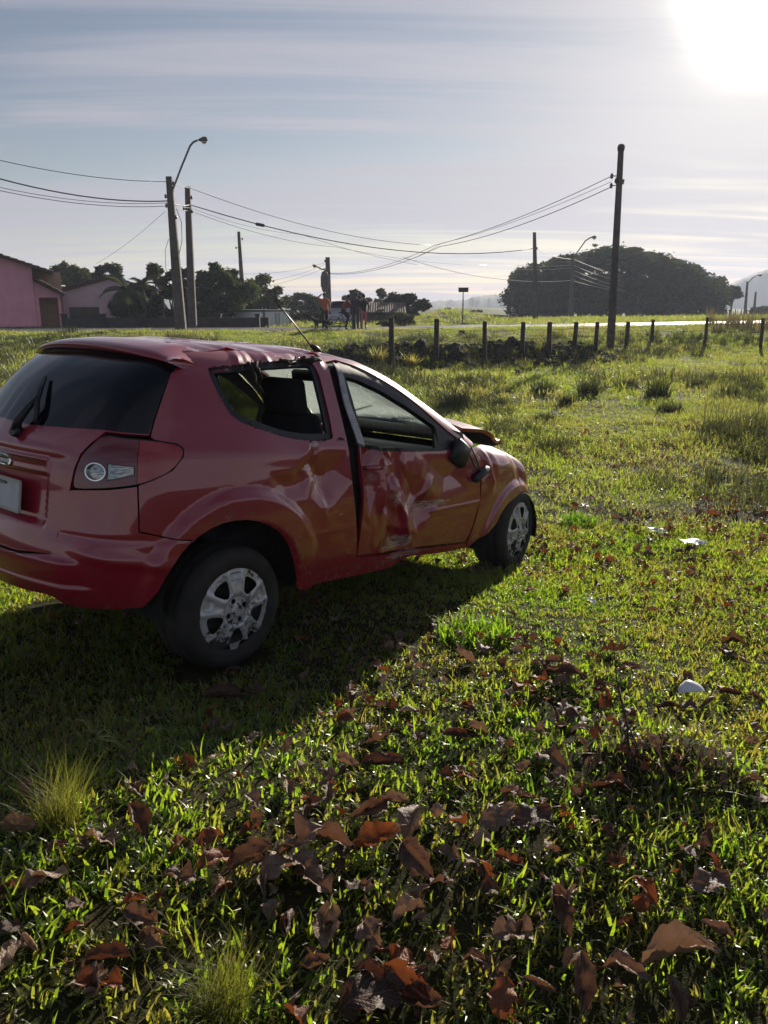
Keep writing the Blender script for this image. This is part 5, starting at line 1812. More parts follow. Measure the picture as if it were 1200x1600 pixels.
# ------------------------------------------------------------------ trees
def leaf_cards(blobs, n, size, rng, shell=.55, flat=.5):
    """many small leaf-sized quads spread through lumpy crown volumes"""
    w = np.array([b[3] ** 2 for b in blobs]); w = w / w.sum()
    k = rng.choice(len(blobs), n, p=w)
    B = np.array([b[:3] for b in blobs])[k]; Rr = np.array([b[3] for b in blobs])[k]
    d = rng.normal(size=(n, 3)); d /= np.linalg.norm(d, axis=1, keepdims=True)
    r = Rr * (shell + (1 - shell) * rng.random(n)) ** .8 * (1 + .18 * rng.normal(size=n))
    C = B + d * r[:, None] * np.array([1, 1, .8])
    a = rng.normal(size=(n, 3)); a[:, 2] *= flat; a /= np.linalg.norm(a, axis=1, keepdims=True)
    b = np.cross(a, d + .6 * rng.normal(size=(n, 3))); b /= np.maximum(1e-6, np.linalg.norm(b, axis=1, keepdims=True))
    s = size * (.6 + .9 * rng.random(n))[:, None]
    V = np.stack([C - a * s, C + b * s * .42, C + a * s, C - b * s * .42], 1).reshape(-1, 3)
    Fq = np.arange(4 * n).reshape(-1, 4)
    return V, Fq


def tree(label, base, h, w, seed, n=5000, leaf=.16, mat='tree', trunk_h=.3, shape='round', name='tree', trunk_r=.12, density=14, group=None):
    rng = np.random.default_rng(seed)
    root = empty(name, label, 'tree', base, group=group)
    blobs = []
    th = h * trunk_h
    for i in range(density):
        t = rng.random()
        if shape == 'round':
            z = th + (h - th) * (.12 + .82 * t); rad = w / 2 * math.sin(math.pi * (.15 + .78 * t)) ** .8
        elif shape == 'umbrella':
            z = th + (h - th) * (.45 + .5 * t); rad = w / 2 * (.4 + .6 * rng.random())
        else:
            z = th + (h - th) * t * .95; rad = w / 2 * (1.02 - .75 * t)
        a = rng.uniform(0, 2 * math.pi); q = rad * math.sqrt(rng.random())
        br = w * rng.uniform(.08, .19) * (1.15 - .4 * t)
        blobs.append((q * math.cos(a), q * math.sin(a), min(z, h - br * .8), br))
    b = MB()
    tip = Vector((rng.normal(0, .05) * w, rng.normal(0, .05) * w, th + (h - th) * .6))
    b.tube([(0, 0, -.3), (0, 0, .1), tip * .4, tip], [trunk_r * 1.4, trunk_r, trunk_r * .8, trunk_r * .2], 8)
    for q in blobs[:max(5, density // 2)]:
        s = tip * rng.uniform(.3, .75); e = Vector(q[:3]); m = s.lerp(e, .5) + Vector((0, 0, .08 * h))
        b.tube([s, m, e], [trunk_r * .5, trunk_r * .3, trunk_r * .08], 5)
    b.build('trunk', M['bark'], root)
    V, Fq = leaf_cards(blobs, n, leaf, rng)
    link('crown', np_mesh('crown', V, Fq, M[mat]), root)
    return root


def palm(label, base, h, seed, n=22, fl=2.2):
    rng = np.random.default_rng(seed)
    root = empty('palm_tree', label, 'tree', base)
    b = MB(); b.tube([(0, 0, -.2), (0, 0, h * .5), (.05, 0, h)], [.16, .12, .10], 8); b.build('trunk', M['bark'], root)
    for k in range(n):
        a = 2 * math.pi * k / n + rng.uniform(-.15, .15); el = rng.uniform(-.1, 1.35); L = fl * rng.uniform(.75, 1.1)
        V = []; Fq = []; P = []
        p = Vector((0, 0, h)); e = el; nn = 12
        for i in range(nn + 1):
            P.append(p.copy()); dirv = Vector((math.cos(a) * math.cos(e), math.sin(a) * math.cos(e), math.sin(e))); p = p + dirv * L / nn; e -= (1.5 + .4 * rng.random()) / nn
        side = Vector((-math.sin(a), math.cos(a), 0))
        for i in range(1, nn):
            lw = fl * .24 * math.sin(math.pi * (i + .6) / (nn + .8)) + .06
            t = (P[i + 1] - P[i - 1]).normalized()
            for sg in (-1, 1):
                for q in (0, .33, .66):
                    c = P[i].lerp(P[i + 1], q); tipv = c + (side * sg + t * .55).normalized() * lw + Vector((0, 0, -.35 * lw))
                    w_ = t * .028
                    V += [c - w_, c + w_, tipv]; n0 = len(V); Fq.append((n0 - 3, n0 - 2, n0 - 1))
        m = MB(); m.tube(P, [.02 * (1 - i / nn) + .004 for i in range(nn + 1)], 4); m.add(V, Fq)
        m.build('frond', M['palm'], root)


def gz(u, d, extra=0.0):
    p = at(u, 500, d); p.z = float(hgt(p.x, p.y)) + extra
    return p


def build_trees():
    def sized(u0, u1, vt, d, label, seed, **k):
        c = (u0 + u1) / 2; b = gz(c, d); h = at(c, vt, d).z - b.z; w = (u1 - u0) * d / F_PX
        return tree(label, b, h, w, seed, **k)
    sized(78, 152, 408, 66, 'pale feathery tree peeping over the roof of the pale pink house', 1, n=5200, shape='round', leaf=.17, density=22, trunk_h=.2)
    sized(146, 218, 411, 62, 'broad dark tree rising behind the gable of the pale pink house', 2, n=7500, shape='round', leaf=.17, mat='tree_dark', density=24, trunk_h=.15)
    sized(222, 280, 412, 50, 'narrow upright tree left of the leaning lamp pole', 3, n=6000, shape='cone', leaf=.13, trunk_h=.12, density=18)
    sized(256, 326, 420, 52, 'dense dark tree behind the two concrete poles', 4, n=6500, mat='tree_dark', leaf=.14, trunk_h=.15, density=16)
    sized(296, 394, 411, 50, 'large bushy tree with ragged crown left of the thin pole', 5, n=12000, leaf=.13, trunk_h=.12, density=24, trunk_r=.16)
    sized(346, 412, 434, 54, 'low dark tree filling the gap behind the thin pole', 6, n=4200, mat='tree_dark', leaf=.13, trunk_h=.1)
    sized(372, 452, 428, 58, 'airy tree with open spreading branches above the low white shed', 7, n=4200, shape='round', leaf=.14, trunk_h=.10, density=18)
    sized(176, 250, 440, 47.5, 'dark bushy shrub tree beside the palm', 8, n=5200, mat='tree_dark', leaf=.12, trunk_h=.08, density=16)
    sized(444, 492, 458, 78, 'small rounded tree left of the transformer pole', 9, n=3800, leaf=.20, trunk_h=.15)
    sized(470, 512, 464, 70, 'low tree standing right behind the transformer pole', 10, n=3600, mat='tree_dark', leaf=.18, trunk_h=.12)
    sized(536, 578, 454, 84, 'spindly tree rising behind the meter post', 11, n=2600, leaf=.2, trunk_h=.1)
    sized(574, 616, 450, 84, 'small rounded tree behind the long shed roof', 12, n=3400, trunk_h=.1, leaf=.2, mat='tree_dark')
    sized(600, 664, 459, 60, 'big round dark bush at the right end of the shed', 13, n=8500, mat='tree_dark', leaf=.14, trunk_h=.02, density=22, name='bush')
    sized(612, 646, 489, 47, 'small pale green bush in front of the shed end', 14, n=1600, leaf=.10, trunk_h=.05, name='bush')
    sized(588, 612, 500, 45, 'tiny dark green bush by the road right of the woman', 15, n=900, leaf=.09, trunk_h=.02, name='bush')
    sized(440, 500, 487, 60, 'hedge like dark bush left of the bystanders', 16, n=4200, mat='tree_dark', leaf=.14, trunk_h=.02, name='bush', density=18)
    sized(1122, 1157, 446, 112, 'lone small tree at the right end of the wooded hill', 17, n=3200, leaf=.28, trunk_h=.35, shape='umbrella', trunk_r=.16)
    sized(1165, 1215, 480, 130, 'low dark tree beneath the hills at the right edge', 18, n=1800, leaf=.35, mat='tree_dark', trunk_h=.1)
    sized(736, 752, 485, 120, 'small lone shrub on the field beyond the sign', 19, n=700, leaf=.2, mat='tree_dark', trunk_h=.02, name='bush')
    sized(694, 706, 481, 115, 'tiny tree on the skyline left of the sign', 20, n=500, leaf=.2, mat='tree_dark', trunk_h=.3)
    sized(236, 300, 452, 48, 'low leafy shrub tree at the foot of the leaning lamp pole', 21, n=4200, mat='tree_dark', leaf=.12, trunk_h=.05, density=16)
    sized(306, 360, 446, 47.5, 'dark leafy shrub tree right of the bare concrete pole', 22, n=4200, mat='tree_dark', leaf=.12, trunk_h=.05, density=16)
    palm('palm with drooping fronds in front of the pale pink house', gz(203, 45.5), 1.9, 31, 20, 1.75)
    palm('smaller palm half hidden behind the drooping palm', gz(226, 47.5), 2.3, 32, 16, 1.6)
    # wooded hill: one mass of crowns
    rng = np.random.default_rng(50)
    blobs = []; trunks = MB()
    prof_u = [786, 800, 830, 870, 900, 935, 970, 1010, 1050, 1085, 1110, 1130, 1142]
    prof_v = [455, 432, 418, 408, 399, 389, 388, 396, 407, 419, 432, 446, 470]
    d0 = 100
    for k in range(190):
        u = rng.uniform(808, 1126); dd = d0 + rng.random() ** 1.3 * 26
        vt = np.interp(u, prof_u, prof_v) + rng.uniform(-3, 9)
        top = at(u, vt, dd); g = float(hgt(top.x, dd)) - .3
        zt = top.z - g
        n = 3 if dd < 108 else 2
        for i in range(n):
            br = rng.uniform(.7, 1.7)
            f = [1.0, .62, .30][i]
            blobs.append((top.x + rng.normal(0, .5), dd + rng.normal(0, .5), g + max(br * .6, (zt - br * .75) * f), br))
        if dd < 106:
            trunks.tube([(top.x, dd - 1.0, g - .3), (top.x + rng.normal(0, .3), dd - .6, g + zt * .5)], [.22, .12], 5)
    V, Fq = leaf_cards(blobs, 90000, .30, rng, shell=.75)
    fo = link('forest', np_mesh('forest', V, Fq, M['tree_dark'])); fo['kind'] = 'stuff'
    o = trunks.build('forest_trunks', M['bark'], fo); o['kind'] = 'stuff'
    for (u, vt, s, lab) in ((932, 379, 5, 'tallest thin treetop standing out above the wooded hill'), (982, 386, 6, 'second thin treetop above the wooded hill, right of the tallest')):
        b = gz(u, d0 + 4); h = at(u, vt, d0 + 4).z - b.z
        tree(lab, b, h, 2.2, 60 + s, n=900, leaf=.22, shape='umbrella', trunk_h=.72, trunk_r=.14, density=9)


build_trees()


# ------------------------------------------------------------------ people, dog, bicycle
def skinned(name, joints, edges, root_j, colour_of, mats, parent, level=1):
    """one continuous body grown round a skeleton; colour_of(point) picks the material slot"""
    keys = list(joints); ix = {k: i for i, k in enumerate(keys)}
    me = bpy.data.meshes.new(name + '_skeleton')
    me.from_pydata([joints[k][:3] for k in keys], [(ix[a], ix[b]) for a, b in edges], [])
    ob = bpy.data.objects.new(name + '_skeleton', me); COL.objects.link(ob)
    md = ob.modifiers.new('skin', 'SKIN'); md.use_smooth_shade = True
    for i, k in enumerate(keys):
        v = me.skin_vertices[0].data[i]; r = joints[k][3]
        v.radius = (r, r * (joints[k][4] if len(joints[k]) > 4 else 1)); v.use_root = (k == root_j)
    sub = ob.modifiers.new('sub', 'SUBSURF'); sub.levels = level; sub.render_levels = level
    dg = bpy.context.evaluated_depsgraph_get()
    m2 = bpy.data.meshes.new_from_object(ob.evaluated_get(dg))
    bpy.data.objects.remove(ob); m2.name = name
    m2.materials.clear()
    for m in mats: m2.materials.append(m)
    for p in m2.polygons:
        p.material_index = colour_of(p.center); p.use_smooth = True
    return link(name, m2, parent)


BODY_EDGES = [('pel', 'waist'), ('waist', 'chest'), ('chest', 'neck'), ('neck', 'jaw'), ('jaw', 'crown'), ('chest', 'shl'), ('shl', 'ell'), ('ell', 'wrl'), ('wrl', 'hal'),
              ('chest', 'shr'), ('shr', 'elr'), ('elr', 'wrr'), ('wrr', 'har'), ('pel', 'hipl'), ('hipl', 'knl'), ('knl', 'anl'), ('anl', 'tol'), ('pel', 'hipr'), ('hipr', 'knr'), ('knr', 'anr'), ('anr', 'tor')]


def stand_pose(h=1.7, f=-1, slim=1.0):
    k = h / 1.7
    J = dict(pel=(0, 0, .93, .135), waist=(0, 0, 1.08, .125), chest=(0, 0, 1.30, .145), neck=(0, 0, 1.46, .055), jaw=(0, .02 * f, 1.54, .075), crown=(0, 0, 1.645, .085),
             shl=(-.17, 0, 1.38, .07), ell=(-.24, .02, 1.12, .047), wrl=(-.25, .10 * f, .89, .033), hal=(-.25, .12 * f, .80, .032),
             shr=(.17, 0, 1.38, .07), elr=(.24, .02, 1.12, .047), wrr=(.25, .10 * f, .89, .033), har=(.25, .12 * f, .80, .032),
             hipl=(-.09, 0, .86, .10), knl=(-.10, 0, .49, .067), anl=(-.10, 0, .09, .045), tol=(-.11, .14 * f, .04, .038),
             hipr=(.09, 0, .86, .10), knr=(.10, 0, .49, .067), anr=(.10, 0, .09, .045), tor=(.11, .14 * f, .04, .038))
    return {a: (v[0] * k, v[1] * k, v[2] * k, v[3] * k * slim) for a, v in J.items()}


def person(label, base, J, shirt, legs, rot=0.0, hair_low=1.56, sleeves=True, f=-1):
    root = empty('person', label, 'person', base, (0, 0, rot))
    mats = [M['skin'], M[shirt], M[legs], M['black']]
    neck = J['neck'][2]; pel = J['pel'][2]
    segs = {}
    for a, b in BODY_EDGES: segs[(a, b)] = (Vector(J[a][:3]), Vector(J[b][:3]))
    part = {('neck', 'jaw'): 0, ('jaw', 'crown'): 0, ('wrl', 'hal'): 0, ('wrr', 'har'): 0, ('ell', 'wrl'): 1 if sleeves else 0, ('elr', 'wrr'): 1 if sleeves else 0,
            ('pel', 'hipl'): 2, ('hipl', 'knl'): 2, ('knl', 'anl'): 2, ('pel', 'hipr'): 2, ('hipr', 'knr'): 2, ('knr', 'anr'): 2, ('anl', 'tol'): 3, ('anr', 'tor'): 3}
    def col(c):
        best = None
        for k, (a, b) in segs.items():
            ab = b - a; t = max(0, min(1, (c - a).dot(ab) / max(1e-9, ab.dot(ab)))); d = (c - (a + ab * t)).length
            if best is None or d < best[0]: best = (d, k)
        return part.get(best[1], 1)
    body = skinned('body', J, BODY_EDGES, 'pel', col, mats, root)
    # hair cap and nose / ears
    c = Vector(J['crown'][:3]); r = J['crown'][3]
    b = MB(); b.lathe([(0, r * 1.12), (r * .62, r * .95), (r * 1.02, r * .35), (r * 1.08, -r * .35), (r * .95, -r * .9)], 14, 'z', c=(c.x, c.y - f * r * .22, c.z + r * .05)); b.build('hair', M['hair'], root)
    b = MB(); j = Vector(J['jaw'][:3]); b.tube([j + Vector((0, f * r * .7, r * .5)), j + Vector((0, f * r * 1.25, r * .15))], [r * .1, r * .2], 6)
    for s in (-1, 1): b.box((c.x + s * r * 1.0, c.y, c.z - r * .5), (r * .15, r * .35, r * .5))
    b.build('face', M['skin'], root)['kind'] = 'stuff'
    return root


def build_people():
    def base(u, d):
        p = at(u, 513, d); p.z = float(hgt(p.x, p.y)) + .03; return p
    J = stand_pose(1.74)
    J['ell'] = (-.36, -.10, 1.50, .047); J['wrl'] = (-.20, -.08, 1.66, .035); J['hal'] = (-.13, -.05, 1.70, .035)
    J['shl'] = (-.19, 0, 1.42, .07)
    person('man in orange shirt and dark trousers with a hand raised to his head', base(508, 39.6), J, 'orange', 'black', .15)
    J = stand_pose(1.72)
    person('person in dark navy clothes standing right of the meter post', base(556.5, 39.0), J, 'navy', 'navy', -.5)
    J = stand_pose(1.66, slim=.92)
    J['elr'] = (.27, -.05, 1.10, .042); J['wrr'] = (.19, -.12, .92, .03); J['har'] = (.15, -.16, .88, .03)
    person('woman with dark top and loose pink trousers at the right of the group', base(568.5, 38.8), J, 'black', 'pink_cloth', .4, sleeves=False)
    J = stand_pose(1.62, slim=.95)
    person('person in dark grey clothes partly hidden behind the woman in pink trousers', base(561.5, 40.2), J, 'grey_cloth', 'black', .2)
    # cyclist astride, leaning on the handlebar, one foot down
    bp = base(539, 39.2)
    J = dict(pel=(-.12, 0, .95, .135), waist=(-.06, 0, 1.08, .125), chest=(.08, 0, 1.27, .145), neck=(.15, 0, 1.42, .055), jaw=(.20, 0, 1.49, .075), crown=(.19, 0, 1.59, .085),
             shl=(.10, -.17, 1.34, .065), ell=(.28, -.22, 1.14, .045), wrl=(.44, -.22, 1.03, .033), hal=(.50, -.22, 1.01, .033),
             shr=(.10, .17, 1.34, .065), elr=(.28, .22, 1.14, .045), wrr=(.44, .22, 1.03, .033), har=(.50, .22, 1.01, .033),
             hipl=(-.10, -.09, .90, .10), knl=(.14, -.16, .58, .067), anl=(-.02, -.20, .10, .045), tol=(.12, -.22, .04, .038),
             hipr=(-.10, .09, .90, .10), knr=(.24, .12, .72, .067), anr=(.10, .12, .36, .045), tor=(.22, .13, .30, .038))
    root = person('person in a red shirt leaning on the handlebar of a bicycle', bp, {k: v for k, v in J.items()}, 'red', 'black', .25)
    bk = empty('bicycle', 'dark bicycle under the person in the red shirt', 'bicycle', bp, (0, 0, .25))
    for x in (-.50, .55):
        w = empty('wheel', None, None, (x, 0, .33)); w.parent = bk
        b = MB(); b.tube([(.315 * math.cos(t), 0, .315 * math.sin(t)) for t in np.linspace(0, 2 * math.pi, 29)], .018, 6, cap=False); b.build('tyre', M['rubber'], w)
        b = MB()
        for k in range(12): t = k * math.pi / 6; b.tube([(0, 0, 0), (.30 * math.cos(t), 0, .30 * math.sin(t))], .003, 3, cap=False)
        b.tube([(0, -.05, 0), (0, .05, 0)], .025, 8); b.build('spokes', M['chrome'], w)
    b = MB()
    for a, c in (((-.50, 0, .33), (-.05, 0, .30)), ((-.05, 0, .30), (-.15, 0, .80)), ((-.15, 0, .80), (.42, 0, .84)), ((.42, 0, .84), (-.05, 0, .30)), ((-.50, 0, .33), (-.15, 0, .78)), ((.55, 0, .33), (.40, 0, .95))):
        b.tube([a, c], .018, 6)
    b.build('frame', M['black'], bk)
    b = MB(); b.tube([(.48, -.27, .99), (.42, -.12, 1.0), (.40, 0, .97), (.42, .12, 1.0), (.48, .27, .99)], .014, 6); b.build('handlebar', M['black'], bk)
    b = MB(); b.bbox((-.18, 0, .83), (.25, .15, .06), .02); b.build('saddle', M['black'], bk)
    # black dog, facing left
    dp = base(499, 39.4)
    D = dict(rump=(.30, 0, .43, .10), belly=(.10, 0, .42, .10), chest=(-.14, 0, .42, .125), neck=(-.30, 0, .54, .075), head=(-.40, 0, .63, .075), muz=(-.54, 0, .59, .038),
             tail=(.42, 0, .46, .03), tail2=(.56, 0, .36, .02), tail3=(.62, 0, .24, .014))
    E_ = [('belly', 'rump'), ('belly', 'chest'), ('chest', 'neck'), ('neck', 'head'), ('head', 'muz'), ('rump', 'tail'), ('tail', 'tail2'), ('tail2', 'tail3')]
    for s, y in (('l', -.08), ('r', .08)):
        o = .05 if s == 'l' else -.04
        D['el' + s] = (-.15 + o, y, .27, .05); D['wr' + s] = (-.14 + o, y, .13, .03); D['fp' + s] = (-.17 + o, y, .03, .032)
        D['kn' + s] = (.22 + o, y, .28, .06); D['ho' + s] = (.37 + o, y, .16, .03); D['hp' + s] = (.31 + o, y, .03, .032)
        E_ += [('chest', 'el' + s), ('el' + s, 'wr' + s), ('wr' + s, 'fp' + s), ('rump', 'kn' + s), ('kn' + s, 'ho' + s), ('ho' + s, 'hp' + s)]
    dg = empty('dog', 'black dog standing at the feet of the man in orange', 'dog', dp, (0, 0, .1))
    skinned('dog_body', D, E_, 'belly', lambda c: 0, [M['dog']], dg)
    b = MB()
    for s in (-1, 1): b.add([(-.36, s * .05, .69), (-.42, s * .03, .69), (-.38, s * .065, .79), (-.37, s * .02, .70)], [(0, 1, 2), (1, 3, 2), (3, 0, 2)])
    b.build('ears', M['dog'], dg)['kind'] = 'stuff'


build_people()


# ------------------------------------------------------------------ grass and everything lying in it
def car_local(x, y):
    dx, dy = x - CAR_LOC[0], y - CAR_LOC[1]; c, s = math.cos(CAR_ROT[2]), math.sin(CAR_ROT[2])
    return dx * c + dy * s, -dx * s + dy * c


def build_grass():
    rng = np.random.default_rng(11)
    def zone(y0, y1, dens, marg=1.1, k=.60):
        A = (y1 - y0) * (k * (y1 + y0) + 2 * marg); n = int(A * dens)
        y = np.sqrt(rng.random(n * 2) * (y1 ** 2 - y0 ** 2) + y0 ** 2)[:n * 2]
        x = rng.uniform(-1, 1, n * 2) * (k * y + marg)
        keep = rng.random(n * 2) < .5
        x, y = x[keep], y[keep]
        t = road_t(x, y)
        bank = np.exp(-((y - (24.2 + .42 * x)) / 1.1) ** 2) * sst(-2.8, -1.4, x) * sst(8.4, 6.5, x)
        cx, cy = car_local(x, y)
        wheel = np.zeros(len(x), bool)
        for wx in (0, 2.45):
            for wy in (-.70, .70): wheel |= (np.abs(cx - wx) < .26) & (np.abs(cy - wy) < .13)
        ok = ((t < -.15) | (t > 6.6)) & (rng.random(len(x)) > bank * 1.15) & ~wheel
        return x[ok], y[ok]

    def emit(name, x, y, scl, meshes, probs, tilt=.18, hs=None):
        n = len(x); z = hgt(x, y)
        rot = np.stack([rng.normal(0, tilt, n), rng.normal(0, tilt, n), rng.uniform(0, 6.283, n)], -1)
        s = scl[:, None] * np.ones((1, 3))
        if hs is not None: s[:, 2] *= hs
        idx = rng.choice(len(meshes), n, p=np.array(probs) / sum(probs))
        return np.stack([x, y, z], -1), rot, s, idx

    # near turf: short broad leafy blades with thatch between them
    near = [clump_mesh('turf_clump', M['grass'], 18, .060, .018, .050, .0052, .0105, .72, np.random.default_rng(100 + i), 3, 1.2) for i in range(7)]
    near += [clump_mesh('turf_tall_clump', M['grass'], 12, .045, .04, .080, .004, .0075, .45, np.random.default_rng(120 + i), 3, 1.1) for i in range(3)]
    near += [clump_mesh('thatch_clump', M['straw'], 9, .07, .03, .10, .0014, .0032, .85, np.random.default_rng(140 + i), 3, .9) for i in range(3)]
    x, y = zone(.75, 6.2, 1250)
    f = fbm(x * 1.1, y * 1.1, 31, 4)
    keep = rng.random(len(x)) < np.clip(.60 + 2.4 * (f - .32), .45, 1.0)
    weed = np.hypot((x - WEED[0]) / .30, (y - WEED[1]) / .28) < 1
    keep &= ~(weed & (rng.random(len(x)) < .35))
    x, y = x[keep], y[keep]
    sc = (.65 + .65 * rng.random(len(x))) * (.70 + .8 * (fbm(x * .8, y * .8, 41, 3) - .2))
    P, R, S, I = emit('', x, y, sc, near, [5] * 7 + [1.6] * 3 + [1.3] * 3)
    scatter('grass', P, R, S, I, near)
    # middle distance
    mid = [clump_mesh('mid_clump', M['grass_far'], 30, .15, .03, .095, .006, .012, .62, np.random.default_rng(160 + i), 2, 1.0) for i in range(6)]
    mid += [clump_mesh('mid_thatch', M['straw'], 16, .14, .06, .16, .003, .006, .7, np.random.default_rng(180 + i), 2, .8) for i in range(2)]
    x, y = zone(5.8, 15, 105, 2.0)
    f = fbm(x * .8, y * .8, 33, 4)
    keep = rng.random(len(x)) < np.clip(.6 + 2.4 * (f - .32), .5, 1.0)
    x, y = x[keep], y[keep]
    sc = (.6 + .7 * rng.random(len(x))) * (.55 + 1.1 * (fbm(x * .6, y * .6, 43, 3) - .1))
    A1 = emit('', x, y, sc, mid, [4] * 6 + [1.2] * 2)
    x, y = zone(14.5, 46, 30, 4.0)
    f = fbm(x * .4, y * .4, 35, 4)
    keep = rng.random(len(x)) < np.clip(.35 + 2.4 * (f - .28), .25, 1.0)
    x, y = x[keep], y[keep]
    sc = (1.1 + 1.0 * rng.random(len(x))) * (.6 + 1.0 * (fbm(x * .35, y * .35, 45, 3) - .1))
    A2 = emit('', x, y, sc, mid, [4] * 6 + [1.4] * 2)
    co = [clump_mesh('coarse_clump', M['tussock'], 44, .16, .08, .24, .006, .012, .5, np.random.default_rng(230 + i), 3, .8) for i in range(3)]
    mid += co
    def coarse(y0, y1, dens, k):
        x, y = zone(y0, y1, dens, 2.0)
        f = fbm(x * .55, y * .55, 51, 3); ok = f > .50
        x, y = x[ok], y[ok]
        P, R, S, I = emit('', x, y, k * (.5 + .9 * rng.random(len(x))), co, [1, 1, 1], .15)
        return P, R, S, I + len(mid) - 3
    A4 = coarse(6.5, 16, 16, 1.0); A5 = coarse(16, 34, 5, 1.7)
    x, y = zone(46, 105, 3.2, 6.0)
    sc = 2.0 + 2.2 * rng.random(len(x))
    A3 = emit('', x, y, sc, mid, [4] * 6 + [3] * 2 + [0] * 3)
    B = [np.concatenate(q) for q in zip(A1, A2, A3, A4, A5)]
    scatter('meadow_grass', *B, mid)
    # pale seeding grass by the road at the right
    reed = [clump_mesh('seed_grass_clump', M['straw'], 26, .25, .45, .85, .012, .03, .22, np.random.default_rng(200 + i), 3, .5) for i in range(3)]
    n = 110; u = rng.uniform(1090, 1260, n); d = rng.uniform(36, 43, n)
    x = (u - 600) / F_PX * d; y = d; ok = road_t(x, y) < -.6
    x, y = x[ok], y[ok]
    scatter('seed_grass', *emit('', x, y, .8 + .5 * rng.random(len(x)), reed, [1, 1, 1], .08), reed)
    # weeds straggling over the dug bank
    wd = [clump_mesh('weed_clump', M['tussock'], 26, .12, .15, .5, .012, .03, .5, np.random.default_rng(210 + i), 3, .9) for i in range(3)]
    wd += [clump_mesh('bank_grass_clump', M['grass_far'], 26, .14, .12, .36, .01, .02, .5, np.random.default_rng(216 + i), 3, .9) for i in range(2)]
    n = 900; x = rng.uniform(-2.5, 8.6, n); y = 24.2 + .42 * x + rng.normal(-.5, 1.0, n)
    m_ = 320; q_ = rng.random(m_); a_, c_ = gp(965, 530), gp(1185, 531)
    x = np.concatenate([x, a_.x + (c_.x - a_.x) * q_ + rng.normal(0, .3, m_)]); y = np.concatenate([y, a_.y + (c_.y - a_.y) * q_ + rng.normal(0, .8, m_)]); n += m_
    scatter('bank_weeds', *emit('', x, y, .35 + .65 * rng.random(n), wd, [1, 1, 1, 1.3, 1.3], .15), wd)


def build_tussocks():
    T = [(712, 640, 62, 46, 'tussock', 'big dark rounded grass tussock just beyond the windscreen of the car'),
         (1140, 668, 92, 88, 'reed', 'tallest clump of thin grey reeds at the right side of the meadow'),
         (920, 618, 40, 36, 'tussock', 'dark tussock below the right end of the fence, left of the pair'),
         (980, 610, 42, 26, 'tussock', 'low wide dark tussock in front of the tall capped pole'),
         (1027, 622, 46, 40, 'tussock', 'spiky tussock between the low wide one and the tall reeds'),
         (1148, 688, 26, 30, 'reed', 'small thin reed tuft just below the tallest reeds'),
         (885, 632, 26, 20, 'tussock', 'small flat tussock left of the dark tussock by the fence end'),
         (848, 616, 40, 28, 'tussock', 'pale green tussock standing before the middle fence posts'),
         (1090, 606, 40, 22, 'tussock', 'low tussock behind the tall reeds under the right fence'),
         (1046, 645, 44, 20, 'tussock', 'flattened tussock left of the tall reeds'),
         (775, 636, 30, 18, 'tussock', 'little tussock right of the big dark rounded one'),
         (850, 658, 34, 16, 'tussock', 'low dark patch of coarse grass in the middle of the meadow'),
         (640, 575, 26, 26, 'weed', 'bright yellow green weed standing in front of the earth bank'),
         (590, 572, 20, 40, 'weed', 'tall yellowish weed by the first fence post'),
         (720, 596, 34, 20, 'weed', 'leafy weed clump at the foot of the earth bank'),
         (1175, 612, 40, 24, 'tussock', 'low tussock at the right edge of the meadow'),
         (905, 822, 60, 20, 'bright', 'thick grass clump in the meadow right of the front wheel'),
         (742, 1000, 120, 62, 'bright', 'bright green leafy grass clump in front of the car shadow'),
         (92, 1290, 120, 112, 'fine', 'large fine bladed grass tuft lit at the left edge of the lawn'),
         (345, 1590, 150, 110, 'fine', 'wide wispy grass tuft at the bottom edge left of centre')]
    for k, (u, vb, wpx, hpx, kind, lab) in enumerate(T):
        p = gp(u, min(vb, 1590)); zc = p.y * math.cos(PITCH) - (p.z - CAM_H) * math.sin(PITCH)
        w = wpx * zc / F_PX; h = hpx * zc / F_PX * 1.15
        rng = np.random.default_rng(300 + k)
        if kind == 'tussock': V, Fc = blades(260, w * .42, h * .45, h * 1.05, .010, .020, .42, rng, 3, .9); mat = M['tussock']
        elif kind == 'reed': V, Fc = blades(130, w * .5, h * .35, h * 1.05, .004, .009, .22, rng, 3, .3); mat = M['tussock']
        elif kind == 'weed': V, Fc = blades(120, w * .35, h * .3, h * 1.0, .02, .045, .45, rng, 3, .9); mat = M['grass_far']
        elif kind == 'bright': V, Fc = blades(330, w * .48, .06, .15, .007, .012, .40, rng, 4, .9); mat = M['clump_grass']
        else: V, Fc = blades(520, w * .26, h * .35, h * 1.15, .0011, .0022, .42, rng, 5, .9); mat = M['fine_grass']
        o = link('grass_tussock' if kind in ('tussock', 'fine', 'bright') else 'reed_clump' if kind == 'reed' else 'weed', np_mesh('tussock', V, Fc, mat), None, p)
        tag(o, lab, {'reed': 'reeds', 'weed': 'weed'}.get(kind, 'grass tuft'))


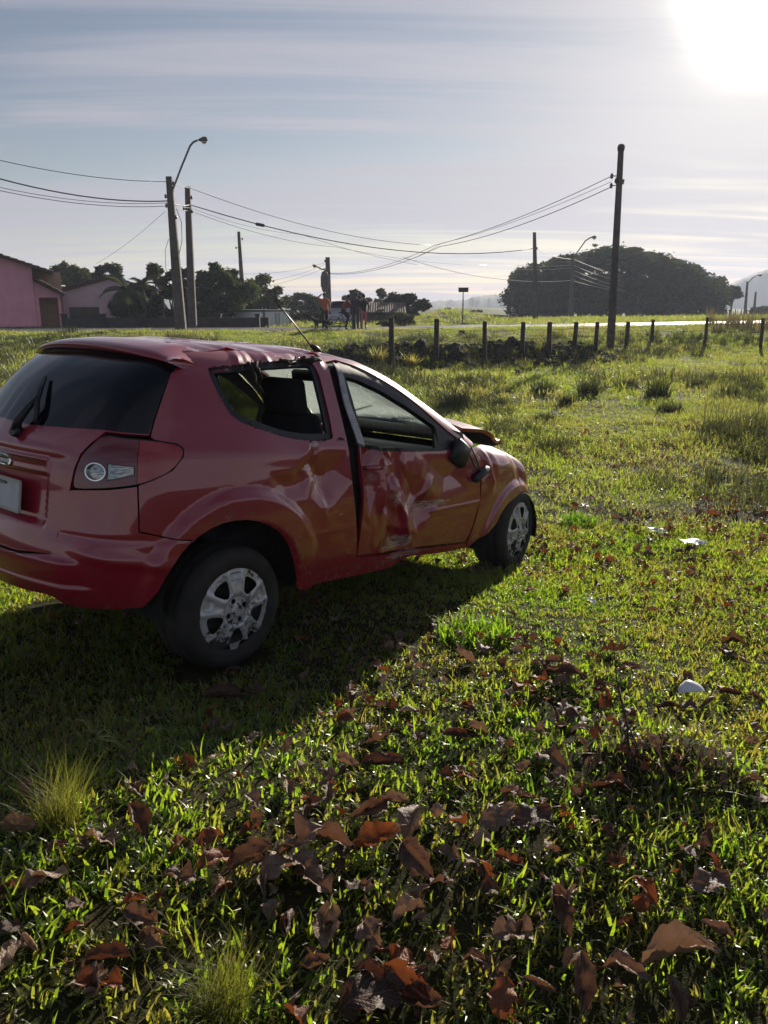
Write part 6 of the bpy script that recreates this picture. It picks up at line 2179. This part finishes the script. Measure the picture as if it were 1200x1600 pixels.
def leaf_mesh(name, seed, fold=.5, curl=.8, roll=.0, wid=.42, twist=.2, wavy=.03, lobes=0, thick=.0):
    """a dry leaf one unit long, bent along its midrib, its length and its edges"""
    rng = np.random.default_rng(seed)
    nl, nw = 22, 12
    V = []; UV = []
    ph = rng.uniform(0, 6.28, 6)
    for i in range(nl + 1):
        s = i / nl
        if lobes: w = wid * (.25 + .75 * abs(math.sin(s * math.pi * lobes)) ** .6) * math.sin(math.pi * min(1, s * .96 + .04)) ** .4
        else: w = wid * math.sin(math.pi * (s * .94 + .03) ** .85) ** .75
        if i == nl: w *= .2
        ang = curl * (s - .5) + .25 * curl * math.sin(3 * s + ph[0])
        cx = (s - .5) * (1 - .12 * abs(curl)); cz = -.5 * curl * (s - .5) ** 2 + .03 * math.sin(7 * s + ph[1])
        tw = twist * (s - .5)
        for j in range(nw + 1):
            q = -1 + 2 * j / nw
            e = abs(q)
            a = (fold + roll * e) * 1.0
            y = w * q * (math.cos(a) if roll == 0 else math.sin(max(1e-3, roll * e) ) / max(1e-3, roll * e) if e > 0 else 1) * (1 if roll else 1)
            z = w * e * math.sin(fold * .9) if roll == 0 else w * (1 - math.cos(roll * e)) / max(.2, roll) * 1.2
            z += wavy * e * math.sin(9 * s + ph[2] + (2 if q > 0 else 0)) + .010 * math.sin(23 * s + 9 * q + ph[3])
            z += .032 * abs(math.sin(math.pi * (s * 9 - 2.6 * e))) * min(1, 3 * e) + .09 * (float(vnoise(s * 5 + seed, q * 2.5 + seed, 3)) - .5)
            y *= 1 + .14 * math.sin(17 * s + ph[4]) * e ** 3 + .10 * math.sin(31 * s + ph[5]) * e ** 4
            y2 = y * math.cos(tw) - z * math.sin(tw); z2 = y * math.sin(tw) + z * math.cos(tw)
            V.append((cx - z2 * math.sin(ang) * .4, y2, cz + z2)); UV.append((s, (q + 1) / 2))
    m = nw + 1
    Fq = [(i * m + j, (i + 1) * m + j, (i + 1) * m + j + 1, i * m + j + 1) for i in range(nl) for j in range(nw)]
    # stalk
    b0 = len(V); p0 = Vector(V[nw // 2]); 
    for k in range(3):
        c = p0 + Vector((-.10 * k, .01 * k, -.01 * k * k))
        for t in (0, 2.1, 4.2): V.append((c.x, c.y + .010 * math.cos(t), c.z + .010 * math.sin(t))); UV.append((0, .5))
    for k in range(2):
        for t in range(3): Fq.append((b0 + 3 * k + t, b0 + 3 * k + (t + 1) % 3, b0 + 3 * k + 3 + (t + 1) % 3, b0 + 3 * k + 3 + t))
    me = bpy.data.meshes.new(name); me.from_pydata([tuple(v) for v in V], [], Fq)
    uv = me.uv_layers.new(name='UVMap')
    for lp in me.loops: uv.data[lp.index].uv = UV[lp.vertex_index]
    me.polygons.foreach_set('use_smooth', np.ones(len(Fq), bool))
    return me


def build_leaves():
    rng = np.random.default_rng(77)
    kinds = [dict(fold=.5, curl=.6, wid=.27, wavy=.04), dict(fold=.25, curl=-1.0, wavy=.06, wid=.28), dict(roll=1.6, curl=.4, wid=.30), dict(roll=2.6, curl=.3, wid=.28), dict(fold=.9, curl=1.0, twist=.7, wid=.28),
             dict(fold=.35, curl=1.5, twist=.8, wid=.25, wavy=.05), dict(roll=1.3, curl=-.6, wid=.33, wavy=.06), dict(fold=.7, curl=.5, lobes=3, wid=.34, wavy=.08), dict(fold=.55, curl=.9, lobes=2, wid=.36, wavy=.09, twist=.9),
             dict(fold=.25, curl=.6, wavy=.08, wid=.34), dict(roll=2.9, curl=.2, wid=.24, twist=.8), dict(fold=1.1, curl=.6, wid=.34, wavy=.07, twist=.6)]
    bank = {}
    for col in ('brown', 'red', 'tan', 'dark'):
        bank[col] = []
        for k, kw in enumerate(kinds):
            me = leaf_mesh('dry_leaf', 500 + k, **kw); me.materials.append(M['leaf_' + col]); bank[col].append(me)

    def put(u, v, px, col, kind, yaw, tilt, label, group=None, lift=.028, roll=0.0):
        p = gp(u, v); zc = p.y * math.cos(PITCH) - (p.z - CAM_H) * math.sin(PITCH)
        L = px * zc / F_PX
        o = link('fallen_leaf', bank[col][kind % len(kinds)])
        o.location = (p.x, p.y, p.z + lift + .22 * L * abs(math.sin(tilt)) + .03 * L)
        o.rotation_euler = Euler((roll, tilt, yaw)); o.scale = (L, L, L)
        tag(o, label, 'leaf', group)
        return o
    # the leaves one can point at, each where it lies (u, v, apparent length, colour, shape, turn, tilt)
    big = [(30, 1312, 84, 'tan', 6, .4, .5, 'tan veined leaf half upright at the left edge beside the fine tuft'),
           (95, 1348, 60, 'dark', 4, 1.0, .2, 'dark folded leaf right of the upright tan leaf at the left edge'),
           (160, 1332, 92, 'tan', 8, -.3, .25, 'pale tan crumpled leaf right of the fine grass tuft'),
           (330, 1327, 66, 'red', 9, .1, .35, 'rust coloured leaf lying flat left of the big leaf heap'),
           (338, 1198, 44, 'tan', 1, .7, .2, 'small tan leaf at the edge of the car shadow'),
           (452, 1188, 56, 'tan', 2, 1.3, .9, 'thin tan leaf standing on edge just outside the car shadow'),
           (373, 1238, 46, 'red', 4, 1.4, .7, 'small red brown leaf standing upright below the shadow edge'),
           (600, 1218, 110, 'dark', 3, .35, .12, 'long dark rolled leaf lying right of the middle of the lawn'),
           (468, 1345, 150, 'brown', 8, .5, .55, 'large crumpled brown leaf topping the big leaf heap'),
           (520, 1345, 130, 'brown', 11, -.2, .25, 'wide folded brown leaf at the right of the big leaf heap'),
           (455, 1385, 150, 'tan', 9, .3, .15, 'long tan leaf stretched along the front of the big leaf heap'),
           (395, 1372, 120, 'brown', 2, .45, .3, 'rolled brown leaf at the left of the big leaf heap'),
           (340, 1370, 104, 'red', 0, .9, .3, 'dark red folded leaf left of the big leaf heap'),
           (490, 1408, 116, 'brown', 7, -.4, .2, 'lobed brown leaf under the front of the big leaf heap'),
           (352, 1415, 74, 'red', 5, 1.2, .6, 'rusty leaf standing on end below the big leaf heap'),
           (558, 1402, 72, 'brown', 9, 1.1, .6, 'speckled brown leaf right of the big leaf heap'),
           (214, 1436, 70, 'red', 4, .8, .4, 'curled rust leaf left of centre near the bottom'),
           (285, 1402, 88, 'brown', 8, .1, .3, 'crumpled brown leaf between the rust leaf and the big leaf heap'),
           (172, 1516, 104, 'dark', 2, .05, .12, 'long dark rolled leaf low on the left of the lawn'),
           (50, 1502, 70, 'tan', 3, -.5, .2, 'tan rolled leaf in the lower left corner'),
           (158, 1566, 110, 'red', 7, .3, .3, 'ragged red brown leaf near the bottom left corner'),
           (18, 1470, 60, 'dark', 9, .4, .3, 'dark reddish leaf cut by the left edge'),
           (448, 1458, 42, 'red', 1, .7, .7, 'small orange brown leaf behind the wispy bottom tuft'),
           (495, 1536, 70, 'brown', 6, .1, .2, 'brown leaf right of the wispy bottom tuft'),
           (582, 1592, 170, 'dark', 9, .2, .35, 'large dark leaf cut by the bottom edge'),
           (628, 1565, 120, 'red', 6, -.5, .5, 'glowing red veined leaf at the bottom edge'),
           (720, 1166, 84, 'dark', 3, .0, .1, 'long dark rolled leaf above the middle of the right lawn'),
           (790, 1182, 78, 'brown', 4, 1.1, .5, 'brown leaf with a pale tip standing up right of centre'),
           (856, 1208, 120, 'brown', 5, -1.0, .35, 'long brown curled leaf left of the dry weed'),
           (727, 1231, 56, 'red', 0, -.1, .2, 'orange red folded leaf in the middle of the right lawn'),
           (716, 1312, 62, 'red', 9, .9, 1.0, 'bright orange leaf standing upright and lit from behind'),
           (778, 1300, 110, 'tan', 1, .4, .25, 'tan leaf leaning on the bright orange leaf'),
           (618, 1276, 58, 'tan', 6, .1, .2, 'greyish tan cupped leaf right of the big leaf heap'),
           (650, 1372, 130, 'brown', 0, -.9, .3, 'long brown leaf slanting below the grey cupped leaf'),
           (640, 1452, 108, 'tan', 11, .7, .3, 'pale tan folded leaf near the bottom centre'),
           (690, 1405, 70, 'brown', 8, .6, .4, 'crumpled brown leaf right of the long slanting leaf'),
           (790, 1365, 56, 'red', 7, .2, .5, 'spiky rust leaf below the bright orange leaf'),
           (735, 1375, 40, 'tan', 9, .2, .2, 'small pale leaf left of the spiky rust leaf'),
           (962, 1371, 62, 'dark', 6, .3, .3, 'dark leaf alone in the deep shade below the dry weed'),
           (880, 1426, 96, 'tan', 8, 1.4, .8, 'tall crumpled tan leaf standing left of the deep shade'),
           (800, 1482, 116, 'tan', 7, .4, .35, 'pale ragged leaf catching the light at the bottom right of centre'),
           (745, 1526, 84, 'brown', 4, -.3, .3, 'brown folded leaf left of the upright pale leaf at the bottom'),
           (795, 1540, 76, 'tan', 11, 1.3, .7, 'upright pale leaf near the bottom edge'),
           (681, 1522, 84, 'brown', 2, 1.5, .8, 'narrow brown leaf standing upright near the bottom edge'),
           (910, 1556, 130, 'brown', 2, 1.45, .65, 'broad grey brown leaf standing upright at the bottom right'),
           (785, 1585, 96, 'red', 9, 1.2, .6, 'orange lit leaf at the bottom edge right of centre'),
           (842, 1572, 84, 'brown', 3, -.3, .2, 'brown rolled leaf between the orange and the broad upright leaf'),
           (1060, 1522, 200, 'tan', 11, .05, .2, 'largest tan leaf lying along the bottom right corner'),
           (975, 1548, 130, 'brown', 4, -.6, .3, 'brown leaf left of the largest tan leaf'),
           (885, 1065, 100, 'brown', 10, -.55, .12, 'long thin rolled brown leaf above the dry weed'),
           (982, 1062, 56, 'brown', 0, -.6, .5, 'tilted red brown leaf right of the dry weed stalks'),
           (1055, 1073, 42, 'dark', 5, 1.4, .9, 'dark leaf standing beside the white plastic lid'),
           (1140, 1098, 56, 'dark', 3, -.3, .1, 'dark rolled leaf right of the white plastic lid'),
           (1042, 1120, 60, 'dark', 10, -.15, .1, 'thin dark leaf below the white plastic lid'),
           (806, 1010, 36, 'red', 9, .5, .4, 'orange leaf right of the bright green grass clump'),
           (1057, 917, 30, 'red', 9, .3, .5, 'small bright red leaf in the far right lawn'),
           (936, 884, 30, 'red', 0, -.3, .3, 'red brown leaf among the far leaves right of the front wheel'),
           (730, 1120, 46, 'red', 8, .4, .3, 'dark red crumpled leaf below the bright green grass clump'),
           (660, 1055, 50, 'tan', 8, .2, .3, 'pale leaf at the tip of the car shadow'),
           (400, 1168, 40, 'tan', 1, .3, .3, 'light tan leaf lit at the rim of the car shadow'),
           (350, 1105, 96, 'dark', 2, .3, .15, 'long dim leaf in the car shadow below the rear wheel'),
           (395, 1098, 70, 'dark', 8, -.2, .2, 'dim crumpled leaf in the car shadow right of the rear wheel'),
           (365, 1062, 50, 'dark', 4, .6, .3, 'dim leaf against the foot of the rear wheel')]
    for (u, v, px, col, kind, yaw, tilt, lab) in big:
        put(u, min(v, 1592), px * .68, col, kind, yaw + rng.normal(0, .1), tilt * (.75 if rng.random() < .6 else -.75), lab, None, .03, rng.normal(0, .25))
    # the many smaller ones that nothing tells apart, by the part of the lawn they lie in
    zones = [(58, (600, 1200), (790, 1010), (12, 28), 'on the lawn right of the car', ''),
             (70, (500, 1200), (1010, 1260), (20, 48), 'in the grass below the car shadow tip', ''),
             (52, (20, 1120), (1230, 1590), (30, 88), 'among the big leaves in the near grass', '')]
    cols = ['brown', 'brown', 'tan', 'dark', 'tan', 'red', 'brown']
    cw = dict(brown='brown', dark='dark brown', tan='pale tan', red='rust red')
    sw = ['folded', 'arched', 'cupped', 'rolled', 'twisted', 'strongly curled', 'cupped', 'ragged', 'crumpled', 'flat', 'tightly rolled', 'folded']
    LM = [(468, 1370, 'the big leaf heap'), (1078, 1097, 'the white plastic piece'), (985, 1215, 'the foot of the dry weed'), (742, 985, 'the bright green clump'), (815, 870, 'the front wheel'),
          (345, 1550, 'the wispy bottom tuft'), (92, 1270, 'the fine tuft at left'), (905, 815, 'the thick far clump'), (1081, 856, 'the white paper scrap'), (1026, 837, 'the white strip'),
          (716, 1305, 'the bright orange upright leaf'), (1060, 1522, 'the largest tan leaf'), (910, 1556, 'the broad upright leaf'), (640, 1570, 'the glowing red leaf'), (155, 1560, 'the ragged red leaf'),
          (600, 1215, 'the long rolled leaf'), (885, 1065, 'the thin rolled leaf'), (660, 1050, 'the car shadow tip'), (860, 1205, 'the long curled leaf'), (1150, 1250, 'the right edge below the weed'),
          (960, 1371, 'the lone dark leaf'), (1057, 917, 'the far red leaf'), (1180, 960, 'the far right edge'), (215, 1436, 'the curled rust leaf'), (640, 1452, 'the pale folded leaf'), (800, 1482, 'the pale ragged leaf'),
          (400, 1168, 'the shadow rim'), (40, 1500, 'the lower left corner'), (640, 1130, 'the middle of the lawn'), (1170, 1420, 'the right edge in the shade'), (760, 880, 'the sunny grass by the sill')]
    for n, ur, vr, pr, lab, grp in zones:
        k = 0
        while k < n:
            u = rng.uniform(*ur); v = rng.uniform(*vr)
            if u < 840 and v < 1000 - (u - 600) * .45: continue
            if vnoise(u / 90, v / 60, 61) < .36 + (.12 * abs(u - 470) / 500 if v > 1230 else 0): continue
            c_ = cols[rng.integers(len(cols))]; kd = int(rng.integers(12)); size = rng.uniform(*pr); big_ = size > (pr[0] + pr[1]) / 2
            near = min(LM, key=lambda m: (m[0] - u) ** 2 + (1.6 * (m[1] - v)) ** 2)[2]
            lab = 'lying nearest ' + near
            lb = '%s %s %s leaf %s' % ('bigger' if big_ else 'tiny', cw[c_], sw[kd], lab)
            put(u, v, size, c_, kd, rng.uniform(0, 6.28), rng.normal(0, .22), lb, '%s %s %s leaves %s' % ('bigger' if big_ else 'tiny', cw[c_], sw[kd], lab), .022, rng.normal(0, .35)); k += 1
    # crumbled leaf bits, past counting
    bits = []
    for i in range(4):
        me = leaf_mesh('leaf_crumb', 900 + i, fold=.6, curl=.9, wavy=.08, wid=.5); me.materials.append(M['leaf_' + ('brown', 'dark', 'red', 'tan')[i]]); bits.append(me)
    n = 8000; y = np.sqrt(rng.random(n) * (12 ** 2 - .8 ** 2) + .64); x = rng.uniform(-.6, 1, n) * (.6 * y + .6)
    ok = vnoise(x * 1.6, y * 1.6, 71) > .40 + .25 * sst(-.2, -1.2, x); x, y = x[ok], y[ok]; n = len(x)
    s = (.016 + .055 * rng.random(n) ** 2)[:, None] * np.ones((1, 3))
    scatter('leaf_litter', np.stack([x, y, hgt(x, y) + .032], -1), np.stack([rng.normal(0, .6, n), rng.normal(0, .6, n), rng.uniform(0, 6.28, n)], -1), s, rng.integers(0, 4, n), bits)


def build_small():
    rng = np.random.default_rng(5)
    # white plastic lid, half sunk in the grass
    p = gp(1078, 1103)
    b = MB(); n = 24
    V = [(0, 0, .012)]
    for r, z in ((.030, .014), (.052, .010), (.058, -.004)):
        for k in range(n + 1):
            t = math.pi * k / n; V.append((r * math.cos(t), r * math.sin(t) * (1 + .06 * math.sin(5 * t)), z))
    Fq = [(0, 1 + k, 2 + k) for k in range(n)]
    for q in range(2): Fq += [(1 + q * (n + 1) + k, 1 + (q + 1) * (n + 1) + k, 2 + (q + 1) * (n + 1) + k, 2 + q * (n + 1) + k) for k in range(n)]
    b.add(V, Fq, 0, True); V2 = [(v[0], v[1], v[2] - .005) for v in V]; b.add(V2, [f[::-1] for f in Fq], 0, True)
    o = b.build('white_plastic_piece', M['white_plastic'], None, p + Vector((0, -.01, .045)), (R_(38), 0, .15)); o.scale = (.95,) * 3
    tag(o, 'white plastic half lid lying in the grass at the right', 'plastic lid')
    def scrap(u, v, w, h, rot, label, name='paper_scrap'):
        p = gp(u, v); V = []; m = 6
        for i in range(m + 1):
            for j in range(4): V.append(((i / m - .5) * w * (1 - .15 * (j % 2)), (j / 3 - .5) * h, .02 * math.sin(i * 1.3 + j) * w * 2 + rng.normal(0, .004)))
        b = MB(); b.add(V, [(i * 4 + j, i * 4 + 4 + j, i * 4 + 5 + j, i * 4 + 1 + j) for i in range(m) for j in range(3)])
        o = b.build(name, M['white_plastic'], None, p + Vector((0, 0, .05)), rot); tag(o, label, 'scrap')
    scrap(1081, 856, .19, .10, (.10, .05, .2), 'flat white paper scrap in the far lawn above the small red leaf')
    scrap(1026, 837, .16, .06, (.35, .15, -.3), 'white plastic strip in the far lawn left of the paper scrap', 'plastic_strip')
    scrap(913, 800, .08, .05, (.3, .1, .4), 'tiny white scrap in the grass right of the front wheel')
    scrap(648 / 2 + 600, 954, .07, .05, (.8, .1, 1.2), 'small pale shard standing in the grass right of the bright clump', 'plastic_shard')
    # dry brown weed: twiggy stalks on a little mound
    root = empty('dry_weed', 'dry reddish brown weed stalks on a small dark mound at right', 'weed', (WEED[0], WEED[1], float(hgt(*WEED))))
    def stalk(pts, r, name='stalk'):
        b = MB(); b.tube(pts, [r, r * .8, r * .6, r * .35][:len(pts)], 5); return b
    for (u0, v0, u1, v1, r) in ((985, 1215, 958, 1000, .004), (990, 1212, 966, 1120, .0035), (1000, 1210, 975, 1100, .003)):
        a = gp(u0, v0); c = at(u1, v1, a.y + .02)
        b = stalk([a - Vector((0, 0, .03)), a.lerp(c, .35) + Vector((.008, 0, 0)), a.lerp(c, .7) - Vector((.006, 0, 0)), c], r)
        for k in range(7):
            q = a.lerp(c, rng.uniform(.25, .95)); e = q + Vector((rng.normal(0, .03), rng.normal(0, .03), rng.uniform(-.02, .05)))
            b.tube([q, e], [.0022, .001], 4)
            b.add([e + Vector((rng.normal(0, .006), 0, 0)), e + Vector((0, .006, .012)), e + Vector((rng.normal(0, .008), -.004, .022))], [(0, 1, 2)])
        b.build('stalk', M['bark'], root, -root.location)
    V, Fc = blades(170, .22, .05, .16, .002, .006, .6, np.random.default_rng(8), 3, .9)
    V[:, 2] += hgt(V[:, 0] + WEED[0], V[:, 1] + WEED[1]) - root.location.z
    link('dead_blades', np_mesh('dead_blades', V, Fc, M['leaf_brown']), root)
    # flowering sedge in front of the shadow
    p = gp(145, 1178)
    rt = empty('sedge', 'flowering sedge stem with a yellow green head lit against the car shadow', 'plant', p)
    head = at(147, 1152, p.y) - p
    b = MB(); b.tube([(0, 0, -.03), head * .5 + Vector((.01, 0, 0)), head], [.003, .0025, .002], 5); b.build('stem', M['grass'], rt)
    for (u, v) in ((118, 1124), (200, 1172), (180, 1150), (215, 1190), (135, 1128)):
        e = at(u, v, p.y - .03) - p; m = head.lerp(e, .5) + Vector((0, 0, .03))
        V = []; P = [head, head.lerp(m, .6), m, m.lerp(e, .6), e]
        for i, q in enumerate(P): w = .004 * (1 - i / 4.2); V += [q + Vector((0, 0, w)), q + Vector((0, -.002, -w))]
        b = MB(); b.add(V, [(2 * i, 2 * i + 1, 2 * i + 3, 2 * i + 2) for i in range(4)]); b.build('bract', M['grass_far'], rt)
    b = MB()
    for k in range(40):
        e = head + Vector((rng.normal(0, .016), rng.normal(0, .012), rng.uniform(-.004, .03))); b.tube([head, e], [.001, .0022], 4)
    b.build('flower_head', M['grass_far'], rt)
    # pale seed stalks rising in the shadow beside the sill
    for (u0, v0, u1, v1, lab) in ((666, 948, 662, 893, 'pale forked grass stalk rising in the shadow below the door'), (745, 905, 747, 884, 'pale spiky seed stalk beside the front wheel')):
        a = gp(u0, v0); c = at(u1, v1, a.y)
        rt = empty('seed_stalk', lab, 'grass stalk', a)
        b = MB(); b.tube([Vector((0, 0, -.02)), (c - a) * .5 + Vector((.005, 0, 0)), c - a], [.003, .0025, .002], 5); b.build('stem', M['straw'], rt)
        b = MB()
        for k in range(7):
            ang = rng.uniform(0, 6.28); L = rng.uniform(.05, .13); e = (c - a) + Vector((L * math.cos(ang), L * math.sin(ang) * .6, rng.uniform(-.02, .06)))
            b.tube([c - a, ((c - a) + e) * .5 + Vector((0, 0, .015)), e], [.0022, .0018, .001], 4)
        b.build('seed_rays', M['straw'], rt)['kind'] = 'stuff'
    # clods of dug earth on the bank
    import bmesh
    cl = []
    for k in range(5):
        bm = bmesh.new(); bmesh.ops.create_icosphere(bm, subdivisions=2, radius=1)
        r2 = np.random.default_rng(40 + k); o3 = r2.uniform(0, 50, 3)
        for v in bm.verts:
            n_ = float(fbm(v.co.x * 1.3 + o3[0] + v.co.z, v.co.y * 1.3 + o3[1] - v.co.z * .7, 5, 3)); v.co *= .62 + .85 * n_
            v.co.z *= .75
        me = bpy.data.meshes.new('clod'); bm.to_mesh(me); bm.free(); me.materials.append(M['soil']); cl.append(me)
    n = 1700; x = rng.uniform(-2.2, 8.0, n); y = 24.2 + .42 * x + rng.normal(-.45, .75, n)
    s = (.035 + .15 * rng.random(n) ** 3)[:, None] * np.ones((1, 3))
    scatter('dug_earth', np.stack([x, y, hgt(x, y) + .03], -1), rng.uniform(0, 6.28, (n, 3)), s, rng.integers(0, 5, n), cl)
    for k, (u, v, px, lab) in enumerate(((808, 586, 22, 'round dark clod of earth lying alone in front of the fence'), (858, 572, 18, 'smaller dark clod right of the round one by the fence'),
                                         (722, 524, 15, 'lump of earth sticking up from the top of the bank'), (800, 545, 30, 'big dark clod on the bank behind the fourth fence post'),
                                         (655, 552, 32, 'big dark clod on the bank between the first two fence posts'))):
        p = gp(u, v); L = px * p.y / F_PX * .36
        o = link('earth_clod', cl[k % 5], None, p + Vector((0, 0, L * .5)), (.3 * k, .2, k)); o.scale = (L, L, L); tag(o, lab, 'clod')


build_grass()
build_tussocks()
build_leaves()
build_small()


# ------------------------------------------------------------------ morning haze
HAZE = 0.0006


def build_haze():
    x, y0, y1, z0, z1 = 1000, -1000, 1000, -6.0, 48.0
    b = MB(); b.box((0, 0, (z0 + z1) / 2), (2 * x, y1 - y0, z1 - z0))
    t = NT('haze_air')
    pv = t.n('ShaderNodeVolumePrincipled')
    pv.inputs['Color'].default_value = (.72, .81, 1.0, 1)
    pv.inputs['Density'].default_value = HAZE
    pv.inputs['Anisotropy'].default_value = .25
    t.l(pv.outputs[0], t.out.inputs['Volume'])
    o = b.build('haze', t.m); o['kind'] = 'stuff'


build_haze()
